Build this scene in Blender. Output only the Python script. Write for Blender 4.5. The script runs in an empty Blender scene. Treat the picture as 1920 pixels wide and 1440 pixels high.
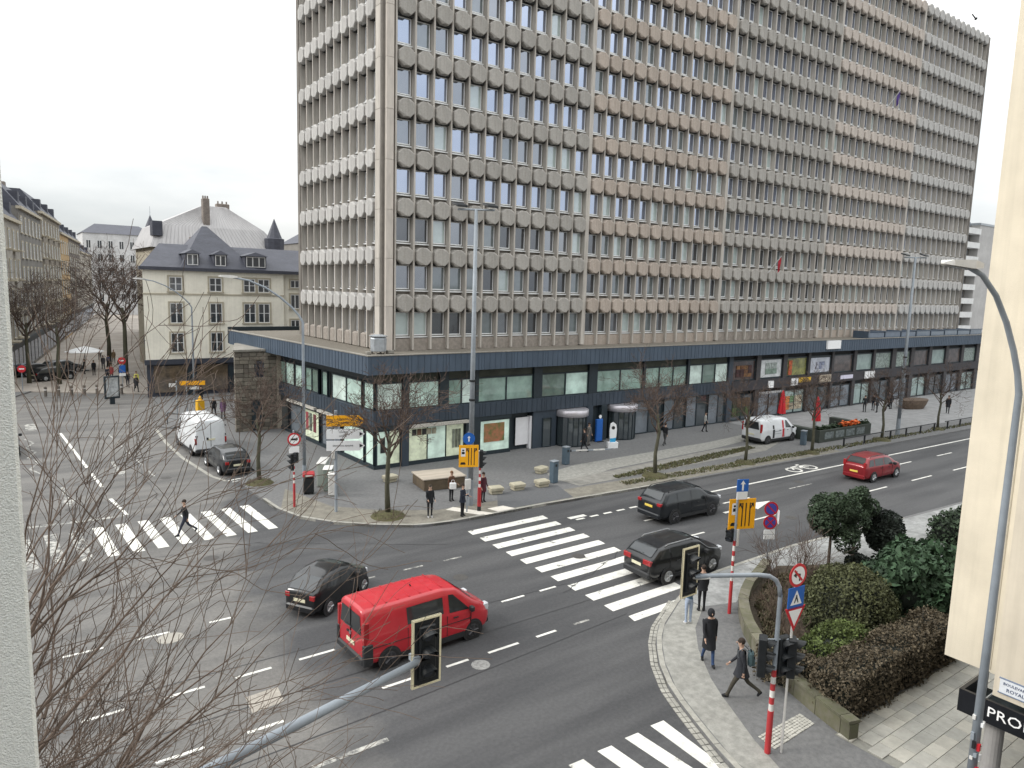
import bpy, bmesh, math, random
from mathutils import Vector, Matrix
R = math.radians
rnd = random.Random(7)
sc = bpy.context.scene
col = sc.collection

# ------------------------------------------------------------------ camera
CAM = Vector((0, 0, 11.6)); YAW, PITCH, ROLL = R(36.06), R(7.698), R(1.6656)
def cam_axes():
    f = Vector((math.sin(YAW)*math.cos(PITCH), math.cos(YAW)*math.cos(PITCH), -math.sin(PITCH)))
    r = Vector((math.cos(YAW), -math.sin(YAW), 0)); u = r.cross(f)
    return math.cos(ROLL)*r + math.sin(ROLL)*u, -math.sin(ROLL)*r + math.cos(ROLL)*u, f
cr, cu, cf = cam_axes()
cd = bpy.data.cameras.new('camera'); cd.sensor_width = 36; cd.lens = 1335.4/1920*36
cd.clip_start = 0.05; cd.clip_end = 4000
cam = bpy.data.objects.new('camera', cd); col.objects.link(cam)
cam.matrix_world = Matrix(((cr.x, cu.x, -cf.x, CAM.x), (cr.y, cu.y, -cf.y, CAM.y), (cr.z, cu.z, -cf.z, CAM.z), (0, 0, 0, 1)))
sc.camera = cam

# ------------------------------------------------------------------ sky, sun, exposure
SUN_AZ = R(-62); SUN_EL = R(34)          # azimuth from +Y towards +X
w = bpy.data.worlds.new('World'); sc.world = w; w.use_nodes = True
nt = w.node_tree; nt.nodes.clear()
o = nt.nodes.new('ShaderNodeOutputWorld'); bg = nt.nodes.new('ShaderNodeBackground'); bg.inputs[1].default_value = 0.1
sky = nt.nodes.new('ShaderNodeTexSky'); sky.sky_type = 'NISHITA'; sky.sun_disc = False
sky.sun_elevation = SUN_EL; sky.sun_rotation = SUN_AZ; sky.dust_density = 2.0; sky.air_density = 1.0
tc = nt.nodes.new('ShaderNodeTexCoord'); mp = nt.nodes.new('ShaderNodeMapping'); mp.inputs['Scale'].default_value = (1.0, 1.0, 3.2)
nz = nt.nodes.new('ShaderNodeTexNoise'); nz.inputs['Scale'].default_value = 2.1; nz.inputs['Detail'].default_value = 6; nz.inputs['Roughness'].default_value = .55
nt.links.new(tc.outputs['Generated'], mp.inputs['Vector']); nt.links.new(mp.outputs[0], nz.inputs['Vector'])
rp = nt.nodes.new('ShaderNodeValToRGB'); e = rp.color_ramp.elements
e[0].position = .34; e[0].color = (.70, .735, .75, 1); e[1].position = .60; e[1].color = (1.0, 1.0, .985, 1)
nt.links.new(nz.outputs[0], rp.inputs[0])
# overcast deck: the clouds brighten evenly towards the zenith (standard overcast sky)
sp = nt.nodes.new('ShaderNodeSeparateXYZ'); nt.links.new(tc.outputs['Generated'], sp.inputs[0])
mz = nt.nodes.new('ShaderNodeMath'); mz.operation = 'MAXIMUM'; mz.inputs[1].default_value = 0; nt.links.new(sp.outputs['Z'], mz.inputs[0])
mo = nt.nodes.new('ShaderNodeMath'); mo.operation = 'MULTIPLY_ADD'; mo.inputs[1].default_value = 17.5; mo.inputs[2].default_value = 6.6; nt.links.new(mz.outputs[0], mo.inputs[0])
ml = nt.nodes.new('ShaderNodeMix'); ml.data_type = 'RGBA'; ml.blend_type = 'MULTIPLY'; ml.inputs[0].default_value = 1
nt.links.new(rp.outputs[0], ml.inputs[6]); nt.links.new(mo.outputs[0], ml.inputs[7])
mx = nt.nodes.new('ShaderNodeMix'); mx.data_type = 'RGBA'; mx.inputs[0].default_value = .86
nt.links.new(sky.outputs[0], mx.inputs[6]); nt.links.new(ml.outputs[2], mx.inputs[7])
nt.links.new(mx.outputs[2], bg.inputs[0]); nt.links.new(bg.outputs[0], o.inputs[0])
sd = bpy.data.lights.new('sun', 'SUN'); sd.energy = 1.5; sd.angle = R(14); sd.color = (1.0, .965, .91)
sun = bpy.data.objects.new('sun', sd); col.objects.link(sun)
sdir = Vector((math.sin(SUN_AZ)*math.cos(SUN_EL), math.cos(SUN_AZ)*math.cos(SUN_EL), math.sin(SUN_EL)))
sun.rotation_euler = sdir.to_track_quat('Z', 'Y').to_euler(); sun.location = (0, 0, 60)
vs = sc.view_settings; vs.view_transform = 'Standard'; vs.look = 'None'; vs.gamma = 1; vs.exposure = 0.48

# ------------------------------------------------------------------ materials
MATS = {}
def mat(name, c, rough=.7, var=.15, scale=6.0, bump=0.0, bscale=None, metal=0.0, spec=.5, c2=None, detail=4, coat=0.0, stretch=None, ior=1.45, dirt=0.0, orand=0.0, streak=0.0):
    if name in MATS: return MATS[name]
    m = bpy.data.materials.new(name); m.use_nodes = True; MATS[name] = m
    n = m.node_tree.nodes; L = m.node_tree.links; b = n['Principled BSDF']
    b.inputs['Roughness'].default_value = rough; b.inputs['Metallic'].default_value = metal
    b.inputs['Specular IOR Level'].default_value = spec; b.inputs['IOR'].default_value = ior
    b.inputs['Coat Weight'].default_value = coat; b.inputs['Coat Roughness'].default_value = .05
    t = n.new('ShaderNodeTexCoord'); oi = n.new('ShaderNodeObjectInfo')
    mpn = n.new('ShaderNodeMapping'); L.new(t.outputs['Object'], mpn.inputs['Vector'])
    if stretch: mpn.inputs['Scale'].default_value = stretch
    off = n.new('ShaderNodeVectorMath'); off.operation = 'SCALE'; off.inputs[0].default_value = (13.1, 7.7, 3.3); L.new(oi.outputs['Random'], off.inputs['Scale'])
    L.new(off.outputs[0], mpn.inputs['Location'])
    z = n.new('ShaderNodeTexNoise'); z.inputs['Scale'].default_value = scale; z.inputs['Detail'].default_value = detail; z.inputs['Roughness'].default_value = .6
    L.new(mpn.outputs[0], z.inputs['Vector'])
    rp = n.new('ShaderNodeValToRGB'); e = rp.color_ramp.elements; e[0].position = .3; e[1].position = .7
    if c2 is None:
        e[0].color = tuple(max(0, x*(1-var)) for x in c)+(1,); e[1].color = tuple(min(1, x*(1+var)) for x in c)+(1,)
    else:
        e[0].color = tuple(c)+(1,); e[1].color = tuple(c2)+(1,)
    L.new(z.outputs[0], rp.inputs[0]); out = rp.outputs[0]
    if dirt:
        z2 = n.new('ShaderNodeTexNoise'); z2.inputs['Scale'].default_value = scale*.23; z2.inputs['Detail'].default_value = 7; L.new(mpn.outputs[0], z2.inputs['Vector'])
        r2 = n.new('ShaderNodeValToRGB'); r2.color_ramp.elements[0].position = .35; r2.color_ramp.elements[1].position = .65
        r2.color_ramp.elements[0].color = (1-dirt,)*3+(1,); L.new(z2.outputs[0], r2.inputs[0])
        mm = n.new('ShaderNodeMix'); mm.data_type = 'RGBA'; mm.blend_type = 'MULTIPLY'; mm.inputs[0].default_value = 1
        L.new(out, mm.inputs[6]); L.new(r2.outputs[0], mm.inputs[7]); out = mm.outputs[2]
    if streak:
        ms_ = n.new('ShaderNodeMapping'); ms_.inputs['Scale'].default_value = (7,7,.35); L.new(t.outputs['Object'], ms_.inputs[0]); L.new(off.outputs[0], ms_.inputs['Location'])
        zs_ = n.new('ShaderNodeTexNoise'); zs_.inputs['Scale'].default_value = 1.0; zs_.inputs['Detail'].default_value = 5; L.new(ms_.outputs[0], zs_.inputs['Vector'])
        rs_ = n.new('ShaderNodeValToRGB'); rs_.color_ramp.elements[0].position = .36; rs_.color_ramp.elements[1].position = .56; rs_.color_ramp.elements[0].color = (1-streak,1-streak,1-streak*1.05,1); L.new(zs_.outputs[0], rs_.inputs[0])
        mm = n.new('ShaderNodeMix'); mm.data_type = 'RGBA'; mm.blend_type = 'MULTIPLY'; mm.inputs[0].default_value = 1
        L.new(out, mm.inputs[6]); L.new(rs_.outputs[0], mm.inputs[7]); out = mm.outputs[2]
    if orand:
        mr_ = n.new('ShaderNodeMapRange'); mr_.inputs['To Min'].default_value = 1-orand; mr_.inputs['To Max'].default_value = 1+orand; L.new(oi.outputs['Random'], mr_.inputs['Value'])
        hv = n.new('ShaderNodeHueSaturation'); L.new(mr_.outputs[0], hv.inputs['Value']); L.new(out, hv.inputs['Color']); out = hv.outputs[0]
    L.new(out, b.inputs['Base Color'])
    if bump:
        zb = n.new('ShaderNodeTexNoise'); zb.inputs['Scale'].default_value = bscale or scale*6; zb.inputs['Detail'].default_value = 3
        L.new(mpn.outputs[0], zb.inputs['Vector'])
        bp = n.new('ShaderNodeBump'); bp.inputs['Strength'].default_value = bump; bp.inputs['Distance'].default_value = .02
        L.new(zb.outputs[0], bp.inputs['Height']); L.new(bp.outputs[0], b.inputs['Normal'])
    return m
def srgb(r, g, b):
    f = lambda v: (v/255/12.92) if v/255 <= .04045 else ((v/255+.055)/1.055)**2.4
    return (f(r), f(g), f(b))
def glow(name, c, s):
    if name in MATS: return MATS[name]
    m = mat(name, c, .6, .1); b = m.node_tree.nodes['Principled BSDF']
    b.inputs['Emission Color'].default_value = tuple(c)+(1,); b.inputs['Emission Strength'].default_value = s
    return m

# ------------------------------------------------------------------ mesh helpers
class MB:
    def __init__(s): s.v = []; s.f = []; s.mi = []
    def add(s, vs, fs, mi=0):
        k = len(s.v); s.v += [tuple(p) for p in vs]
        s.f += [tuple(i+k for i in f) for f in fs]; s.mi += [mi]*len(fs); return s
    def box(s, x0, x1, y0, y1, z0, z1, mi=0):
        return s.add([(x0,y0,z0),(x1,y0,z0),(x1,y1,z0),(x0,y1,z0),(x0,y0,z1),(x1,y0,z1),(x1,y1,z1),(x0,y1,z1)],
                     [(0,3,2,1),(4,5,6,7),(0,1,5,4),(1,2,6,5),(2,3,7,6),(3,0,4,7)], mi)
    def bbox(s, x0, x1, y0, y1, z0, z1, b=.02, mi=0):      # box with bevelled edges
        V = []; 
        for z, i in ((z0, b), (z0+b, 0), (z1-b, 0), (z1, b)):
            V += [(x0+i+b,y0+i,z),(x1-i-b,y0+i,z),(x1-i,y0+i+b,z),(x1-i,y1-i-b,z),(x1-i-b,y1-i,z),(x0+i+b,y1-i,z),(x0+i,y1-i-b,z),(x0+i,y0+i+b,z)]
        F = [tuple(range(7, -1, -1)), tuple(range(24, 32))]
        for r in range(3):
            for k in range(8): F.append((r*8+k, r*8+(k+1) % 8, r*8+8+(k+1) % 8, r*8+8+k))
        return s.add(V, F, mi)
    def prism(s, poly, z0, z1, mi=0, cap=True):
        n = len(poly); V = [(p[0],p[1],z0) for p in poly]+[(p[0],p[1],z1) for p in poly]
        F = [(i,(i+1) % n,n+(i+1) % n,n+i) for i in range(n)]
        if cap: F += [tuple(range(n-1,-1,-1)), tuple(range(n,2*n))]
        return s.add(V, F, mi)
    def tube(s, pts, rad, n=8, mi=0, cap=True):
        pts = [Vector(p) for p in pts]
        if not hasattr(rad, '__len__'): rad = [rad]*len(pts)
        k = len(s.v); prev = None
        for i, p in enumerate(pts):
            d = (pts[min(i+1, len(pts)-1)]-pts[max(i-1, 0)]).normalized()
            if prev is None:
                a = d.cross(Vector((0,0,1)) if abs(d.z) < .95 else Vector((1,0,0))).normalized()
            else:
                a = (prev-d*prev.dot(d)).normalized()
            b = d.cross(a); prev = a
            for j in range(n):
                t = 2*math.pi*j/n; q = p+(a*math.cos(t)+b*math.sin(t))*rad[i]; s.v.append(tuple(q))
        for i in range(len(pts)-1):
            for j in range(n):
                s.f.append((k+i*n+j, k+i*n+(j+1) % n, k+(i+1)*n+(j+1) % n, k+(i+1)*n+j)); s.mi.append(mi)
        if cap:
            s.f.append(tuple(k+j for j in range(n-1,-1,-1))); s.mi.append(mi)
            e = k+(len(pts)-1)*n; s.f.append(tuple(e+j for j in range(n))); s.mi.append(mi)
        return s
    def cyl(s, x, y, z0, z1, r0, r1=None, n=14, mi=0): return s.tube([(x,y,z0),(x,y,z1)], [r0, r1 if r1 is not None else r0], n, mi)
    def lathe(s, prof, n=16, x=0, y=0, mi=0):
        k = len(s.v)
        for r_, z in prof:
            for j in range(n): t = 2*math.pi*j/n; s.v.append((x+r_*math.cos(t), y+r_*math.sin(t), z))
        for i in range(len(prof)-1):
            for j in range(n): s.f.append((k+i*n+j, k+i*n+(j+1) % n, k+(i+1)*n+(j+1) % n, k+(i+1)*n+j)); s.mi.append(mi)
        s.f.append(tuple(k+j for j in range(n-1,-1,-1))); s.mi.append(mi)
        e = k+(len(prof)-1)*n; s.f.append(tuple(e+j for j in range(n))); s.mi.append(mi)
        return s
    def ball(s, c, rx, ry, rz, n=12, m=8, mi=0):
        V = []; F = []
        for i in range(m+1):
            a = math.pi*i/m
            for j in range(n):
                t = 2*math.pi*j/n; V.append((c[0]+rx*math.sin(a)*math.cos(t), c[1]+ry*math.sin(a)*math.sin(t), c[2]+rz*math.cos(a)))
        for i in range(m):
            for j in range(n): F.append((i*n+j, (i+1)*n+j, (i+1)*n+(j+1) % n, i*n+(j+1) % n))
        return s.add(V, F, mi)
    def mesh(s, name, mats, smooth=False):
        me = bpy.data.meshes.new(name); me.from_pydata(s.v, [], s.f)
        if not isinstance(mats, (list, tuple)): mats = [mats]
        for m in mats: me.materials.append(m)
        if len(mats) > 1: me.polygons.foreach_set('material_index', s.mi)
        if smooth: me.polygons.foreach_set('use_smooth', [True]*len(me.polygons))
        me.update(); return me
    def build(s, name, mats, parent=None, smooth=False, loc=None, rz=0):
        return ob(name, s.mesh(name, mats, smooth), parent, loc, rz)
def ob(name, me, parent=None, loc=None, rz=0):
    o = bpy.data.objects.new(name, me); col.objects.link(o)
    if parent: o.parent = parent
    if loc is not None: o.location = loc
    if rz: o.rotation_euler.z = rz
    return o
def tag(o, label=None, cat=None, group=None, kind=None):
    if label: o['label'] = label
    if cat: o['category'] = cat
    if group: o['group'] = group
    if kind: o['kind'] = kind
    return o
def thing(name, label, cat, loc=(0,0,0), rz=0, group=None):
    o = ob(name, None, None, loc, rz); o.empty_display_size = .2
    return tag(o, label, cat, group)
KIDS = {}
def copy_tree(o, parent=None):
    c = o.copy(); col.objects.link(c); c.parent = parent
    for ch in [x for x in o.children]: copy_tree(ch, c)
    return c
def copy_thing(src, label, loc, rz=0, group=None, scale=None):
    c = copy_tree(src); c['label'] = label; c.location = loc; c.rotation_euler.z = rz
    if group: c['group'] = group
    if scale: c.scale = scale if hasattr(scale, '__len__') else (scale,)*3
    return c
def text_mesh(s, size, extrude=.004):
    cu_ = bpy.data.curves.new('lettering', 'FONT'); cu_.body = s; cu_.size = size; cu_.extrude = extrude; cu_.align_x = 'CENTER'; cu_.align_y = 'CENTER'; cu_.resolution_u = 2
    t = bpy.data.objects.new('lettering', cu_); col.objects.link(t)
    dg = bpy.context.evaluated_depsgraph_get(); me = bpy.data.meshes.new_from_object(t.evaluated_get(dg))
    bpy.data.objects.remove(t); bpy.data.curves.remove(cu_); me.materials.clear(); return me
def lettering(s, size, m, parent, mtx, name='lettering', sx=1.0):
    me = text_mesh(s, size); me.materials.append(m); o = ob(name, me, parent); o.matrix_local = mtx @ Matrix.Diagonal((sx,1,1,1)); return o
def face_mtx(pos, right, up=(0,0,1)):       # text plane: local x = right, local y = up
    r_ = Vector(right).normalized(); u_ = Vector(up).normalized(); n_ = r_.cross(u_)
    return Matrix(((r_.x,u_.x,n_.x,pos[0]),(r_.y,u_.y,n_.y,pos[1]),(r_.z,u_.z,n_.z,pos[2]),(0,0,0,1)))
def proj(p):
    d = Vector(p)-CAM; z = d.dot(cf); return (960+1335.4*d.dot(cr)/z, 720-1335.4*d.dot(cu)/z) if z > .1 else (-9999, -9999)
# ------------------------------------------------------------------ ground, roads, pavements
def road_material():
    m = mat('asphalt', (.082,.083,.086), .82, .16, 40, bump=.35, bscale=260, dirt=.18)
    n = m.node_tree.nodes; L = m.node_tree.links; b = n['Principled BSDF']; src = b.inputs['Base Color'].links[0].from_socket
    t = n.new('ShaderNodeTexCoord'); sx = n.new('ShaderNodeSeparateXYZ'); L.new(t.outputs['Object'], sx.inputs[0])
    z = n.new('ShaderNodeTexNoise'); z.inputs['Scale'].default_value = .35; z.inputs['Detail'].default_value = 5; L.new(t.outputs['Object'], z.inputs['Vector'])
    # older pale surfacing west of an irregular joint, newer dark surfacing east of it
    def math_(op, a, bb):
        q = n.new('ShaderNodeMath'); q.operation = op
        for i, v in enumerate((a, bb)):
            if isinstance(v, (int, float)): q.inputs[i].default_value = v
            else: L.new(v, q.inputs[i])
        return q.outputs[0]
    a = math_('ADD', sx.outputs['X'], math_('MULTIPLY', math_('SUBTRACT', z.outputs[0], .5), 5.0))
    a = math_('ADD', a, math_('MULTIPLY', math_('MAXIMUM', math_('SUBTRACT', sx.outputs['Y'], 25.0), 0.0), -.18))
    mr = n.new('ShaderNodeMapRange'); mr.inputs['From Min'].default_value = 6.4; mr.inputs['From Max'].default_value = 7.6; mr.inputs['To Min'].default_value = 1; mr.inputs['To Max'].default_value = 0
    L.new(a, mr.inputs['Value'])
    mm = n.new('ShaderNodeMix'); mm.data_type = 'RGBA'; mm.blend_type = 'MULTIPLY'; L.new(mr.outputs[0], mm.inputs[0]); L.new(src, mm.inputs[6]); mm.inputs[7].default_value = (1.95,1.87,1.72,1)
    # wheel tracks and patches
    z3 = n.new('ShaderNodeTexNoise'); z3.inputs['Scale'].default_value = .9; z3.inputs['Detail'].default_value = 6
    mp_ = n.new('ShaderNodeMapping'); mp_.inputs['Scale'].default_value = (.12,.9,1); L.new(t.outputs['Object'], mp_.inputs[0]); L.new(mp_.outputs[0], z3.inputs['Vector'])
    r3 = n.new('ShaderNodeValToRGB'); r3.color_ramp.elements[0].position = .38; r3.color_ramp.elements[0].color = (.70,.70,.71,1); r3.color_ramp.elements[1].position = .6; r3.color_ramp.elements[1].color = (1.06,1.05,1.04,1)
    L.new(z3.outputs[0], r3.inputs[0])
    m2 = n.new('ShaderNodeMix'); m2.data_type = 'RGBA'; m2.blend_type = 'MULTIPLY'; m2.inputs[0].default_value = 1; L.new(mm.outputs[2], m2.inputs[6]); L.new(r3.outputs[0], m2.inputs[7])
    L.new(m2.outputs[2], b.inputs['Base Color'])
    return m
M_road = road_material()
M_pave = mat('pavement_asphalt', srgb(110,110,110), .85, .12, 30, bump=.3, bscale=180, dirt=.22)
M_paveL = mat('pavement_pale', srgb(150,149,143), .85, .10, 20, bump=.25, bscale=120, dirt=.28)
M_paveD = mat('pavement_dark', srgb(92,93,95), .85, .12, 30, bump=.25, bscale=150, dirt=.15)
M_kerb = mat('kerb_stone', srgb(160,158,150), .85, .14, 9, bump=.3, dirt=.25)
def chipped(name, c, lo, hi, scale):
    m = mat(name, c, .75, .08, 14, bump=.2, bscale=160, dirt=.22); n = m.node_tree.nodes; L = m.node_tree.links; b = n['Principled BSDF']; src = b.inputs['Base Color'].links[0].from_socket
    t = n.new('ShaderNodeTexCoord'); z = n.new('ShaderNodeTexNoise'); z.inputs['Scale'].default_value = scale; z.inputs['Detail'].default_value = 9; z.inputs['Roughness'].default_value = .72; L.new(t.outputs['Object'], z.inputs['Vector'])
    r_ = n.new('ShaderNodeValToRGB'); r_.color_ramp.elements[0].position = lo; r_.color_ramp.elements[1].position = hi; L.new(z.outputs[0], r_.inputs[0])
    mm = n.new('ShaderNodeMix'); mm.data_type = 'RGBA'; L.new(r_.outputs[0], mm.inputs[0]); mm.inputs[6].default_value = (.10,.10,.098,1); L.new(src, mm.inputs[7]); L.new(mm.outputs[2], b.inputs['Base Color']); return m
M_paint = chipped('road_paint', (.72,.71,.66), .34, .42, 2.2)
M_paintW = chipped('worn_road_paint', (.50,.49,.45), .42, .60, 3.0)
M_soil = mat('soil', (.055,.043,.030), .95, .4, 7, bump=.6, bscale=40)
M_grass = mat('grass_blade', (.07,.085,.03), .9, .35, 5)

def sheet(name, poly, z, m, kind='structure', parent=None):
    o = MB().add([(p[0],p[1],z) for p in poly], [tuple(range(len(poly)))]).build(name, m, parent)
    if kind and not parent: tag(o, kind=kind)
    return o
sheet('ground', [(-1500,-1500),(1500,-1500),(1500,1500),(-1500,1500)], -.03, mat('far_ground', (.12,.12,.11), .95, .3, .02))
# terrain of asphalt: one sheet, finely bounded
ROAD = sheet('road', [(-80,-60),(260,-60),(260,260),(-80,260)], 0.0, M_road)

def slab(name, poly, h, m, kind='structure'):
    o = MB().prism(poly, -.02, h).build(name, m)
    return tag(o, kind=kind)
P = .12
KERB_FAR = [(11.9,75),(11.3,64.5),(10.2,61.4),(9.9,60.2),(10.6,59.2),(12.35,58.6),(12.35,43.2),(10.9,41.6),(10.85,39.4),(11.0,37.3),(11.12,35.2),(11.6,33.5),(12.6,31.95),(14.2,30.5),(16.1,29.25),(18,28.95),(23,28.9),(32.6,28.4),(51,27.6),(71.6,27.0),(140,24.8)]
pave_far = slab('pavement_north', KERB_FAR+[(140,78),(11.9,78)], P, M_pave)
KERB_NEAR = [(13.2,-12),(13.5,4),(13.75,7.6),(14.1,9.8),(14.62,11.1),(15.05,12.1),(15.46,12.96),(16.25,14.08),(17.2,15.08),(18.1,15.8),(20.4,17.0),(22.2,17.65),(23.8,17.9),(29.5,18.0),(38.9,17.25),(44.5,16.9),(140,12.5)]
pave_near = slab('pavement_east', KERB_NEAR+[(140,-20),(13.2,-20)], P, M_pave)
pave_left = slab('pavement_west', [(-70,-20),(-1.2,-20),(-1.2,9.2),(-2.4,12.6),(-5.5,14.6),(-70,15.5)], P, M_pave)
pave_nw = slab('pavement_northwest', [(-70,30.6),(-8,30.2),(-4.6,32.2),(-3.4,35.6),(-2.6,52),(-2.2,74),(2.5,84),(-70,84)], P, M_pave)
pave_ped = slab('pedestrian_street', [(-14,84),(2.5,84),(11.9,78),(60,78),(60,260),(-14,260)], .10, mat('pale_paving', srgb(160,152,143), .85, .12, 1.2, dirt=.25))

def resample(pts, step):
    pts = [Vector((p[0],p[1],0)) for p in pts]; out = [pts[0]]; acc = 0
    for a, b in zip(pts, pts[1:]):
        d = (b-a).length
        while acc+d >= step:
            t = (step-acc)/d; a = a.lerp(b, t); out.append(a.copy()); d = (b-a).length; acc = 0
        acc += d
    return out
def kerb_stones(parent, line, y_max, side, step=.98, wdt=.16):
    pts = resample(line, step); k = 0
    for a, b in zip(pts, pts[1:]):
        px = proj((a.x,a.y,.1))
        if not (-60 < px[0] < 1960 and px[1] < 1500) or (a-Vector((0,0,0))).length > y_max: continue
        d = (b-a).normalized(); nrm = Vector((-d.y,d.x,0))*side; g = .012
        q = [a+d*g, b-d*g, b-d*g+nrm*wdt, a+d*g+nrm*wdt]
        if side < 0: q = q[::-1]
        h = P+.012+rnd.uniform(-.004,.006)
        MB().prism([(v.x,v.y) for v in q], -.01, h).build('kerb_stone', M_kerb, parent); k += 1
kerb_stones(pave_far, KERB_FAR[9:18], 62, 1)
kerb_stones(pave_near, KERB_NEAR[2:15], 50, -1)
# gutter of small setts along the near kerb
gut = MB()
for a, b in zip(resample(KERB_NEAR[2:11], .24), resample(KERB_NEAR[2:11], .24)[1:]):
    d = (b-a).normalized(); nrm = Vector((-d.y,d.x,0))
    for r_ in range(2):
        c = (a+b)/2+nrm*(.07+.13*r_); j = rnd.uniform(-.008,.008)
        gut.prism([(c.x+d.x*u_*.105+nrm.x*v_*.055, c.y+d.y*u_*.105+nrm.y*v_*.055) for u_, v_ in ((-1,-1),(1,-1),(1,1),(-1,1))], -.01, .02+j)
g = gut.build('gutter_setts', M_kerb, pave_near); tag(g, kind='stuff')
# pale outer strip of the near pavement and other surface patches (each a thin sheet on the slab)
IN = [(15.0,9.0),(15.4,9.98),(16.39,11.79),(16.86,12.55),(17.95,13.93),(19.06,14.98),(20.6,15.9)]
OUT = [(13.75,7.6),(14.1,9.8),(14.62,11.1),(15.05,12.1),(15.46,12.96),(16.25,14.08),(17.2,15.08),(18.1,15.8),(20.4,17.0)]
def inset(line, d):
    o_ = []
    for i, p in enumerate(line):
        a = Vector(line[max(i-1,0)]); b = Vector(line[min(i+1,len(line)-1)]); t = (b-a).normalized(); o_.append((p[0]+t.y*d, p[1]-t.x*d))
    return o_
OUTI = inset(OUT, .2)
sheet('pale_strip', OUTI+IN[::-1], P+.004, M_paveL, parent=pave_near)
sheet('pale_walk', [(20.6,15.95),(20.7,16.95),(22.3,17.5),(23.8,17.75),(29.5,17.82),(38.9,17.05),(44.5,16.7),(90,14.6),(90,11.5),(46,13.3),(36,13.6),(30,15.2),(26,16.95),(23.5,16.1),(22.0,15.5)], P+.004, mat('pale_walk_asphalt', srgb(150,151,150), .85, .2, 6, bump=.25, dirt=.35), parent=pave_near)
sheet('path_strip', [(30.5,15.0),(36,13.4),(40,13.2),(34,12.0),(29,11.2),(27.6,12.6)], P+.008, M_pave, parent=pave_near)
# north pavement: pale paved apron at the corner, strips along the kerb
sheet('corner_apron', [(13.0,38.2),(18.3,40.4),(17.6,52.5),(13.3,52.5),(12.5,45)], P+.004, M_pave, parent=pave_far)
sheet('kerb_band', inset(KERB_FAR[10:19], -.2)+[(51,29.2),(32,30.2),(23.6,30.6),(18,30.9),(15.6,32.2),(13.6,34.2),(12.6,38.5)], P+.004, mat('kerb_band_paving', srgb(128,124,114), .88, .14, 8, dirt=.3, bump=.3), parent=pave_far)
sheet('plaza_walk', [(27.5,33.8),(30.5,34.6),(44.5,34.9),(50,35.5),(49,34.0),(43,33.2),(32,32.6),(28.2,31.6),(26.9,32.2)], P+.008, M_paveL, parent=pave_far)
sheet('island_walk', [(27.2,32.0),(27.4,30.6),(31,30.6),(46,30.8),(50,32.2),(43,33.0),(33,32.4)], P+.012, mat('island_paving', srgb(138,136,130), .85, .12, 12, dirt=.25, bump=.3), parent=pave_far)
sheet('drive_lane', [(20.6,29.2),(25.6,29.05),(26.4,31.4),(24.6,31.9),(22.2,31.6)], P+.008, M_paveD, parent=pave_far)
sheet('plaza_paving', [(53,31.5),(58,30.2),(72,29.6),(110,28.6),(110,39.5),(53,39.5)], P+.008, mat('plaza_slabs', srgb(142,142,142), .8, .10, 5, dirt=.2, bump=.2), parent=pave_far)

# painted markings ------------------------------------------------------------
def mark(name, poly, m=M_paint, z=.005, group=None):
    return sheet(name, poly, z, m, parent=ROAD)
def rect(x0, x1, y0, y1): return [(x0,y0),(x1,y0),(x1,y1),(x0,y1)]
yy = [28.42-1.052*i for i in range(12)]                       # crossing of the boulevard
for i, y in enumerate(yy):
    if i == 0: continue
    xr = 22.3 if y > 18.2 else (21.6 if y > 17.4 else 20.3)
    mark('zebra_stripe', [(17.7,y-.27),(xr,y-.22),(xr+.05,y+.30),(17.75,y+.27)] if i < 11 else [(17.8,y-.2),(20.0,y-.18),(20.75,y+.22),(17.9,y+.2)])
for i in range(11):                                            # crossing of the side street
    x = 9.72-.945*i
    mark('zebra_stripe', [(x,36.95),(x+.46,36.95),(x+.62,32.7),(x+.18,32.7)], M_paint if i < 4 else M_paintW if i > 7 else M_paint)
for i in range(6):                                             # crossing in the foreground
    x = 13.72-.965*i
    mark('zebra_stripe', [(x,12.05),(x+.46,12.02),(x+.62,9.4 if i else 9.9),(x+.16,9.4 if i else 9.9)] if i else [(13.72,12.05),(14.2,12.02),(14.02,9.75),(13.6,9.0)])
def dashes(y, xs, wd=.11, m=M_paint):
    for a, b in xs: mark('lane_dash', rect(a, b, y-wd/2, y+wd/2), m)
dashes(20.45, [(-1.0,-.2),(1.24,2.3),(3.2,4.3),(5.15,6.2),(7.05,8.2)], m=M_paint)
dashes(20.45, [(14.7,15.75),(16.5,17.3)], m=M_paint); dashes(20.45, [(10.8,11.8),(12.8,13.7)], m=M_paintW)
dashes(17.62, [(-.4,.5),(2.55,3.65),(4.7,5.65),(6.7,7.6)], m=M_paint); dashes(17.62, [(8.5,9.45),(10.65,11.45),(12.2,13.4),(14.15,15.0)], m=M_paint)
dashes(17.62, [(15.8,16.5)], m=M_paintW)
dashes(24.45, [(1.1,2.2),(3.15,4.1),(5.35,6.05)], m=M_paint); dashes(25.05, [(10.95,11.75),(13.0,13.9),(14.9,15.8)], m=M_paintW)
def slant(name, x0, x1, y0, k, wd, m=M_paint): mark(name, [(x0,y0-wd/2),(x1,y0+k*(x1-x0)-wd/2),(x1,y0+k*(x1-x0)+wd/2),(x0,y0+wd/2)], m)
slant('lane_line', 30.0, 110, 26.1, -.0255, .16)               # bus lane line of the boulevard
for i in range(5): slant('lane_dash', 23.4+.95*i, 23.95+.95*i, 26.25, -.02, .16)
for i in range(14): slant('lane_dash', 25.0+5.6*i, 27.6+5.6*i, 21.6-.16*i, -.0255, .12)
for i in range(8): slant('lane_dash', 26.3+6.1*i, 28.6+6.1*i, 24.3-.16*i, -.0255, .12, M_paintW if i in (2,) else M_paint)
slant('stop_line', 23.2, 24.3, 26.6, -.02, .3)
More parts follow.
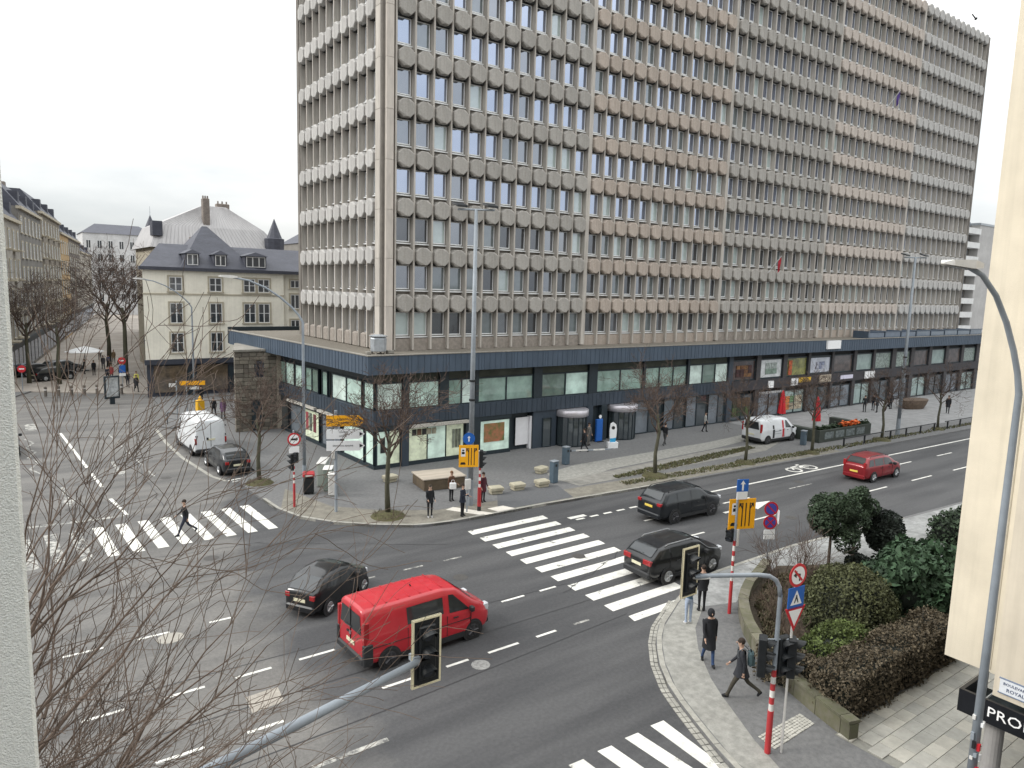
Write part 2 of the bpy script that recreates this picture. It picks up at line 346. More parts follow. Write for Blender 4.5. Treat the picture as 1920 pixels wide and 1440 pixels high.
mark('lane_arrow', [(31.0,22.9),(33.2,22.85),(33.2,22.45),(35.2,23.05),(33.2,23.5),(33.2,23.08),(31.0,23.1)])
bk = MB()
def ring(cx, cy, r0, r1, n=18, sx=1, sy=1):
    V = []; 
    for i in range(n):
        t = 2*math.pi*i/n; V += [(cx+r0*math.cos(t)*sx, cy+r0*math.sin(t)*sy, .005), (cx+r1*math.cos(t)*sx, cy+r1*math.sin(t)*sy, .005)]
    bk.add(V, [(2*i,2*i+1,(2*i+3) % (2*n),(2*i+2) % (2*n)) for i in range(n)])
ring(43.0, 26.55, .42, .58); ring(44.7, 26.5, .42, .58)
def bar(a, b, wd=.13):
    a = Vector(a); b = Vector(b); d = (b-a).normalized(); q = Vector((-d.y,d.x))*wd/2
    bk.add([(a.x-q.x,a.y-q.y,.0052),(b.x-q.x,b.y-q.y,.0052),(b.x+q.x,b.y+q.y,.0052),(a.x+q.x,a.y+q.y,.0052)], [(0,1,2,3)])
bar((43.0,26.55),(43.5,27.1)); bar((43.5,27.1),(44.4,27.1)); bar((44.4,27.1),(44.7,26.5)); bar((43.5,27.1),(43.9,26.55)); bar((43.9,26.55),(44.4,27.1)); bar((44.3,27.3),(44.7,27.3))
bk.build('bicycle_marking', M_paint, ROAD)
# side street lane lines
def line2(name, a, b, wd, m=M_paint):
    a = Vector(a); b = Vector(b); d = (b-a).normalized(); q = Vector((-d.y,d.x))*wd/2
    mark(name, [(a.x-q.x,a.y-q.y),(b.x-q.x,b.y-q.y),(b.x+q.x,b.y+q.y),(a.x+q.x,a.y+q.y)], m)
line2('lane_line', (3.45,61.2), (4.05,49.2), .17); line2('lane_line', (4.12,47.6), (4.3,44.2), .17); line2('lane_line', (4.4,41.6), (4.72,38.3), .17)
line2('stop_line', (.6,38.5), (4.6,38.2), .3, M_paintW)
for i in range(5): line2('lane_dash', (6.35+.16*i,59-3.0*i), (6.45+.16*i,57.2-3.0*i), .12, M_paintW)
for i in range(7): line2('bus_stop_zigzag', (1.2+.5*(i % 2),60-1.6*i), (1.2+.5*((i+1) % 2),58.4-1.6*i), .13, M_paintW)
mark('lane_arrow', [(5.4,50.2),(5.6,50.2),(5.65,47.4),(5.95,47.4),(5.55,46.2),(5.15,47.4),(5.42,47.4)], M_paintW)
mark('lane_arrow', [(2.4,45.2),(2.6,45.2),(2.65,42.4),(2.95,42.4),(2.55,41.2),(2.15,42.4),(2.42,42.4)], M_paintW)
for i in range(3): mark('crossing_block', rect(-1.0+1.2*i,-.3+1.2*i,63.2,66.0), M_paintW)
bay = [(9.6,59.6),(9.35,54.3),(9.4,49.2),(9.9,43.6),(10.4,42.0)]
for a, b in zip(bay, bay[1:]): line2('bay_edging', a, b, .22, M_kerb)
line2('bay_line', (10.3,42.1), (12.3,42.6), .14)
line2('bay_line', (10.6,41.75), (12.2,42.2), .1)
# covers and repairs in the carriageway
M_conc = mat('cover_concrete', srgb(158,152,143), .9, .12, 14, dirt=.2)
mark('drain_cover', [(5.05,18.42),(5.95,18.5),(6.02,19.32),(5.1,19.28)], M_conc)
mark('drain_cover', [(4.05+.42*math.cos(t*.5236),24.0+.38*math.sin(t*.5236)) for t in range(12)], mat('pale_cover', srgb(150,146,138), .9, .1, 10), z=.006)
M_trench = mat('trench_asphalt', (.066,.066,.069), .85, .2, 30, bump=.3, bscale=200)
mark('road_patch', [(7.6,28.2),(10.2,27.6),(10.5,28.3),(7.8,28.9)], M_trench, z=.0035); mark('road_patch', [(24.8,19.6),(36,18.9),(36,19.5),(24.9,20.2)], M_trench, z=.0035)
for cx_, cy_ in ((14.6,23.2),(20.2,22.4),(33.5,20.6),(6.8,30.4),(2.6,40.6),(7.6,44.5),(40.5,24.6)): mark('manhole_cover', [(cx_+.31*math.cos(t*.5236),cy_+.31*math.sin(t*.5236)) for t in range(12)], mat('dark_cover', srgb(72,70,68), .7, .3, 20), z=.006)
for k_, (a_, b__) in enumerate((((16,26.6),(9,31.2)),((9,31.2),(5,31.6)),((22,21.8),(17.2,19.8)),((6.4,38.6),(6.9,52)),((33,25.2),(52,24.6)))):
    a_, b__ = Vector(a_), Vector(b__); n__ = 14; pts__ = [a_.lerp(b__, i/n__)+Vector((rnd.gauss(0,.07),rnd.gauss(0,.07))) for i in range(n__+1)]
    for p__, q__ in zip(pts__, pts__[1:]): line2('tar_seam', p__, q__, .035, mat('tar', (.028,.028,.03), .6, .2))
for i in range(3): mark('tar_seam', [(-2,16.2+2.5*i),(8,16.55+2.2*i),(18,17.2+1.6*i),(18,17.24+1.6*i),(8,16.6+2.2*i),(-2,16.24+2.5*i)], mat('tar', (.028,.028,.03), .6, .2), z=.004)
mark('manhole_cover', [(11.6+.3*math.cos(t*.5236),17.15+.3*math.sin(t*.5236)) for t in range(12)], mat('worn_cover', srgb(128,128,126), .8, .35, 12), z=.006)
dashes(15.4, [(5.6,7.6),(2.2,4.4)], wd=.16, m=M_paintW)
# tactile strips on the corner
sheet('tactile_strip', [(18.35,30.7),(18.9,30.9),(20.2,28.95),(19.5,28.95)], P+.010, mat('tactile_white', srgb(205,200,190), .8, .08, 20), parent=pave_far)
sheet('tactile_strip', [(20.3,29.75),(21.3,29.75),(21.6,29.05),(20.5,29.05)], P+.012, mat('tactile_white', srgb(205,200,190)), parent=pave_far)
# ------------------------------------------------------------------ the office tower
OX, OY = 20.06, 41.92; BAY = 1.347; BAYL = 1.374; PIER = .30; STO = 3.06; PZ = 9.823; PH = 1.14; ROOF = 7.33; NF = 60; NL = 10; NK = 12
M_cg = mat('grey_aggregate_panel', srgb(164,160,154), .85, .07, 40, bump=.35, bscale=150, dirt=.14, orand=.07, streak=.10)
M_ct = mat('tan_aggregate_panel', srgb(175,163,152), .85, .07, 40, bump=.35, bscale=150, dirt=.14, orand=.07, streak=.10)
M_cw = mat('pale_aggregate_panel', srgb(180,178,175), .85, .06, 40, bump=.35, bscale=150, dirt=.10, orand=.08, streak=.12)
M_fin = mat('fin_concrete', srgb(185,179,171), .85, .10, 5, bump=.2, bscale=60, stretch=(1,1,.2), dirt=.15, orand=.06, streak=.16)
M_core = mat('facade_concrete', srgb(118,113,107), .9, .12, 4, bump=.2, bscale=50, dirt=.2)
M_wfr = mat('white_window_frame', (.72,.73,.73), .45, .05, 8)
def glass(name, c, refl=.30, rough=.04, var=.2, scale=1.5, tint=(.82,.88,1.0)):
    if name in MATS: return MATS[name]
    m = mat(name, c, .5, var, scale); n = m.node_tree.nodes; L = m.node_tree.links; b = n['Principled BSDF']
    g = n.new('ShaderNodeBsdfGlossy'); g.inputs['Roughness'].default_value = rough; g.inputs['Color'].default_value = tuple(tint)+(1,)
    lw = n.new('ShaderNodeFresnel'); lw.inputs['IOR'].default_value = 1.5
    mr = n.new('ShaderNodeMapRange'); mr.inputs['From Min'].default_value = .04; mr.inputs['From Max'].default_value = 1; mr.inputs['To Min'].default_value = refl; mr.inputs['To Max'].default_value = 1
    L.new(lw.outputs[0], mr.inputs['Value']); ms = n.new('ShaderNodeMixShader'); L.new(mr.outputs[0], ms.inputs[0]); L.new(b.outputs[0], ms.inputs[1]); L.new(g.outputs[0], ms.inputs[2])
    L.new(ms.outputs[0], n['Material Output'].inputs['Surface']); return m
GL = [glass('office_pane', (.024,.028,.034), .34), glass('office_pane_deep', (.012,.013,.014), .17), glass('office_pane_blind', (.42,.50,.48), .22, var=.12),
      glass('office_pane_half', (.10,.125,.125), .24), glass('office_pane_sky_tint', (.045,.055,.08), .58, tint=(.68,.77,.98))]  # last pane: blue of the reflected sky put into its tint, upper rows
TOWER = thing('office_tower', 'tall office tower of grey and tan concrete panels above the dark podium', 'office tower', (OX, OY, 0))
W = lambda x, y, z=0: (x-OX, y-OY, z)
xb0 = lambda i: 1.02+i*BAY+min(i//12, 4)*PIER            # left edge of bay i, local x
XE = xb0(59)+BAY
yl0 = lambda j: 1.32+j*BAYL
YE = yl0(NL)
ZT = PZ+11*STO+PH
MB().box(.68, XE, .68, YE+.2, ROOF-.15, ZT-.4).build('facade_wall', M_core, TOWER)
# hexagonal-looking panel, outer face at y = 0
def panel_mesh(m, wdt=1.12, h=PH, top=.26, ridge=.085, name='panel'):
    hw = wdt/2; c = .32; cz = .30
    o8 = [(-hw+c,0),(0,0),(hw-c,0),(hw,cz),(hw,h-top),(hw-c,h),(0,h),(-hw+c,h),(-hw,h-top),(-hw,cz)]
    b = MB(); s_ = .93
    fr = [(x*s_, -ridge if abs(x) < 1e-6 else 0.0, h/2+(z-h/2)*s_) for x, z in o8]; mid = [(x, .035, z) for x, z in o8]; bk_ = [(x, .66, z) for x, z in o8]
    V = fr+mid+bk_; n_ = 10
    F = [(1,2,3,4,5,6),(6,7,8,9,0,1)]
    for r_ in range(2):
        for k in range(n_): F.append((r_*n_+(k+1) % n_, r_*n_+k, r_*n_+n_+k, r_*n_+n_+(k+1) % n_))
    b.add(V, F); return b
M_ct2 = mat('pale_tan_aggregate_panel', srgb(188,178,169), .85, .07, 40, bump=.35, bscale=150, dirt=.14, orand=.07, streak=.10)
pm = {k: panel_mesh(m).mesh('panel', m) for k, m in (('g', M_cg), ('t', M_ct), ('w', M_cw), ('u', M_ct2))}
wz = PH  # window unit sits above a panel: origin at previous panel top, height STO-PH
WH = STO-PH
def window_frame_mb(h=WH, wdt=1.10):
    b = MB(); hw = wdt/2
    b.box(-hw-.06,hw+.06,-.14,.0,.20,.28)            # sill
    b.box(-hw,hw,-.05,.0,.34,.41); b.box(-hw,hw,-.05,.0,h-.08,h-.02)
    b.box(-hw,-hw+.06,-.05,.0,.41,h-.08); b.box(hw-.06,hw,-.05,.0,.41,h-.08)
    b.box(-.6,.6,-.3,.0,h+.0,h+.2,1)  # near-black strip: shade under the panel above, put in as colour
    return b
def pane_mb(h=WH, wdt=1.10):
    hw = wdt/2-.06; t = rnd.uniform(-.008,.008); return MB().add([(-hw,-.02+t,.41),(hw,-.02-t,.41),(hw,-.02-t*.3,h-.08),(-hw,-.02+t*.6,h-.08)], [(0,1,2,3)])
M_headshade = mat('window_head_painted_shade', (.03,.03,.03), .8, .2)
wfm = window_frame_mb().mesh('window', [M_wfr, M_headshade])
panes = [[pane_mb().mesh('pane', g_) for q in range(4)] for g_ in GL]
YW = .66     # window plane
slots = []
for k in range(NK):
    for i in range(NF):
        x = xb0(i)+BAY/2; slots.append(('F', i, k, (x, 0, PZ+k*STO)))
    for j in range(NL): slots.append(('L', j, k, (0, yl0(j)+BAYL/2, PZ+k*STO)))
def vis(p):
    q = Vector((p[0]+OX, p[1]+OY, p[2])); a = proj(q); return -40 < a[0] < 1960 and -60 < a[1] < 1500, (q-CAM).length
rank = sorted([(vis(s[3])[1] if vis(s[3])[0] else 9e9, n_) for n_, s in enumerate(slots)])
single = {n_ for d, n_ in rank[:300]}
restP = MB(); restF = MB(); restG = MB(); FL = Matrix.Rotation(R(-90), 4, 'Z')
def put(dst, src, mtx, mi=0): dst.add([mtx @ Vector(v) for v in src.v], src.f, mi)
pmb = panel_mesh(None)
for n_, (fc, i, k, p) in enumerate(slots):
    key = 'w' if fc == 'L' else 'gtguw'[i//12]
    rz = R(-90) if fc == 'L' else 0
    wp = Vector((p[0], YW, p[2]-WH)) if fc == 'F' else Vector((YW, p[1], p[2]-WH))
    u = rnd.random(); low = k < 3
    if fc == 'L': gi = 1 if u < .5 else 3
    elif low: gi = 1 if u < .32 else 0 if u < .56 else 3 if u < .82 else 2
    else: gi = 4 if u < .58 else 0 if u < .76 else 3 if u < .90 else 2
    if n_ in single:
        ob('panel', pm[key], TOWER, p, rz)
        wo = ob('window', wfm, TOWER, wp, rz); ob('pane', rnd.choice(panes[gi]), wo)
    else:
        mtx = Matrix.Translation(p) @ (FL if fc == 'L' else Matrix.Identity(4)); put(restP, pmb, mtx, {'g':0,'t':1,'w':2,'u':3}[key])
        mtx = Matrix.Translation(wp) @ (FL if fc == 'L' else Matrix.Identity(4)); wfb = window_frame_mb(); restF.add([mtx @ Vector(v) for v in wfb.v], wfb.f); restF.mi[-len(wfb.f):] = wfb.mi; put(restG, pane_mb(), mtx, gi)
tag(restP.build('panels_far', [M_cg, M_ct, M_cw, M_ct2], TOWER), kind='stuff'); tag(restF.build('window_frames_far', [M_wfr, M_headshade], TOWER), kind='stuff'); tag(restG.build('panes_far', GL, TOWER), kind='stuff')
fz0 = ROOF; 
finm = MB().box(-.06,.06,.18,.72,fz0,ZT-.05).mesh('fin', M_fin); pierm = MB().box(-.19,.19,.19,.72,fz0,ZT-.02).mesh('pier', M_fin)
for i in range(NF+1):
    if i in (12,24,36,48): ob('pier', pierm, TOWER, (xb0(i)-PIER/2, 0, 0))
    elif i == NF: ob('fin', finm, TOWER, (XE, 0, 0))
    else: ob('fin', finm, TOWER, (xb0(i), 0, 0))
for j in range(NL+1): ob('fin', finm, TOWER, (0, yl0(j), 0), R(-90))
# lowest band under the first windows
M_basep = mat('base_panel', srgb(150,142,134), .9, .1, 20, dirt=.25)
for s_ in range(5): MB().box(xb0(12*s_)+.09, xb0(12*s_+11)+BAY-.1, .42, .70, ROOF-.1, ROOF+.72).build('base_panel', M_basep if s_ % 2 == 0 else M_ct, TOWER)
for j in range(NL): MB().bbox(.22, .70, yl0(j)+.2, yl0(j)+BAYL-.2, ROOF-.1, ROOF+.95, .1).build('base_panel', M_basep, TOWER)
# corner pier: two pilasters with a groove, in storey-high lifts
M_corner = mat('corner_concrete', srgb(192,184,175), .85, .08, 6, bump=.2, bscale=60, stretch=(1,1,.25), dirt=.16)
for k in range(13):
    z0 = ROOF+(PZ+.35-ROOF if k else 0)+(k-1)*STO*(k > 0); z1 = min(PZ+.35+k*STO-.012, ZT)
    MB().bbox(.30, .80, .05, .60, z0, z1, .012).build('corner_block', M_corner, TOWER); MB().bbox(.02, .26, .42, 1.10, z0, z1, .012).build('corner_block', M_fin, TOWER)
MB().box(.12, .70, .30, 1.15, ROOF, ZT-.1).build('corner_core', M_core, TOWER)
MB().box(XE+.02, XE+.5, .12, 1.1, ROOF, ZT-.1).build('corner_core', M_core, TOWER)
MB().box(-.0+.1, .7, YE+.02, YE+.5, ROOF, ZT-.1).build('corner_core', M_core, TOWER)
# flags on the facade
def flag(name, label, x, z, c1, loc):
    t = thing(name, label, 'flag', loc)
    MB().tube([(0,.45,-.9),(0,-.9,.7)], .035, 8).build('flag_pole', M_wfr, t)
    V = []; F = []; n_ = 8
    for i in range(n_+1):
        for j in range(4):
            u = i/n_; V.append((.05+.09*math.sin(u*6+j)*u+ .1*u, -.85+.3*j/3 + .1*u, .62-.42*j/3-1.25*u+.3*j*u*.2))
    for i in range(n_):
        for j in range(3): F.append((i*4+j,(i+1)*4+j,(i+1)*4+j+1,i*4+j+1))
    MB().add(V, F).build('cloth', c1, t, True)
flag('facade_flag', 'small red flag hanging from the tower facade among the grey panels', 0, 0, mat('flag_red', (.45,.03,.05), .8, .2, 5), (60.4, 41.3, 14.6))
flag('facade_flag', 'dark violet flag hanging high on the tower facade', 0, 0, mat('flag_violet', (.10,.06,.26), .8, .2, 5), (79.4, 41.3, 32.9))

# ------------------------------------------------------------------ podium
M_fas = mat('slate_blue_cladding', srgb(75,88,103), .45, .10, 3, metal=.1, dirt=.18, stretch=(1,1,.3))
M_fas2 = mat('dark_slate_cladding', srgb(58,68,79), .5, .12, 3, metal=.1, dirt=.18, stretch=(1,1,.3))
M_dk = mat('dark_frame', srgb(38,48,54), .45, .15, 4); M_blk = mat('black_recess', (.012,.013,.015), .7, .3, 4)
M_cap = mat('roof_edge_cap', srgb(140,136,128), .8, .14, 6, dirt=.2); M_grav = mat('roof_gravel', srgb(116,110,100), .95, .28, 30, bump=.6, bscale=90, dirt=.2)
POD = thing('podium_building', 'two storey dark blue podium with shopfronts below the office tower', 'building', (18.66, 39.86, 0))
pl = lambda y: 18.66-.056*(y-39.86)
GX = lambda x: x-18.66
GY = lambda y: y-39.86
def pbox(name, x0, x1, y0, y1, z0, z1, m, parent=POD): return MB().box(GX(x0),GX(x1),GY(y0),GY(y1),z0,z1).build(name, m, parent)
def ppoly(name, poly, z0, z1, m): return MB().prism([(GX(a),GY(b)) for a, b in poly], z0, z1).build(name, m, POD)
XR = 112
ppoly('inner_wall', [(pl(39.86)+.45,40.3),(XR,40.3),(XR,60),(pl(60)+.45,60)], .1, 6.5, M_dk)
FASX = lambda y: 17.79-.071*(y-38.99)
ppoly('roof_slab', [(17.95,39.15),(XR,39.15),(XR,64),(FASX(63.2)+.15,63.2)], 6.35, 7.26, M_grav)
# fascia panels
def along(a, b, step):
    a = Vector(a); b = Vector(b); n_ = max(1, round((b-a).length/step)); return [(a.lerp(b, i/n_), a.lerp(b, (i+1)/n_)) for i in range(n_)]
def clad(name, a, b, step, z0, z1, th, m, gap=.008, ribs=.42):
    rib = MB()
    for p, q in along(a, b, step):
        d = (q-p).normalized(); nrm = Vector((-d.y, d.x)); p2 = p+d*gap; q2 = q-d*gap
        MB().prism([(GX(v.x),GY(v.y)) for v in (p2, q2, q2+nrm*th, p2+nrm*th)], z0, z1).build(name, m, POD)
        if ribs:
            L_ = (q-p).length; n_ = int(L_/ribs)
            for i in range(n_):
                c = p+d*(i+.5)*L_/n_; u = d*.014; o_ = -nrm*.022
                rib.prism([(GX(v.x),GY(v.y)) for v in (c-u+o_, c+u+o_, c+u+nrm*.01, c-u+nrm*.01)], z0+.02, z1-.02)
    if ribs: tag(rib.build('standing_seams', m, POD), kind='stuff')
FC = (17.79, 38.99)
clad('fascia_panel', FC, (XR, 38.99), 2.7, 6.17, 7.30, .12, M_fas)
clad('fascia_panel', (FASX(63.2), 63.2), (17.79, 39.02), 2.7, 6.17, 7.30, .12, M_fas)
ppoly('fascia_soffit', [(17.93,39.13),(XR,39.13),(XR,40.2),(pl(60)+.3,62.8),(FASX(62.8)+.14,62.8)], 6.2, 6.34, M_dk)
MB().box(GX(17.74), GX(XR), GY(38.94), GY(39.2), 7.31, 7.37).build('roof_edge', M_cap, POD)
ppoly('roof_edge', [(FASX(63.2)-.05,63.25),(17.74,39.21),(18.0,39.21),(FASX(63.2)+.25,63.25)], 7.312, 7.372, M_cap)
pbox('roof_back_edge', FASX(63.2), 26, 63.3, 63.6, 6.2, 7.6, M_dk)
# spandrel between the floors
clad('spandrel_panel', (18.46, 39.66), (XR-58.8, 39.66), 2.7, 2.86, 3.80, .2, M_fas2)
clad('spandrel_panel', (pl(56)-.2, 56), (18.46, 39.66+.02), 2.7, 2.86, 3.80, .2, M_fas2)
pbox('spandrel_panel', 53.3, XR, 39.62, 39.9, 2.86, 3.78, mat('anthracite_spandrel', srgb(52,50,54), .6, .15, 3))
# glazing of the upper floor
def gmat(name, c, refl=.12, sc_=1.0): return glass(name, c, refl, .03, .35, sc_, (.85,.95,.95))
GG = [gmat('green_pane_%s' % n_, c) for n_, c in (('pale', (.42,.56,.50)), ('mid', (.21,.31,.265)), ('curtain', (.50,.60,.55)), ('dim', (.13,.19,.16)))]
def framed(name, x0, x1, z0, z1, y, g_, div=1, parent=POD, fr=.09, bars=True):
    w_ = MB(); f_ = fr
    w_.box(GX(x0),GX(x1),GY(y)-.05,GY(y)+.1,z0,z0+f_); w_.box(GX(x0),GX(x1),GY(y)-.05,GY(y)+.1,z1-f_,z1)
    for i in range(div+1):
        xx = x0+(x1-x0)*i/div; xa = max(x0, xx-f_/2); xb = min(x1, xx+f_/2)
        if i in (0, div) or bars: w_.box(GX(xa),GX(xb),GY(y)-.05,GY(y)+.1,z0+f_,z1-f_)
    fo = w_.build(name, M_dk, parent)
    for i in range(div):
        a = x0+(x1-x0)*i/div+f_/2; b_ = x0+(x1-x0)*(i+1)/div-f_/2
        MB().add([(GX(a),GY(y)+.02,z0+f_),(GX(b_),GY(y)+.02,z0+f_),(GX(b_),GY(y)+.02,z1-f_),(GX(a),GY(y)+.02,z1-f_)], [(0,1,2,3)]).build('pane', g_[i % len(g_)], fo)
    return fo
UZ0, UZ1 = 3.80, 5.55
up = [(18.75,20.5,[2],1),(20.95,23.15,[0],1),(23.85,25.9,[1,2],2),(26.2,30.85,[1,1],2),(31.65,36.1,[3,0],2),(37.0,41.97,[1,1],2),(42.25,47.27,[1,1],3),(47.6,52.75,[2,3],3)]
for x0, x1, g_, dv in up: framed('window', x0, x1, UZ0, UZ1, 39.86, [GG[i] for i in g_], dv)
pr_ = 18.7
for x0, x1, _, _ in up:
    if x0-pr_ > .15: pbox('mullion_panel', pr_+.02, x0-.02, 39.72, 40.2, UZ0, 6.2, M_dk)
    pr_ = x1
pbox('header', 18.75, 53.2, 39.95, 40.25, UZ1, 6.2, mat('soffit_olive', srgb(70,74,66), .7, .3, 1.2))
for i in range(26): pbox('ceiling_lamp', 19.6+i*1.3, 19.75+i*1.3, 39.5, 39.65, 6.10, 6.19, M_blk)
def framedL(y0, y1, z0, z1, g_, nm='window', off=0.0, dv=1):
    fo = None; w_ = MB(); a, b_ = Vector((pl(y1)-off, y1)), Vector((pl(y0)-off, y0)); d = (b_-a).normalized(); nn = Vector((-d.y, d.x))
    def seg(s0, s1, za, zb, o0=-.05, o1=.1):
        p, q = a+d*s0, a+d*s1; return [(GX(v.x),GY(v.y)) for v in (p+nn*o0, q+nn*o0, q+nn*o1, p+nn*o1)], za, zb
    L_ = (b_-a).length; f_ = .09
    for s0, s1, za, zb in [(0,L_,z0,z0+f_),(0,L_,z1-f_,z1)]+[(max(0,L_*i/dv-f_/2),min(L_,L_*i/dv+f_/2),z0+f_,z1-f_) for i in range(dv+1)]: w_.prism(*seg(s0,s1,za,zb))
    fo = w_.build(nm, M_dk, POD)
    for i in range(dv):
        p, q = a+d*(L_*i/dv+f_/2)+nn*.02, a+d*(L_*(i+1)/dv-f_/2)+nn*.02
        MB().add([(GX(p.x),GY(p.y),z0+f_),(GX(q.x),GY(q.y),z0+f_),(GX(q.x),GY(q.y),z1-f_),(GX(p.x),GY(p.y),z1-f_)], [(0,1,2,3)]).build('pane', g_[i % len(g_)], fo)
for y0, y1, g_, dv in ((40.0,41.3,[0],1),(41.6,45.9,[2,0],2),(46.6,47.5,[1],1),(48.1,50.3,[1,3],2),(50.9,52.2,[0],1),(52.4,55.6,[1,0],2)): framedL(y0, y1, UZ0, UZ1, [GG[i] for i in g_], dv=dv)
ppoly('header', [(pl(40.2)+.1,40.2),(pl(40.2)+.4,40.2),(pl(56)+.4,56),(pl(56)+.1,56)], UZ1, 6.2, M_dk)
# ground floor ------------------------------------------------------------------
SH = [glass('lit_shop_pane', (.52,.66,.58), .10, .03, .25, 1.3, (.9,1,.95)), glass('lit_shop_pane_cream', (.55,.60,.44), .08, .03, .3, 1.6), glass('dark_shop_pane', (.03,.04,.042), .14), glass('grey_shop_pane', (.13,.15,.17), .16, .05, .3, .8)]
GZ0, GZ1 = .14, 2.84
framed('shop_window', 18.75, 20.4, GZ0+.14, GZ1-.25, 39.86, [SH[0], SH[1]], 2, fr=.1)
framed('shop_window', 20.95, 25.15, GZ0+.14, GZ1-.25, 39.86, [SH[1], SH[0]], 3, fr=.1, bars=False)
framed('shop_window', 26.4, 28.95, GZ0+.14, GZ1-.25, 39.86, [SH[0]], 1, fr=.1)
pbox('pillar', 20.45, 20.92, 39.7, 40.3, .1, 2.86, M_fas2); pbox('pillar', 25.2, 26.35, 39.7, 40.3, .1, 2.86, M_dk)
pbox('plinth', 18.6, 28.98, 39.8, 40.28, .1, .28, M_dk); pbox('lintel', 18.6, 28.98, 39.72, 40.28, GZ1-.24, 2.86, M_dk)
# pictures and goods shown in the windows (behind the pane line of the shop)
for nm_, e_ in (('lit_shop_pane',.22),('lit_shop_pane_cream',.22),('green_pane_pale',.12),('green_pane_curtain',.12),('green_pane_mid',.07)):      # lit rooms behind the glass
    b_ = MATS[nm_].node_tree.nodes['Principled BSDF']; l_ = MATS[nm_].node_tree.links; l_.new(b_.inputs['Base Color'].links[0].from_socket, b_.inputs['Emission Color']); b_.inputs['Emission Strength'].default_value = e_
def goods(x0, x1, z0, z1, y, cols, nx, nz):
    for i in range(nx):
        for j in range(nz):
            c = rnd.choice(cols); a = x0+(x1-x0)*i/nx; b_ = x0+(x1-x0)*(i+1)/nx; za = z0+(z1-z0)*j/nz; zb = z0+(z1-z0)*(j+1)/nz
            m_ = mat('display_%d_%d_%d' % tuple(int(v*99) for v in c), c, .7, .5, 3.0)
            MB().bbox(GX(a)+.02,GX(b_)-.02,GY(y)-.03,GY(y)+.0,za+.02,zb-.02,.008).build('display_board', m_, POD)
pbox('display_picture', 26.75, 28.45, 39.82, 39.85, 1.0, 2.3, mat('flower_picture', (.04,.13,.03), .6, .5, 1.7, c2=(.50,.16,.10), detail=7))
goods(21.2, 23.0, 2.0, 2.45, 39.855, [(.14,.08,.05),(.05,.05,.05),(.35,.33,.25)], 5, 1)
goods(19.0, 19.35, 1.1, 2.1, 39.855, [(.02,.02,.02)], 1, 1); goods(24.2, 24.9, .9, 2.2, 39.855, [(.12,.13,.10),(.20,.22,.18)], 3, 1)
# passage with white wall
pbox('passage_wall', 30.75, 30.92, 39.9, 44.0, .1, 2.5, mat('white_wall_panel', (.68,.68,.70), .6, .05, 3))
pbox('passage_back', 28.98, 30.75, 40.25, 40.29, .1, 2.84, M_dk)
pbox('passage_screen', 29.6, 30.74, 40.05, 40.1, .45, 2.45, mat('white_wall_panel', (.68,.68,.70)))
pbox('door_panel', 30.95, 33.1, 39.78, 40.3, .1, 2.86, M_fas2); framed('side_door', 31.8, 32.6, .14, 2.3, 39.74, [SH[2]], 1, fr=.06)
def revolving(x, nm):
    b = MB(); b.lathe([(1.22,.1),(1.22,.16)], 24, GX(x), GY(39.75)); b.build('door_floor_ring', M_dk, POD)
    ca = MB(); ca.lathe([(1.30,2.32),(1.34,2.36),(1.34,2.78),(1.28,2.82)], 28, GX(x), GY(39.75)); c_ = ca.build('door_canopy', mat('brushed_canopy', (.52,.50,.53), .35, .1, 3, metal=.6, stretch=(1,1,8)), POD, True)
    for k in range(10):
        t = math.pi+math.pi*k/9; p = (GX(x)+1.2*math.cos(t), GY(39.75)+1.2*math.sin(t)); MB().cyl(p[0], p[1], .14, 2.34, .035, n=8).build('door_post', M_dk, POD)
    gm = MB()
    for k in range(9):
        t0, t1 = math.pi+math.pi*k/9, math.pi+math.pi*(k+1)/9; r_ = 1.18
        gm.add([(GX(x)+r_*math.cos(t0),GY(39.75)+r_*math.sin(t0),.2),(GX(x)+r_*math.cos(t1),GY(39.75)+r_*math.sin(t1),.2),(GX(x)+r_*math.cos(t1),GY(39.75)+r_*math.sin(t1),2.3),(GX(x)+r_*math.cos(t0),GY(39.75)+r_*math.sin(t0),2.3)], [(0,1,2,3)])
    gm.build('door_glass', SH[2], POD)
revolving(34.45, 'a'); revolving(39.6, 'b')
pbox('entrance_wall', 33.1, 41.2, 39.95, 40.3, .1, 2.86, M_dk); pbox('pillar', 35.95, 36.5, 39.55, 40.0, .1, 2.86, M_fas2); pbox('pillar', 37.4, 38.0, 39.55, 40.0, .1, 2.86, M_dk)
for a, b_ in ((41.3,44.5),(44.7,47.3),(47.5,50.2),(50.4,53.1)): framed('shop_window', a, b_, .14, 2.84, 39.86, [SH[3], SH[2]], 2, fr=.08)
# shops on the right
SG = {'dark': glass('poster_dark', (.05,.03,.025), .08, .05, .6, 2.5), 'white': glass('poster_white', (.60,.62,.62), .06, .1, .25, 2), 'olive': glass('poster_olive', (.22,.22,.06), .06, .1, .6, 1.6),
      'light': glass('poster_pale_blue', (.50,.52,.58), .06, .1, .3, 1.2), 'brown': glass('poster_brown', (.08,.06,.05), .1, .05, .6, 2), 'green': glass('shop_green_pane', (.28,.36,.33), .12), 'pattern': glass('shop_patterned_pane', (.22,.27,.23), .12, .04, .7, 5)}
bays = [(53.4,56.8,'dark'),(57.5,61.0,'white'),(61.7,65.2,'olive'),(65.65,69.5,'light'),(69.95,73.75,'brown'),(74.4,77.75,'green'),(78.3,81.9,'pattern'),(82.9,86.3,'pattern'),(87.2,90.8,'brown'),(91.6,95.2,'green'),(96,99.6,'brown'),(100.4,104,'pattern'),(104.8,108.4,'brown')]
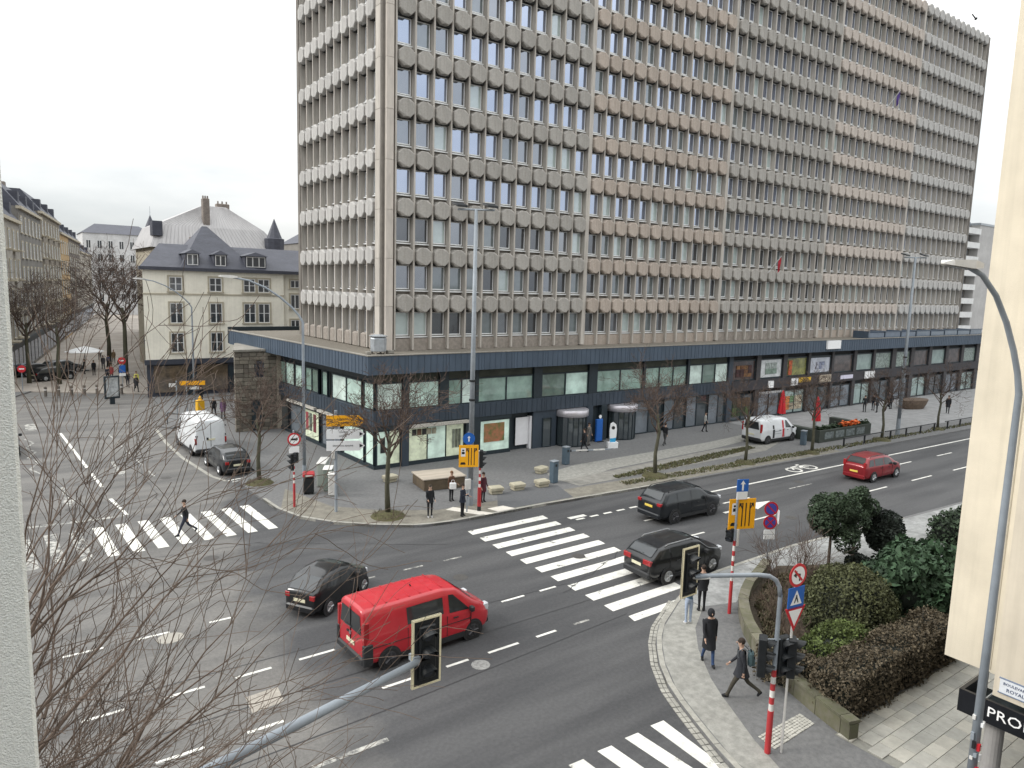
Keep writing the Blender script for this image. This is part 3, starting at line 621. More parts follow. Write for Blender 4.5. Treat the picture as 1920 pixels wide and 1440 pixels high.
for n_, (a, b_, k_) in enumerate(bays):
    framed('window', a, b_, UZ0, UZ1+.15, 39.86, [SG[k_]], 1, fr=.12 if n_ != 3 else .2)
    framed('shop_window', a+.1, b_-.1, .16, 2.5, 39.86, [SH[2], SH[3], SG['green']][n_ % 3:n_ % 3+1], 2, fr=.09)
    pbox('pillar', b_+.03, (bays[n_+1][0] if n_+1 < len(bays) else b_+.7)-.03, 39.68, 40.25, .1, 6.18, mat('anthracite_pillar', srgb(60,58,60), .6, .15, 3))
pbox('pillar', 52.78, 53.35, 39.68, 40.25, .1, 6.18, M_fas2)
pbox('header', 53.3, XR, 39.98, 40.25, UZ1+.15, 6.2, M_blk)
goods(54, 56.3, 4.1, 5.2, 39.85, [(.16,.07,.03),(.05,.02,.02),(.20,.10,.04)], 4, 3); goods(58.4, 60.2, 4.2, 5.3, 39.85, [(.18,.24,.20),(.34,.38,.36)], 2, 2); goods(62.1,62.7,3.95,5.4,39.85,[(.55,.36,.03),(.45,.10,.04)],1,3)
goods(66.9,68.4,4.3,5.1,39.85,[(.20,.22,.30),(.35,.36,.42)],3,2); goods(53.8,56.4,.5,2.2,39.85,[(.06,.08,.03),(.10,.06,.03),(.03,.04,.02)],4,2); goods(62.0,64.8,.5,1.9,39.85,[(.45,.16,.05),(.35,.30,.22),(.12,.20,.10)],4,2)
# shop signs on the spandrel
def sign_box(x0, x1, z0, z1, m): return pbox('shop_sign', x0, x1, 39.5, 39.6, z0, z1, m)
M_sw = mat('sign_white', (.80,.80,.80), .5, .05, 5); M_sy = mat('sign_yellow', (.75,.45,.03), .5, .05, 5)
M_sink = mat('sign_ink', (.02,.02,.03), .6, .1)
def pole_text(s, x, z, size, m, y=39.485): lettering(s, size, m, POD, face_mtx((GX(x),GY(y),z),(1,0,0)))
sign_box(58.6,59.4,2.95,3.6,M_sw); sign_box(62.3,63.4,2.95,3.65,M_sw); sign_box(63.6,65.6,3.2,3.65,M_sy); sign_box(67.2,69.3,3.0,3.75,mat('sign_photo', (.42,.36,.28), .6, .6, 3)); sign_box(76.0,78.0,2.95,3.7,M_sw)
pole_text('4', 62.85, 3.3, .6, M_sink); pole_text('auchan', 77.0, 3.35, .42, M_sink) if False else None
lettering('wedding', .62, M_sw, POD, face_mtx((GX(72.3),GY(39.60),3.35),(1,0,0))) if False else None
MB().box(GX(71.2),GX(73.6),GY(39.56),GY(39.61),3.12,3.52).build('shop_sign', mat('sign_lilac', (.62,.60,.72), .5, .1), POD)
pbox('fascia_sign', 66.9, 69.3, 38.78, 38.96, 6.45, 7.28, M_sw)
for z in (2.45,): pbox('awning_roll', 57.2, 60.8, 39.35, 39.6, 2.45, 2.62, mat('awning_grey', (.34,.34,.34), .7, .1))
# left flank ground floor
for n_, (y0, y1, k_) in enumerate(((40.0,41.1,0),(41.3,44.2,0),(44.6,47.6,3),(48.0,50.6,1),(51.0,53.2,3),(53.6,55.6,2))): framedL(y0, y1, .3, 2.5, [SH[k_]], 'shop_window', 0.0)
ppoly('plinth', [(pl(56)-.06,56),(18.58,39.8),(19.0,40.25),(pl(56)+.4,56)], .1, .3, M_dk); ppoly('lintel', [(pl(56)-.04,56),(18.62,39.86),(18.9,40.2),(pl(56)+.4,56)], 2.5, 2.87, M_dk)
for y0, y1 in ((41.4,47.5),(48,53)): ppoly('awning_roll', [(pl(y1)-.42,y1),(pl(y0)-.42,y0),(pl(y0)-.2,y0),(pl(y1)-.2,y1)], 2.66, 2.82, mat('awning_stripe', (.40,.38,.34), .8, .4, 14))
ppoly('awning_roll', [(20.9,39.32),(25.2,39.32),(25.2,39.6),(20.9,39.6)], 2.62, 2.8, mat('awning_stripe', (.40,.38,.34)))
for y0, c in ((48.6,(.14,.03,.04)),(49.3,(.10,.12,.10)),(49.9,(.25,.05,.06)),(45.6,(.10,.10,.09)),(46.5,(.18,.17,.15))):
    a = Vector((pl(y0)-.03,y0)); ppoly('display_board', [(a.x,a.y+.45),(a.x+.02,a.y),(a.x+.05,a.y),(a.x+.03,a.y+.45)], .9, 2.2, mat('display_%d_%d_%d' % tuple(int(v*99) for v in c), c, .7, .5, 3))
# steel and glass roof lantern and ventilation unit on the podium roof
lan = thing('roof_lantern', 'low blue steel and glass lantern on the podium roof at the right', 'roof lantern', (76, 39.6, 7.26))
for i in range(8):
    MB().prism([(i*3.6,0),(i*3.6+3.4,0),(i*3.6+3.4,1.6),(i*3.6,1.6)], 0, .62+.05*(i % 2)).build('glazed_box', glass('lantern_glass', (.10,.14,.19), .3), lan)
    MB().box(i*3.6-.06,i*3.6+.06,-.05,1.65,0,.8).build('frame', M_fas, lan)
MB().box(-.1,28.9,-.08,.05,.70,.80).build('rail', M_fas, lan)
un = thing('ventilation_unit', 'grey metal ventilation box on the podium roof corner', 'ventilation unit', (19.35, 40.9, 7.26))
M_zn = mat('zinc', (.40,.43,.46), .4, .15, 4, metal=.5)
MB().lathe([(.48,.15),(.50,.2),(.52,.95),(.45,1.05)], 10).build('casing', M_zn, un); MB().lathe([(.55,1.08),(.6,1.12),(.3,1.2)], 10).build('lid', M_zn, un)
for dx, dy in ((-.3,-.3),(.3,-.3),(.3,.3),(-.3,.3)): MB().box(dx-.05,dx+.05,dy-.05,dy+.05,0,.2).build('foot', M_cap, un)
MB().bbox(.55,.95,-.3,.1,0,.22,.03).build('ballast_block', M_cap, un); MB().bbox(-.9,-.62,-.35,.0,0,.18,.03).build('ballast_block', M_cap, un)
# ------------------------------------------------------------------ other buildings
M_slate = mat('slate_roof', srgb(72,74,84), .6, .18, 3, bump=.3, bscale=30, stretch=(1,1,4), dirt=.2)
M_cream = mat('cream_render', srgb(242,238,224), .9, .04, 3, streak=.06, bump=.15, bscale=60, dirt=.10)
M_surr = mat('stone_surround', srgb(182,174,156), .9, .1, 8, dirt=.15)
M_houseglass = glass('house_pane', (.03,.035,.04), .16); 
def win(parent, mtx, w_, h_, wm=M_wfr, gm=None, surround=None, leaves=2, name='window', rails=1):
    """window in local frame: x right, y into wall, z up, origin bottom centre on the wall face"""
    key = (round(w_,2), round(h_,2), wm.name, surround.name if surround else '', leaves, rails)
    if key not in WINS:
        b = MB(); hw = w_/2; f_ = .07
        if surround:
            s_ = .16
            for x0, x1, z0, z1 in ((-hw-s_,hw+s_,h_,h_+s_),(-hw-s_,-hw,0,h_),(hw,hw+s_,0,h_)): b.box(x0,x1,-.06,.05,z0,z1,1)
            b.box(-hw-s_-.05,hw+s_+.05,-.14,.05,-.12,0,1)
        for x0, x1, z0, z1 in ((-hw,hw,0,f_),(-hw,hw,h_-f_,h_),(-hw,-hw+f_,f_,h_-f_),(hw-f_,hw,f_,h_-f_)): b.box(x0,x1,-.035,.05,z0,z1)
        for i in range(1, leaves): c = -hw+w_*i/leaves; b.box(c-f_*.7,c+f_*.7,-.035,.05,f_,h_-f_)
        for i in range(1, rails+1): c = h_*i/(rails+1); b.box(-hw+f_,hw-f_,-.02,.05,c-.025,c+.025)
        WINS[key] = (b.mesh('window', [wm, surround] if surround else [wm]), MB().add([(-hw+f_,-.012,f_),(hw-f_,-.012,f_),(hw-f_,-.012,h_-f_),(-hw+f_,-.012,h_-f_)], [(0,1,2,3)]).mesh('pane', M_houseglass))
    a, p = WINS[key]; o_ = ob(name, a, parent); o_.matrix_local = mtx
    po = ob('pane', p, o_)
    if gm: po.material_slots[0].link = 'OBJECT'; po.material_slots[0].material = gm
    return o_
WINS = {}
def wmtx(x, y, z, rz=0): return Matrix.Translation((x,y,z)) @ Matrix.Rotation(rz, 4, 'Z')

# cream corner house
CH = thing('cream_house', 'cream rendered house with dark slate roof and white dormers', 'house', (11.45, 75.2, 0))
MB().prism([(0,0),(13.3,0),(13.3,13),(2.2,13)],3.6,12.5).build('wall', M_cream, CH); MB().box(13.32,22,.35,13,3.6,12.5).build('wall', M_cream, CH)
MB().prism([(.1,.25),(22,.25),(22,13),(2.3,13)],.1,3.6).build('shopfront_wall', mat('anthracite_shopfront', srgb(58,62,72), .6, .12, 3), CH)
MB().box(-.08,22,-.08,.2,3.25,3.75).build('shop_fascia', mat('anthracite_shopfront', srgb(58,62,72)), CH)
MB().box(-.06,13.3,-.05,0,9.98,10.12).build('string_course', M_surr, CH); MB().box(-.3,22,-.35,.4,12.3,12.62).build('cornice', M_slate, CH)
for x, dbl in ((2.85,1),(6.5,1),(10.5,2)):
    for z, h_ in ((10.35,1.35),(7.25,1.95),(4.4,1.9)):
        if dbl == 2 and z < 5: continue
        if dbl == 1: win(CH, wmtx(x, -.02, z), 1.15, h_, surround=M_surr, rails=1)
        else:
            for dx in (-.72,.72): win(CH, wmtx(x+dx, -.02, z), 1.15, h_, surround=M_surr, rails=1)
for z, h_ in ((10.9,.8),(8.7,1.5),(6.6,.9)): win(CH, wmtx(14.6, .33, z), .95, h_, surround=M_surr, rails=0)
def hip(b, x0, x1, y0, y1, z0, rx0, rx1, ry, zr):
    b.add([(x0,y0,z0),(x1,y0,z0),(x1,y1,z0),(x0,y1,z0),(rx0,ry,zr),(rx1,ry,zr)], [(0,1,5,4),(1,2,5),(2,3,4,5),(3,0,4),(0,3,2,1)])
b = MB(); b.add([(-.35,-.35,12.5),(22.2,-.35,12.5),(22.2,12,12.5),(1.9,12,12.5),(2.3,4.5,15.0),(20,4.5,15.0)], [(0,1,5,4),(1,2,5),(2,3,4,5),(3,0,4),(0,3,2,1)]); b.build('roof', M_slate, CH)
b = MB(); b.add([(3.3,-.1,12.62),(10.6,-.1,12.62),(10.6,10,12.62),(3.3,10,12.62),(6.5,5.0,17.0),(7.0,5.0,17.0)], [(0,1,5,4),(1,2,5),(2,3,4,5),(3,0,4)]); b.build('roof', M_slate, CH)
M_whitep = mat('white_paint', (.74,.74,.73), .6, .05, 6, dirt=.1)
for x, wd in ((4.5,1.0),(7.1,1.0),(10.55,1.9)):
    d = MB(); d.box(x-wd/2-.12,x+wd/2+.12,.25,2.6,12.75,14.0); do = d.build('dormer', M_slate, CH)
    d = MB(); d.add([(x-wd/2-.3,.05,14.0),(x+wd/2+.3,.05,14.0),(x+wd/2+.3,3.2,14.0),(x-wd/2-.3,3.2,14.0),(x,.25,14.42),(x,3.2,14.42)], [(0,1,4),(1,2,5,4),(2,3,5),(3,0,4,5),(0,3,2,1)]); d.build('dormer_roof', M_slate, do)
    win(CH, wmtx(x, .22, 12.9), wd, 1.05, wm=M_whitep, leaves=2 if wd < 1.5 else 3, rails=0, name='dormer_window')
for x in (.7,4.6,8.6): MB().box(x,x+2.9,.12,.24,.5,3.1).build('shop_window', glass('brown_shop_pane', (.10,.07,.04), .12, var=.6, scale=2), CH)
MB().box(3.7,4.5,.1,.24,.15,2.9).build('shop_door', M_dk, CH); MB().box(7.6,8.5,.1,.24,.15,2.9).build('shop_door', M_dk, CH)

# large house behind with a pale seamed roof
ZH = thing('zinc_roof_house', 'large house with pale grey seamed metal roof behind the cream house', 'house', (15.6, 95, 0))
M_seam = mat('seamed_zinc', srgb(172,170,170), .55, .06, 2, metal=.1, stretch=(4,1,.3), dirt=.12)
MB().box(.3,15.6,.3,14,.1,15.4).build('wall', M_surr, ZH)
b = MB(); b.add([(-.2,-.2,15.2),(15.8,-.2,15.2),(15.8,14,15.2),(-.2,14,15.2),(.9,1.6,18.0),(13.7,1.6,18.0),(13.7,12,18.0),(.9,12,18.0),(6.8,4.5,20.9),(9.7,4.5,20.9),(9.7,9,20.9),(6.8,9,20.9)],
    [(0,1,5,4),(1,2,6,5),(2,3,7,6),(3,0,4,7),(4,5,9,8),(5,6,10,9),(6,7,11,10),(7,4,8,11),(8,9,10,11)]); b.build('roof', M_seam, ZH)
sm = MB()
for i in range(34):
    x = .2+i*.46; t = lambda a, b_, u: a+(b_-a)*u
    f0 = x/15.6; p0 = (-.2+16*f0,-.2,15.2); p1 = (.9+12.8*f0,1.6,18.0); p2 = (6.8+2.9*f0,4.5,20.9); sm.tube([(p0[0],p0[1]-.03,p0[2]),(p1[0],p1[1]-.03,p1[2]),(p2[0],p2[1]-.03,p2[2])], .03, 4)
tag(sm.build('roof_seams', M_seam, ZH), kind='stuff')
M_brick = mat('chimney_brick', srgb(132,123,116), .9, .2, 10, dirt=.25)
for x, y, z0, z1, wd in ((6.7,2.4,18,21.6,.8),(9.5,5.5,20,21.4,1.6)):
    c = MB().bbox(x-wd/2,x+wd/2,y-.5,y+.5,z0,z1,.06).build('chimney', M_brick, ZH)
    for k in range(3): MB().cyl(x-wd/3+k*wd/3, y, z1, z1+.35, .11, .09, 8).build('chimney_pot', M_brick, c)
MB().lathe([(1.2,14.8),(1.3,17.0),(1.0,17.1),(.02,19.6)], 10, 14.6, .2).build('turret_roof', M_slate, ZH)
MB().box(.2,1.3,.3,2,16.6,18.3).build('attic_box', M_slate, ZH)

# houses along the left of the pedestrian street
def row_house(label, y0, y1, ztop, storeys, cols, wallm, roofm, bal=False, side=-1, gf=4.0, x_of=None, roofh=3.0, loc_name='street_house', wx=1.1):
    xf = x_of or (lambda y: .4+(y-88)*.155)
    a = Vector((xf(y0), y0)); b_ = Vector((xf(y1), y1)); d = (b_-a).normalized(); L_ = (b_-a).length; ang = math.atan2(d.y, d.x)
    # local x runs along the street; the facade looks to +X (side -1) or -X (side +1)
    t = thing(loc_name, label, 'house', (a.x, a.y, 0), ang)
    s_ = side; dep = 14*(-s_)
    Y = lambda v: v*(-s_)
    MB().box(0,L_-.05,min(0,dep),max(0,dep),.05,ztop).build('wall', wallm, t)
    MB().box(-.1,L_+.05,min(Y(-.35),Y(.2)),max(Y(-.35),Y(.2)),ztop-.3,ztop+.05).build('cornice', M_surr, t)
    q = MB(); q.add([(0,Y(-.2),ztop),(L_,Y(-.2),ztop),(L_,dep,ztop),(0,dep,ztop),(.2,Y(2.2),ztop+roofh),(L_-.2,Y(2.2),ztop+roofh),(L_-.2,dep*.8,ztop+roofh),(.2,dep*.8,ztop+roofh)], [(0,1,5,4),(1,2,6,5),(2,3,7,6),(3,0,4,7),(4,5,6,7)]); q.build('roof', roofm, t)
    sh = (ztop-gf-.5)/storeys; rzw = math.pi if s_ == 1 else 0
    for k in range(storeys):
        for c in range(cols):
            x = L_*(c+.5)/cols; win(t, wmtx(x, Y(-.02), gf+k*sh+.5, rzw), wx, sh*.62, leaves=2, rails=1, surround=M_surr)
            if bal and c % 2 == 0: MB().box(x-1,x+1,min(Y(-.9),Y(0)),max(Y(-.9),Y(0)),gf+k*sh+.2,gf+k*sh+.36).build('balcony', M_surr, t)
    for c in range(cols): MB().box(L_*(c+.12)/cols,L_*(c+.88)/cols,min(Y(-.05),Y(.03)),max(Y(-.05),Y(.03)),.5,gf-.8).build('shop_window', SH[2], t)
    MB().box(.2,L_-.2,min(Y(-.3),Y(0)),max(Y(-.3),Y(0)),gf-.7,gf-.1).build('shop_fascia', M_dk, t)
    for c in range(max(1, cols//2)): MB().box(L_*(c+.5)/(cols//2)-.6,L_*(c+.5)/(cols//2)+.6,min(Y(.3),Y(1.8)),max(Y(.3),Y(1.8)),ztop+.4,ztop+2.0).build('dormer', M_slate, t)
    MB().bbox(L_*.3,L_*.3+1.2,min(Y(5),Y(6)),max(Y(5),Y(6)),ztop+roofh-.2,ztop+roofh+1.6,.05).build('chimney', M_brick, t)
    return t
M_w = {k: mat(k+'_facade', srgb(*c), .9, .1, 2, dirt=.2, bump=.15, bscale=30) for k, c in dict(pale=(160,155,147), grey=(128,125,120), stone=(136,128,116), ochre=(176,148,108), brown=(100,93,87), white=(200,200,200)).items()}
row_house('pale house with balconies at the left edge of the street', 86, 104, 17.6, 4, 6, M_w['pale'], M_slate, True)
row_house('grey stone house with blank gable beside the pale house', 104.2, 124, 19.5, 5, 6, M_w['grey'], M_slate)
row_house('grey house with rows of tall windows along the pedestrian street', 124.2, 150, 20.5, 5, 7, M_w['stone'], M_slate, True)
row_house('narrow ochre house in the left row of the pedestrian street', 150.2, 166, 19, 4, 4, M_w['ochre'], M_slate)
row_house('dark brown house past the narrow ochre one', 166.2, 192, 19, 5, 6, M_w['brown'], M_slate)
row_house('farthest pale house at the end of the left street row', 192.2, 230, 17, 4, 7, M_w['pale'], M_slate)
xr = lambda y: 12.6+(y-80)*.142
row_house('slate roofed house next behind the cream house', 89.5, 108, 10.5, 2, 5, M_w['grey'], M_slate, side=1, x_of=xr, roofh=4.5)
row_house('stone house with skylit slate roof on the right of the street', 108.2, 135, 12.0, 3, 6, M_w['stone'], M_slate, side=1, x_of=xr, roofh=5)
row_house('small brown house on the right far down the street', 135.2, 170, 11, 3, 6, M_w['brown'], M_slate, side=1, x_of=xr, roofh=4)
# far ends of the street
def far_block(label, x0, x1, y, z, m, cols, st, roof=True, dep=16, name='distant_house'):
    t = thing(name, label, 'house', (x0, y, 0)); L_ = x1-x0
    MB().box(0,L_,0,dep,0,z).build('wall', m, t); q = MB(); hip(q, -.3, L_+.3, -.3, dep, z, L_*.2, L_*.8, dep/2, z+3.2); q.build('roof', M_slate, t)
    for c in range(cols):
        for k in range(st): win(t, wmtx(L_*(c+.5)/cols, -.02, 4+k*(z-4.5)/st), L_/cols*.42, (z-4.5)/st*.6, rails=0)
    return t
far_block('distant white house closing the pedestrian street', 22, 42, 245, 24, M_w['white'], 7, 5)
far_block('distant pale house left of the white one', 3, 21.5, 262, 20, M_w['pale'], 6, 4)
far_block('distant grey house between tower and pale seamed roof', 62, 78, 175, 21, M_w['grey'], 6, 4)
tu = thing('turret', 'small round turret with pointed slate roof beside the cream house', 'turret', (20.6, 126, 0))
MB().lathe([(1.9,0),(1.9,15.5),(2.2,15.6),(2.2,15.9)], 14).build('wall', M_w['stone'], tu); MB().lathe([(2.4,15.9),(1.3,18.0),(.05,21.2)], 14).build('roof', M_slate, tu); MB().cyl(0,0,21.2,22.6,.05,.02,6).build('finial', M_zn, tu)
# apartment slab beyond the tower's right end
AP = thing('apartment_slab', 'grey blank-walled apartment slab with white balconies right of the tower', 'apartment building', (114.2, 46, 0))
M_apt = mat('apartment_concrete', srgb(186,184,182), .9, .06, 2, bump=.15, bscale=20, dirt=.15)
MB().box(2.8,10.5,0,20,0,22.6).build('wall', M_apt, AP); MB().box(-1.0,2.78,1.2,20,0,22.4).build('recess_wall', M_core, AP); MB().box(10.5,13,1.5,20,0,22.4).build('recess_wall', M_core, AP)
for k in range(9):
    z = 5.2+k*2.0
    MB().box(-1.4,2.78,-.2,1.2,z,z+.8).build('balcony', M_whitep, AP); MB().box(-.6,2.2,1.12,1.2,z+.9,z+1.8).build('window', SH[3], AP)
    MB().box(10.52,13.0,.3,1.5,z,z+.8).build('balcony', M_whitep, AP)
MB().box(2.6,10.6,-.1,20,22.6,22.9).build('parapet', M_zn, AP)
# stone annex at the podium's far corner
AN = thing('stone_annex', 'rough stone block with arched grille window under the podium roof', 'building', (14.35, 55.1, 0))
MB().prism([(.1,.12),(3.3,.12),(3.3,6),(1.75,6)],.05,6.25).build('wall', mat('stone_backing', srgb(104,96,84), .95, .2, 6), AN)
stm = [mat('annex_stone_%d' % i, srgb(*c), .92, .15, 7, bump=.5, bscale=40, dirt=.2) for i, c in enumerate(((124,117,106),(112,106,96),(134,127,116),(102,96,88)))]
smesh = {}
r_, z = 0, .1
while z < 6.2:
    hh = rnd.choice((.26,.30,.34)); x = 0
    while x < 3.35:
        ww = min(rnd.uniform(.35,.75), 3.4-x); 
        if 3.4-x-ww < .2: ww = 3.4-x
        cx, cz = x+ww/2, z+hh/2
        if not (1.35 < cx < 2.35 and 4.2 < cz < 5.5) and not (1.2 < cx < 2.1 and cz < 2.6):
            d_ = rnd.uniform(-.025,.03); MB().bbox(x+.012,x+ww-.012,-.02+d_,.2,z+.012,min(z+hh-.012,6.24),.018).build('stone', rnd.choice(stm), AN)
        x += ww
    z += hh
gw = MB()
arch = [(1.38,4.25),(2.32,4.25),(2.32,5.2)]+[(1.85+.47*math.cos(R(a)),5.2+.3*math.sin(R(a))) for a in range(20,180,20)]+[(1.38,5.2)]
gw.add([(x,.06,z_) for x, z_ in arch], [tuple(range(len(arch)))]); ao = gw.build('arched_window', glass('dark_leaded_pane', (.03,.035,.055), .12), AN)
for i in range(5): MB().box(1.45+i*.19,1.48+i*.19,.0,.05,4.27,5.4).build('grille_bar', M_blk, ao)
for i in range(4): MB().box(1.4,2.3,.0,.05,4.4+i*.28,4.43+i*.28).build('grille_bar', M_blk, ao)
MB().box(1.22,2.08,.03,.1,.15,2.6).build('door', M_dk, AN); MB().box(1.1,2.2,-.06,.1,2.6,2.78).build('door_lintel', stm[2], AN)
MB().box(3.15,3.5,-.08,.6,.1,6.2).build('quoin', mat('annex_quoin', srgb(160,150,136), .9, .1, 5, dirt=.2), AN)
MB().prism([(-.1,-.1),(3.5,-.1),(3.5,6),(1.6,6)],6.25,6.4).build('coping', M_cap, AN)

# cream office block at the right edge, with its black sign band
RB = thing('cream_corner_block', 'cream rendered block at the right edge with black sign canopy', 'building', (18.8, 7.1, 0))
M_rb = mat('ivory_render', srgb(220,211,192), .9, .05, 1.5, bump=.3, bscale=90, dirt=.12, streak=.07)
MB().box(0,12,-22,0,2.82,24).build('upper_wall', M_rb, RB); MB().box(2.4,11.5,-21,-1.4,.1,2.82).build('ground_floor_wall', mat('shop_dark_wall', srgb(70,68,66), .6, .2, 2), RB)
for y0, y1 in ((-3.6,-1.8),(-6,-4)): MB().box(2.3,2.4,y0,y1,.3,2.5).build('shop_window', SH[3], RB)
MB().box(-.012,.0,-1.02,-.99,2.9,24).build('render_joint', M_surr, RB)
# projecting bay with the sign canopy, a tray fixed below the wall
MB().box(-1.2,.0,-21.9,-1.5,2.9,24).build('projecting_bay', mat('ivory_render_bay', srgb(216,206,188), .9, .05, 1.5, bump=.3, bscale=90, dirt=.12, streak=.08), RB)
M_sgn = mat('black_sign', (.008,.009,.012), .35, .2, 4)
MB().box(-1.42,-1.34,-9,-.92,2.31,2.84).build('sign_board', M_sgn, RB); MB().box(-1.34,0,-1.0,-.92,2.31,2.84).build('sign_end', M_sgn, RB); MB().box(-1.34,-.01,-9,-1.0,2.31,2.43).build('canopy_tray', M_dk, RB)
MB().tube([(-1.3,-1.3,2.6),(-.05,-1.3,2.62)], .025, 6).build('canopy_bracket', M_zn, RB)
lettering('PROF', .33, mat('sign_letter_white', (.85,.85,.85), .5, .03), RB, face_mtx((-1.427,-1.93,2.58),(0,-1,0)), sx=1.08)
MB().cyl(-.95,-1.55,.1,2.31,.19,n=18).build('column', mat('grey_column', srgb(150,148,146), .6, .1, 4), RB)
M_pb = mat('plate_grey_blue', (.16,.20,.28), .4, .1); M_pi = mat('plate_ink', (.03,.05,.12), .5, .05)
MB().box(-1.225,-1.2,-2.25,-1.62,3.05,3.36).build('street_plate', mat('plate_white', (.66,.69,.73), .4, .06, 6), RB); MB().box(-1.228,-1.2,-2.27,-1.60,3.36,3.385).build('plate_border', M_pb, RB); MB().box(-1.228,-1.2,-2.27,-1.60,3.025,3.05).build('plate_border', M_pb, RB)
lettering('BOULEVARD', .085, M_pi, RB, face_mtx((-1.228,-1.93,3.27),(0,-1,0))); lettering('ROYAL', .11, M_pi, RB, face_mtx((-1.228,-1.93,3.14),(0,-1,0)))
# the block across the junction behind the viewpoint (seen in the tower's window reflections)
OB_ = thing('corner_block', 'stone office block behind the viewpoint mirrored in the tower windows', 'building', (-60, -34.5, 0))
MB().box(0,69,0,21,0,27).build('wall', mat('block_stone', srgb(128,120,108), .9, .15, 1, dirt=.2), OB_)
for k in range(6): MB().box(1,68,21.0,21.06,4.5+k*3.4,6.5+k*3.4).build('window_band', SH[2], OB_)
MB().box(-.4,69.4,-.4,21.4,27,27.6).build('cornice', M_surr, OB_)
# roughcast pier of the building the view is taken from
PR = thing('roughcast_pier', 'pale grey roughcast wall pier close by at the left edge', 'wall pier', (0, 1.5, 0))
M_rc = mat('roughcast', srgb(236,239,235), .95, .07, 90, bump=.45, bscale=320, detail=6)
MB().bbox(-.45, .0215, 0, .30, 0, 12.16, .006).build('pier', M_rc, PR); MB().box(-.47,.03,-.02,.32,-.0,.4).build('base', M_surr, PR)
MB().box(-.45,-.014,-.03,.0,9.6,10.66).build('window_frame', mat('brown_frame', (.10,.06,.04), .6, .1), PR)
# ------------------------------------------------------------------ street furniture
M_galv = mat('galvanised_steel', (.27,.30,.33), .55, .12, 5, metal=.15, dirt=.15)
M_grey = mat('grey_post_paint', srgb(142,150,158), .5, .08, 4, dirt=.18); M_red = mat('post_red', (.42,.035,.04), .5, .1, 5, dirt=.15); M_wht = mat('post_white', (.70,.69,.66), .55, .08, 5, dirt=.2)
M_bk = mat('signal_black', (.012,.014,.016), .45, .2, 5); M_lens = mat('unlit_lens', (.03,.035,.045), .2, .3, 8, spec=.7); M_brd = mat('pale_yellow_border', (.72,.66,.46), .6, .06, 6)
M_or = mat('sign_orange', (.86,.40,.01), .5, .05, 4); M_swt = mat('sign_face_white', (.78,.79,.80), .5, .04, 4); M_sbl = mat('sign_blue', (.015,.11,.42), .45, .06, 4); M_srd = mat('sign_red', (.50,.02,.03), .45, .06, 4); M_ink = mat('sign_black', (.015,.015,.018), .5, .05)
def signal_head(parent, pos, rz, n=3, s=1.0, board=False, name='signal_head'):
    """lamps look to local -y"""
    h = .30*s; b = MB(); b.bbox(-.15*s,.15*s,0,.18*s,-n*h/2,n*h/2,.02)
    o_ = b.build(name, M_bk, parent, loc=pos, rz=rz)
    for i in range(n):
        z = (i-(n-1)/2)*h
        MB().tube([(0,.0,z),(0,-.015,z)], [.105*s,.10*s], 16).build('lens', M_lens, o_)
        V = []; F = []; k = 12
        for j in range(k+1):
            t = R(-20+220*j/k); V += [(.118*s*math.cos(t), 0, z+.118*s*math.sin(t)), (.122*s*math.cos(t), -.20*s*(.35+.65*max(0,math.sin(t))), z+.118*s*math.sin(t)-.015)]
        for j in range(k): F.append((2*j,2*j+1,2*j+3,2*j+2))
        MB().add(V, F).build('visor', M_bk, o_)
    if board:
        bw, bh, e_ = .26*s, n*h/2+.12*s, .034*s; q = MB(); q.box(-bw,bw,.05,.07,-bh,bh); q.build('backboard', M_bk, o_)
        q = MB(); 
        for x0, x1, z0, z1 in ((-bw,bw,bh-e_,bh),(-bw,bw,-bh,-bh+e_),(-bw,-bw+e_,-bh+e_,bh-e_),(bw-e_,bw,-bh+e_,bh-e_)): q.box(x0,x1,.04,.0795,z0,z1)
        q.build('board_border', M_brd, o_)
    return o_
def bands(t, x, y, r_, zred, ztop, n=5, zwhite=None):
    MB().cyl(x,y,.0,zred,r_*1.25,r_*1.2).build('base_sleeve', M_red, t); z = zred; hh = (ztop-zred)/n
    for i in range(n): MB().cyl(x,y,z,z+hh-.001,r_,n=12).build('pole_band', M_wht if i % 2 == 0 else M_red, t); z += hh
def disc(b, r_, y, z, n=28, mi=0, th=.012): b.tube([(0,y+th,z),(0,y,z)], r_, n, mi)
def plate(parent, pos, rz, w_, h_, m, name='sign_plate', rim=None):
    q = MB(); q.bbox(-w_/2,w_/2,0,.025,-h_/2,h_/2,.008); o_ = q.build(name, m, parent, loc=pos, rz=rz)
    return o_
def flat(parent, pts, m, y=-.004, name='sign_symbol'):
    return MB().add([(p[0],y,p[1]) for p in pts], [tuple(range(len(pts)))]).build(name, m, parent)
def round_sign(parent, pos, rz, r_, rim, face, name='round_sign'):
    q = MB(); disc(q, r_, 0, 0); o_ = q.build(name, rim, parent, loc=pos, rz=rz)
    MB().tube([(0,-.001,0),(0,-.004,0)], r_*.76, 28).build('sign_face', face, o_); return o_
ARUP = [(-.035,-.18),(.035,-.18),(.035,.05),(.10,.05),(0,.19),(-.10,.05),(-.035,.05)]
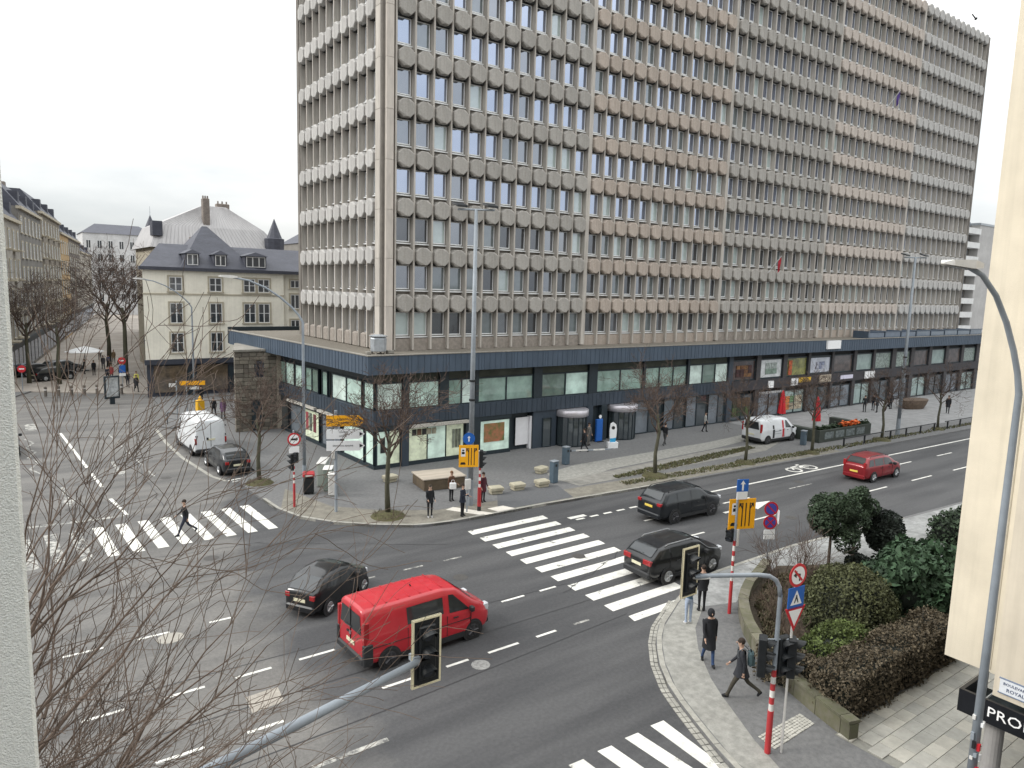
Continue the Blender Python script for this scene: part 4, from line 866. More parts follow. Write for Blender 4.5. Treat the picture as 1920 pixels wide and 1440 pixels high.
def lane_sign(parent, pos, rz, w_, h_):
    o_ = plate(parent, pos, rz, w_, h_, M_or, 'lane_sign'); sx, sz = w_/1.05, h_/1.1
    S_ = lambda pts: [(x*sx, z*sz) for x, z in pts]
    flat(o_, S_([(-.42,-.02),(-.18,-.02),(-.18,.40),(-.42,.40)]), M_swt, -.004)
    flat(o_, S_([(-.38,.10),(-.22,.10),(-.22,.22),(-.38,.22)]), M_ink, -.007); flat(o_, S_([(-.36,.26),(-.24,.26),(-.24,.33),(-.36,.33)]), M_ink, -.007)
    for x, hd in ((.0,-.1),(.14,0),(.30,.1)):
        flat(o_, S_([(x-.022,-.45),(x+.022,-.45),(x+.022,.40),(x-.022,.40)]), M_ink)
        if hd: flat(o_, S_([(x,.14),(x+hd*.9,.30),(x+hd*1.5,.22),(x+hd*1.3,.40),(x+hd*.2,.38),(x+hd*.6,.34),(x,.22)]), M_ink, -.005)
    flat(o_, S_([(-.40,-.30),(-.22,-.30),(-.16,-.36),(-.16,-.42),(-.44,-.42),(-.44,-.36)]), M_ink)
    return o_
# -- foreground arm signal, coming in from the bottom left
T1 = thing('signal_mast', 'grey signal arm with black backboard reaching across in front of the red van', 'traffic light', (-1.55, 7.75, 0))
d = Vector((.968, .251, 0)); end = Vector((5.25-(-1.55), 9.51-7.75, 5.6)); L_ = Vector((end.x,end.y,0)).length; dd = Vector((end.x,end.y,0)).normalized()
MB().cyl(0,0,.1,5.0,.12,.10,16).build('pole', M_grey, T1)
MB().tube([(0,0,4.9),(dd.x*.15,dd.y*.15,5.3),(dd.x*.6,dd.y*.6,5.55)]+[(dd.x*u,dd.y*u,5.6-.02*0) for u in (1.2,3,5,L_-.05)], [.10,.10,.095,.09,.08,.07,.055], 16).build('arm', M_grey, T1, True)
signal_head(T1, (end.x+.16, end.y+.02, 5.68), R(0), 3, 1.03, True); MB().box(end.x-.1,end.x+.2,end.y+.02,end.y+.2,5.56,5.66).build('head_bracket', M_galv, T1)
# -- signal with curved arm on the right corner
T2 = thing('signal_mast', 'curved signal arm on banded red and white pole by the low stone wall', 'traffic light', (15.25, 9.5, P))
bands(T2, 0, 0, .062, 1.15, 2.25, 6); MB().cyl(0,0,2.25,4.2,.058,.055,14).build('pole', M_grey, T2)
a2 = Vector((13.30-15.25, 10.55-9.5, 0)); u2 = a2.normalized(); L2 = a2.length
MB().tube([(0,0,4.15),(u2.x*.04,u2.y*.04,4.4),(u2.x*.14,u2.y*.14,4.58),(u2.x*.32,u2.y*.32,4.69),(u2.x*.6,u2.y*.6,4.73),(u2.x*L2*.7,u2.y*L2*.7,4.74),(a2.x,a2.y,4.74)], .055, 12).build('arm', M_grey, T2, True)
signal_head(T2, (a2.x-.02, a2.y+.1, 4.80), R(0), 3, 1.1, True)
MB().tube([(a2.x,a2.y+.3,4.62),(a2.x+.08,a2.y,4.66),(a2.x+.3,a2.y-.2,4.7)], .03, 8).build('head_bracket', M_wht, T2)
for px_, rz in ((-.22,R(35)),(.26,R(-15)),(.5,R(40))): signal_head(T2, (px_*.81, -px_*.59, 2.58), rz, 3, 1.12)
MB().tube([(-.25,.15,3.05),(.45,-.3,3.05)], .02, 6).build('bracket', M_galv, T2)
sp_ = thing('sign_post', 'sign post with turn ban, pedestrian crossing and yield signs', 'sign post', (15.56, 9.28, P))
MB().cyl(0,0.03,0,4.95,.03,n=10).build('post', M_wht, sp_)
r1 = round_sign(sp_, (0,-.02,4.72), R(-8), .30, M_srd, M_swt); flat(r1, [(-.17,.13),(-.13,.17),(.17,-.13),(.13,-.17)], M_srd, -.008); flat(r1, [(.03,-.15),(.08,-.15),(.08,.03),(-.06,.07),(-.04,.13),(-.17,.02),(-.06,-.06),(-.06,.0),(.03,.0)], M_ink, -.006)
r2 = plate(sp_, (0,-.02,4.14), R(-8), .56, .56, M_sbl, 'crossing_sign'); flat(r2, [(-.2,-.17),(.2,-.17),(0,.2)], M_swt, -.004); flat(r2, [(-.05,-.13),(.0,-.02),(.05,-.13),(.08,-.12),(.03,.02),(.02,.08),(-.02,.08),(-.03,.02),(-.08,-.12)], M_ink, -.007)
q = MB(); tri = lambda k: [(-.35*k,.30*k+.0),(.35*k,.30*k),(0,-.32*k)]
q.add([(x,.02,z) for x, z in tri(1)]+[(x,.0,z) for x, z in tri(1)], [(0,1,2),(3,5,4),(0,3,4,1),(1,4,5,2),(2,5,3,0)]); yo = q.build('yield_sign', M_srd, sp_, loc=(0,-.02,3.60), rz=R(-8)); flat(yo, [(-.235,.235),(.235,.235),(0,-.19)], M_swt, -.004)
# -- pole at the far end of the near crossing
T3 = thing('signal_mast', 'banded pole with small black signals and orange lane sign near the crossing', 'traffic light', (21.0, 15.05, P))
bands(T3, 0, 0, .05, 1.25, 2.75, 8); MB().cyl(0,0,2.75,5.0,.045,n=12).build('pole', M_grey, T3)
signal_head(T3, (-.18,.12,2.95), R(-75), 2, .85); signal_head(T3, (-.02,.2,3.1), R(-130), 2, .8); MB().box(.05,.14,-.08,.02,2.55,3.15).build('button_box', M_wht, T3)
lane_sign(T3, (.22,-.08,3.72), R(-22), 1.05, 1.12); 
pp = plate(T3, (.12,-.1,4.42), R(-22), .42, .3, M_swt); lettering('27', .16, M_ink, pp, face_mtx((0,-.003,0),(1,0,0)), name='lettering') if False else None
b1 = plate(T3, (.12,-.1,4.78), R(-22), .46, .46, M_sbl, 'ahead_sign'); flat(b1, ARUP, M_swt)
# -- north corner signal and signs
T4 = thing('signal_mast', 'red based signal with black visors at the far end of the crossing', 'traffic light', (19.75, 29.7, P))
MB().cyl(0,0,0,.25,.10,n=12).build('base', M_bk, T4); MB().cyl(0,0,.25,1.25,.10,.095,12).build('base_sleeve', M_red, T4)
for i in range(6): MB().cyl(0,0,1.25+i*.18,1.43+i*.18-.001,.055,n=12).build('pole_band', M_wht if i % 2 == 0 else M_red, T4)
signal_head(T4, (.12,-.08,2.75), R(55), 3, 1.0); MB().box(-.2,-.02,-.05,.03,2.35,3.2).build('backplate', M_wht, T4)
T5 = thing('lane_sign_post', 'post with orange lane sign and round blue sign beside the tall mast', 'sign post', (19.1, 29.85, P))
MB().cyl(0,0,0,4.2,.04,n=10).build('post', M_galv, T5); lane_sign(T5, (0,-.07,2.95), R(-25), 1.0, 1.15); rs = round_sign(T5, (0,-.06,3.85), R(-25), .31, M_sbl, M_sbl); flat(rs, [(x*.8,z*.8) for x, z in ARUP], M_swt, -.008); MB().bbox(-.16,.16,-.1,.02,1.2,1.75,.02).build('sticker_box', M_wht, T5)
# -- left corner signal
T6 = thing('signal_mast', 'red based banded signal with round red sign at the side street crossing', 'traffic light', (11.95, 35.1, P))
bands(T6, 0, 0, .05, 1.25, 2.3, 7); MB().cyl(0,0,2.3,4.0,.045,n=12).build('pole', M_grey, T6)
signal_head(T6, (-.14,.1,2.35), R(-110), 3, .95); signal_head(T6, (.02,-.12,2.6), R(-40), 2, .9)
rs = round_sign(T6, (0,-.07,3.55), R(-12), .33, M_srd, M_swt); flat(rs, [(-.17,-.05),(.10,-.05),(.10,-.1),(.2,.0),(.10,.1),(.10,.05),(-.17,.05)], M_ink, -.008); plate(T6, (0,-.07,3.0), R(-12), .5, .34, M_swt)
# -- tall masts with twin floodlights
def mast(label, loc, h, grp):
    t = thing('lighting_mast', label, 'lamp post', loc, 0, grp)
    MB().cyl(0,0,0,1.4,.17,.16,18).build('base', M_galv, t); MB().tube([(0,0,1.4),(0,0,h*.55),(0,0,h)], [.15,.12,.085], 16).build('pole', M_galv, t, True)
    MB().tube([(-.75,.55,h),(.75,-.55,h)], .05, 8).build('crossbar', M_galv, t)
    for s_ in (-1,1): MB().add([(s_*.62-.3,-s_*.45-.16,h+.1),(s_*.62+.3,-s_*.45-.16,h+.1),(s_*.62+.36,-s_*.45+.3,h+.26),(s_*.62-.36,-s_*.45+.3,h+.26),(s_*.62-.3,-s_*.45-.16,h+.2),(s_*.62+.3,-s_*.45-.16,h+.2),(s_*.62+.34,-s_*.45+.3,h+.36),(s_*.62-.34,-s_*.45+.3,h+.36)], [(0,3,2,1),(4,5,6,7),(0,1,5,4),(1,2,6,5),(2,3,7,6),(3,0,4,7)]).build('floodlight', M_bk, t)
    for z in (5.6,6.6): MB().cyl(0,0,z,z+.1,.17,n=16).build('clamp', M_bk, t)
    return t
mast('tall grey mast with twin floodlights at the crossing, in front of the tower', (19.86,30.75,P), 15.3, 'floodlight masts')
mast('farther grey floodlight mast near the cream block at the right', (61.85,28.9,P), 14.9, 'floodlight masts')
def curved_lamp(label, loc, h, arm, rise, grp='curved street lamps', rp=.085, sticker=False):
    t = thing('street_lamp', label, 'street lamp', loc, 0, grp); A = Vector(arm)
    pts = [(0,0,.9),(0,0,h*.6),(0,0,h)]; rr = [rp,rp*.85,rp*.7]
    for u in (.06,.16,.32,.52,.75,.96): pts.append((A.x*u, A.y*u, h+rise*math.sin(u*math.pi/2)**.75)); rr.append(rp*.62-.012*u)
    MB().cyl(0,0,0,.9,rp*1.25,rp*1.15,16).build('base', M_grey, t); MB().tube(pts, rr, 12).build('pole', M_grey, t, True)
    dx = A.normalized(); nx = Vector((-dx.y,dx.x,0)); z = h+rise; L_ = .42
    ring_ = lambda u, w_, zz: [(A.x*1.0+dx.x*u+nx.x*w_*s_, A.y*1.0+dx.y*u+nx.y*w_*s_, zz) for s_ in (-1,1)]
    V = ring_(-.4,.07,z-.02)+ring_(-.4,.07,z+.07)+ring_(-.05,.17,z-.04)+ring_(-.05,.17,z+.12)+ring_(.45,.13,z-.0)+ring_(.45,.13,z+.10)+ring_(.58,.04,z+.03)+ring_(.58,.04,z+.06)
    F = [(0,1,3,2)]
    for k in range(3): a = 4*k; F += [(a,a+4,a+5,a+1),(a+2,a+3,a+7,a+6),(a,a+2,a+6,a+4),(a+1,a+5,a+7,a+3)]
    F.append((12,14,15,13)); MB().add(V, F).build('lamp_head', M_wht, t)
    V = ring_(-.02,.14,z-.045)+ring_(.45,.10,z-.012); MB().add(V, [(0,1,3,2)]).build('lamp_glass', mat('lamp_glass', (.10,.10,.09), .2, .2), t)
    if sticker:
        for k in range(16): a = rnd.uniform(2.6,5.2); zz = rnd.uniform(.6,3.1); MB().box(rp*1.02*math.cos(a)-.035,rp*1.02*math.cos(a)+.035,rp*1.02*math.sin(a)-.03,rp*1.02*math.sin(a)+.03,zz,zz+rnd.uniform(.06,.16)).build('sticker', rnd.choice([M_wht,M_swt,M_srd,M_ink,M_grey]), t)
    return t
curved_lamp('curved grey street lamp standing close in front of the cream block', (16.2,5.35,P), 9.7, (-1.85,.47,0), 2.4, sticker=True, rp=.092)
curved_lamp('curved street lamp on the corner beside the grey cabinets', (14.14,39.73,P), 9.2, (-3.75,.7,0), 2.4, rp=.10)
curved_lamp('distant curved street lamp in front of the cream house', (14.35,68.8,P), 8.9, (-4.0,.4,0), 2.4, rp=.09)
# -- direction signs
DS = thing('direction_sign', 'post with one orange and two white arrow signs at the corner', 'direction sign', (13.42,33.2,P), R(-25))
MB().cyl(0,.06,0,5.2,.075,n=14).build('post', M_grey, DS); MB().bbox(-.2,-.04,-.08,.06,2.75,3.15,.02).build('junction_box', M_wht, DS)
for z, h_, m_, tx in ((4.68,.55,M_or,(('P PARKING',.13,.09),('THEATRE',.13,-.11))),(4.02,.5,M_swt,(('CENTRE',.12,.09),('HOSPICE',.11,-.11))),(3.42,.5,M_swt,(('GRAND-DUC ADOLPHE',.11,.0),))):
    q = MB(); pts = [(-.45,-h_/2),(1.15,-h_/2),(1.42,0),(1.15,h_/2),(-.45,h_/2)]; n_ = 5
    q.add([(x,-.03,zz) for x, zz in pts]+[(x,.0,zz) for x, zz in pts], [(0,1,2,3,4),(9,8,7,6,5)]+[(i,5+i,5+(i+1) % n_,(i+1) % n_) for i in range(n_)]); o_ = q.build('arrow_sign', m_, DS, loc=(0,0,z))
    flat(o_, [(1.16,-.10),(1.34,0),(1.16,.10)], M_ink, -.034)
    for s_, sz, dz in tx: lettering(s_, sz, M_ink, o_, face_mtx((.35,-.034,dz),(1,0,0)), sx=.85)
# no-parking pair behind the bare shrub
NP = thing('no_parking_sign', 'post with two round no-parking signs one above the other', 'road sign', (26.4,17.2,P), R(-30))
MB().cyl(0,.04,0,2.75,.03,n=8).build('post', M_galv, NP)
for z in (2.45,1.85):
    r_ = round_sign(NP, (0,0,z), 0, .31, M_srd, mat('sign_violet_blue', (.06,.07,.35), .5, .08)); flat(r_, [(-.2,.16),(-.16,.2),(.2,-.16),(.16,-.2)], M_srd, -.008)
    if z < 2: flat(r_, [(.2,.16),(.16,.2),(-.2,-.16),(-.16,-.2)], M_srd, -.009)
for z in (1.42,1.2): plate(NP, (0,0,z), 0, .5, .2, M_swt)
plate(NP, (.36,.02,2.1), R(80), .25, .6, M_swt)
# -- utility cabinets, bins and boxes on the corner
def cabinet(label, loc, rz, w_, d_, h_, m):
    t = thing('utility_cabinet', label, 'cabinet', loc, rz, 'utility cabinets'); MB().bbox(-w_/2,w_/2,-d_/2,d_/2,.08,h_,.025).build('body', m, t); MB().bbox(-w_/2-.03,w_/2+.03,-d_/2-.03,d_/2+.03,h_,h_+.06,.02).build('lid', M_wht, t); MB().box(-w_/2+.05,w_/2-.05,-d_/2+.03,d_/2-.03,0,.08).build('plinth', M_kerb, t)
    for s_ in (-1,1): MB().box(s_*w_/4-.008,s_*w_/4+.008,-d_/2-.012,-d_/2,.2,h_-.1).build('door_seam', M_bk, t)
M_cab = mat('cabinet_grey', srgb(160,166,158), .6, .08, 4, dirt=.2)
cabinet('largest grey utility cabinet, with a white lid, behind the others', (14.75,38.4,P), R(60), 1.5, .45, 1.35, M_cab)
cabinet('mid-sized green grey utility cabinet between two others', (14.55,37.1,P), R(62), .9, .45, 1.25, mat('cabinet_green', srgb(130,142,134), .6, .08, 4, dirt=.2))
cabinet('slim pale utility cabinet nearest the kerb', (14.35,36.0,P), R(64), .5, .4, 1.2, M_wht)
BN = thing('litter_bin', 'dark litter bin with red lid beside the grey cabinets', 'litter bin', (13.4,37.0,P), R(-20))
MB().bbox(-.28,.28,-.25,.25,.1,.95,.04).build('body', M_bk, BN); MB().bbox(-.32,.32,-.3,.3,.97,1.2,.05).build('lid', M_red, BN); MB().box(-.2,.2,-.31,-.29,1.02,1.1).build('slot', M_wht, BN)
for s_ in (-1,1): MB().box(s_*.22-.03,s_*.22+.03,-.2,.2,0,.1).build('foot', M_bk, BN)
# -- bench island
M_wood = mat('weathered_wood', srgb(176,166,152), .8, .18, 3, stretch=(.4,6,1), dirt=.2)
BI = thing('bench_island', 'large square bench island with pale wooden top on the corner', 'bench', (20.35,34.9,P), R(-8))
MB().bbox(-1.25,1.25,-.95,.95,0,.62,.03).build('body', mat('rusty_planter', srgb(96,84,68), .8, .2, 3, dirt=.25), BI)
for i in range(9): MB().bbox(-1.32,1.32,-.98+i*.22,-.98+i*.22+.2,.63,.70,.01).build('slat', M_wood, BI)
M_lime = mat('bench_stone', srgb(176,170,150), .85, .12, 6, bump=.3, dirt=.25)
for n_, (x, y, rz, lb) in enumerate(((18.26,36.96,10,'pale stone seat behind the small bare tree on the corner'),(22.27,31.85,-12,'nearest of three stone seats in a row, beside the red signal base'),(23.78,31.83,-5,'middle of the three stone seats in a row by the kerb'),(25.42,31.65,-4,'stone seat in the row next to the blue steel pillar'),(27.3,34.1,15,'stone seat standing alone behind the blue steel pillar'))):
    t = thing('stone_bench', lb, 'stone bench', (x,y,P), R(rz), 'stone benches'); MB().bbox(-.34,.34,-.24,.24,.0,.16,.03).build('foot_block', M_lime, t); MB().bbox(-.4,.4,-.3,.3,.17,.40,.04).build('seat_block', M_lime, t)
M_teal = mat('steel_blue_pillar', srgb(78,94,106), .5, .1, 4, dirt=.15)
for x, y, h_, lb in ((26.55,31.95,1.3,'blue grey steel pillar beside the row of stone seats'),(30.1,35.05,1.15,'blue grey steel pillar carrying the white barrier arm'),(50.5,30.6,1.1,'blue grey steel pillar in front of the white delivery van')):
    t = thing('steel_pillar', lb, 'pillar', (x,y,P), R(10), 'steel pillars'); MB().bbox(-.22,.22,-.18,.18,0,h_,.03).build('body', M_teal, t); MB().bbox(-.24,.24,-.2,.2,h_,h_+.05,.015).build('cap', M_galv, t); MB().box(-.08,.08,-.19,-.17,h_-.3,h_-.14).build('reader_panel', M_bk, t)
BA = thing('barrier_arm', 'white barrier arm across the forecourt drive', 'barrier', (30.35,34.95,P), math.atan2(-1.05,3.1))
for i in range(7): MB().box(.42*i,.42*i+.41,-.04,.04,.86,.94).build('arm_section', M_wht if i % 3 else M_grey, BA)
MB().tube([(.1,0,.9),(-.1,0,.9)], .07, 10).build('pivot', M_bk, BA)
TT = thing('totem', 'white and blue teardrop totem at the tower entrance', 'totem', (36.4,37.2,P), R(-25))
MB().prism([(-.38,-.2),(.38,-.2),(.38,.2),(-.38,.2)], 0, .42).build('base', M_swt, TT); q = MB(); pr2 = [(-.2,.42),(.2,.42),(.26,.9),(.28,1.4),(.22,1.75),(0,1.92),(-.2,1.8),(-.26,1.4),(-.25,.9)]; n_ = len(pr2)
q.add([(x,-.05,z) for x, z in pr2]+[(x,.05,z) for x, z in pr2], [tuple(range(n_)),tuple(range(2*n_-1,n_-1,-1))]+[(i,n_+i,n_+(i+1) % n_,(i+1) % n_) for i in range(n_)]); bo = q.build('board', M_swt, TT)
flat(bo, [(-.2,.43),(.2,.43),(.24,.75),(-.24,.7)], mat('totem_blue', (.03,.30,.55), .5, .1), -.054); MB().tube([(0,-.05,1.5),(0,-.056,1.5)], .13, 16).build('emblem', M_ink, bo)
BP = thing('blue_kiosk_panel', 'tall deep blue panel beside the revolving doors', 'panel', (36.95,39.3,P)); MB().bbox(-.32,.32,-.1,.1,0,1.75,.03).build('panel', M_sbl, BP); MB().box(-.3,.3,-.3,.3,0,.06).build('foot', M_bk, BP); MB().tube([(0,-.1,1.95),(0,-.12,1.95)], .14, 14).build('badge', M_swt, BP)
# -- terrace of the cafe
for x, y, lb in ((58.1,37.6,'closed red parasol nearer the shopfronts'),(57.5,33.8,'closed red parasol nearer the road')):
    t = thing('closed_parasol', lb, 'parasol', (x,y,P), 0, 'closed red parasols'); MB().cyl(0,0,0,2.95,.03,n=8).build('pole', M_galv, t); MB().lathe([(.34,0),(.36,.06),(.05,.12)], 12).build('base', M_bk, t)
    q = MB(); n_ = 12; V = []
    for z, r_ in ((.75,.30),(1.2,.27),(1.9,.2),(2.5,.14),(2.9,.03)):
        for k in range(n_): a = 2*math.pi*k/n_; rr = r_*(1+.22*(-1)**k); V.append((rr*math.cos(a), rr*math.sin(a), z))
    q.add(V, [(i*n_+k,i*n_+(k+1) % n_,(i+1)*n_+(k+1) % n_,(i+1)*n_+k) for i in range(4) for k in range(n_)]); q.build('cloth', M_srd, t)
M_plg = mat('planter_green', srgb(58,64,58), .7, .15, 3, dirt=.2)
PT = thing('terrace_planter', 'dark planter wall with orange flowers around the cafe terrace', 'planter', (52.2,30.3,P), R(-2))
MB().bbox(0,7.4,0,.6,0,1.0,.03).build('front_box', M_plg, PT); MB().bbox(-.05,.55,.62,4.6,0,1.0,.03).build('side_box', M_plg, PT); MB().bbox(6.8,7.4,.62,3.5,0,1.0,.03).build('side_box', M_plg, PT)
for i in range(4): MB().box(.7+i*1.5,1.9+i*1.5,-.02,-.0,.25,.8).build('panel', mat('planter_graphic', (.12,.14,.14), .7, .6, 4), PT)
lf = MB(); fl_ = MB()
for i in range(900):
    x = rnd.uniform(.1,7.3); y = rnd.uniform(.1,.55); z = 1.0+abs(rnd.gauss(0,.13)); a = rnd.uniform(0,6.28); s_ = .07; dst = fl_ if (3.2 < x < 5.9 and rnd.random() < .6) else lf
    if dst is fl_: z += .08; s_ = .09
    u = Vector((math.cos(a),math.sin(a),rnd.uniform(-.5,.5)))*s_; v_ = Vector((-math.sin(a),math.cos(a),rnd.uniform(-.2,.8)))*s_; c = Vector((x,y,z)); dst.add([c-u-v_,c+u-v_,c+u+v_,c-u+v_], [(0,1,2,3)])
tag(lf.build('foliage', mat('planter_leaf', (.03,.05,.025), .8, .4, 3), PT), kind='stuff'); tag(fl_.build('flowers', mat('orange_flower', (.65,.14,.03), .7, .3, 3), PT), kind='stuff')
FR = thing('kerb_railing', 'low metal railing along the kerb in front of the plaza', 'railing', (0,0,P))
px_ = [59.5,62.0,64.4,66.8,69.2,71.6,74.0,76.4]; pa = lambda x: 28.55-.03*(x-52.6)
for x in [52.7,55.6]+px_: MB().box(x-.05,x+.05,pa(x)-.05,pa(x)+.05,0,.72).build('post', M_bk, FR)
for a, b_ in ((52.7,58.2),(58.6,67.0),(68.7,76.5)): MB().tube([(a,pa(a),.68),(b_,pa(b_),.68)], .045, 8).build('rail', M_bk, FR)
BT = thing('round_tree_bench', 'large oval wooden bench planter on the plaza', 'bench', (78.6,35.4,P), R(-10))
q = MB(); n_ = 20; V = []
for z, k_ in ((0,.75),(.5,.95),(.95,1.05),(1.0,1.0)):
    for k in range(n_): a = 2*math.pi*k/n_; V.append((1.9*k_*math.cos(a), .9*k_*math.sin(a), z))
q.add(V, [(i*n_+k,i*n_+(k+1) % n_,(i+1)*n_+(k+1) % n_,(i+1)*n_+k) for i in range(3) for k in range(n_)]+[tuple(3*n_+k for k in range(n_))]); q.build('body', mat('bench_brown', srgb(92,78,66), .8, .2, 3), BT)
for s_ in (-1,1): MB().box(s_*1.2-.1,s_*1.2+.1,-.3,.3,-.02,.2).build('leg', M_bk, BT)
# -- left street
for i in range(7):
    x = 3.5+1.05*i; t = thing('bollard', '%s short dark bollard from the left across the pedestrian street' % ('first','second','third','fourth','fifth','sixth','last')[i], 'bollard', (x,79.8-.1*i,.1), 0, 'bollards across the pedestrian street'); MB().lathe([(.13,0),(.12,.8),(.14,.85),(.1,.95)], 10).build('post', mat('bollard_grey', srgb(96,90,84), .7, .1), t); MB().lathe([(.125,.6),(.125,.7)], 10).build('ring', M_wht, t)
AD = thing('advertising_panel', 'free standing glazed advertising panel in the side street', 'advertising panel', (8.3,73.4,0), R(15))
MB().bbox(-.65,.65,-.1,.1,.5,2.6,.03).build('case', M_dk, AD); MB().box(-.52,.52,-.115,-.10,.7,2.45).build('poster', glass('pale_poster', (.38,.40,.40), .15, var=.5, scale=3), AD); MB().box(-.2,.2,-.08,.08,0,.5).build('foot', M_dk, AD)
YB = thing('letter_box', 'yellow letter box by the kerb beyond the white van', 'letter box', (13.6,63.2,P), R(10)); MB().bbox(-.3,.3,-.25,.25,.35,1.35,.04).build('box', mat('yellow_paint', (.72,.40,.02), .5, .08, 4), YB); MB().box(-.07,.07,-.06,.06,0,.36).build('post', M_galv, YB); MB().lathe([(.2,1.34),(.14,1.55),(.02,1.75)], 4).build('hood', mat('yellow_paint', (.72,.40,.02)), YB)
YS = thing('yellow_direction_sign', 'small yellow direction sign on posts past the white van', 'direction sign', (11.65,62.3,P), R(-15))
for x in (0,.75): MB().cyl(x,.05,0,3.2,.05,n=8).build('post', M_galv, YS)
plate(YS, (1.2,0,3.0), 0, 1.9, .35, M_or); plate(YS, (-.3,0,2.85), 0, .5, .3, M_wht); plate(YS, (1.3,0,2.6), 0, .7, .25, M_wht)
for x in (.3,.9): MB().tube([(x-1.3,-1.8,0),(x-1.3,-1.8,1.0)], .03, 6).build('hoop_leg', M_dk, YS) if False else None
HP = thing('hoop_barrier', 'low hoop barrier on the tip of the pavement before the white van', 'hoop barrier', (10.6,60.6,P), R(-60)); MB().tube([(0,0,0),(0,0,.85),(.1,0,.95),(1.5,0,.95),(1.6,0,.85),(1.6,0,0)], .035, 8).build('hoop', M_dk, HP); MB().tube([(.0,0,.5),(1.6,0,.5)], .025, 6).build('rail', M_dk, HP)
def road_sign(label, loc, kind, z, rz=0):
    t = thing('road_sign', label, 'road sign', loc, rz); MB().cyl(0,.05,0,z+.35,.04,n=8).build('post', M_galv, t)
    r_ = round_sign(t, (0,0,z), 0, .36, M_srd, M_srd); flat(r_, [(-.22,-.06),(.22,-.06),(.22,.06),(-.22,.06)], M_swt, -.008)
    if kind: plate(t, (0,0,z-.85), 0, .6, .75, M_sbl); plate(t, (0,0,z-1.45), 0, .6, .3, M_swt)
road_sign('no entry sign with blue plate at the mouth of the pedestrian street', (10.35,82.5,.1), 1, 2.9)
road_sign('red no entry sign among branches at the left edge', (1.85,84.5,.1), 0, 2.2)
CF = thing('cafe_parasol', 'open white cafe parasol in the pedestrian street', 'parasol', (8.6,100,.1)); MB().cyl(0,0,0,2.9,.05,n=8).build('pole', M_galv, CF); MB().lathe([(2.1,2.3),(2.15,2.35),(1.0,2.75),(.05,3.0)], 8).build('canopy', M_swt, CF); MB().lathe([(.4,0),(.4,.1)], 10).build('base', M_bk, CF)
0 and copy_thing(CF, 'wide low white cafe canopy left of the open white parasol', (6.6,108,.1), 0, scale=(1.6,1.2,.85))
BD = thing('bird', 'dark bird flying at the upper right beside the tower', 'bird', (1.1396*30,.4841*30,11.6+.3929*30), R(40))
MB().ball((0,0,0),.12,.05,.05,8,6).build('body', M_bk, BD); MB().add([(.05,.04,.02),(-.08,.04,.02),(-.1,.16,.16),(-.0,.2,.2)], [(0,1,2,3)]).build('wing', M_bk, BD); MB().add([(.05,-.04,.02),(-.08,-.04,.02),(-.1,-.16,.16),(-.0,-.2,.2)], [(3,2,1,0)]).build('wing', M_bk, BD)
# ------------------------------------------------------------------ vehicles
def paint(name, c, rough=.28, metal=.2): return mat(name, c, rough, .06, 3, metal=metal, coat=.55, dirt=.16)
M_tyre = mat('tyre', (.018,.018,.019), .85, .2, 8); M_rim = mat('rim', (.36,.37,.38), .35, .15, 6, metal=.7); M_rimd = mat('dark_rim', (.05,.05,.055), .45, .15, 6, metal=.4)
M_cgl = glass('car_glass', (.010,.012,.013), .05, .03, .2, 2, (.9,.95,1)); M_trim = mat('black_trim', (.022,.023,.025), .6, .15, 6); M_tail = mat('tail_light', (.30,.012,.015), .2, .15, 8, coat=.5); M_head = mat('head_light', (.55,.57,.6), .12, .15, 8, coat=.6); M_plw = mat('plate_pale', (.65,.62,.45), .5, .05, 6); M_pply = mat('plate_yellow', (.70,.52,.10), .5, .05, 6)
def interp(tab, x):
    for (a, va), (b_, vb) in zip(tab, tab[1:]):
        if a <= x <= b_:
            t = (x-a)/(b_-a); t = t*t*(3-2*t)*.5+t*.5; return va+(vb-va)*t
    return tab[0][1] if x < tab[0][0] else tab[-1][1]
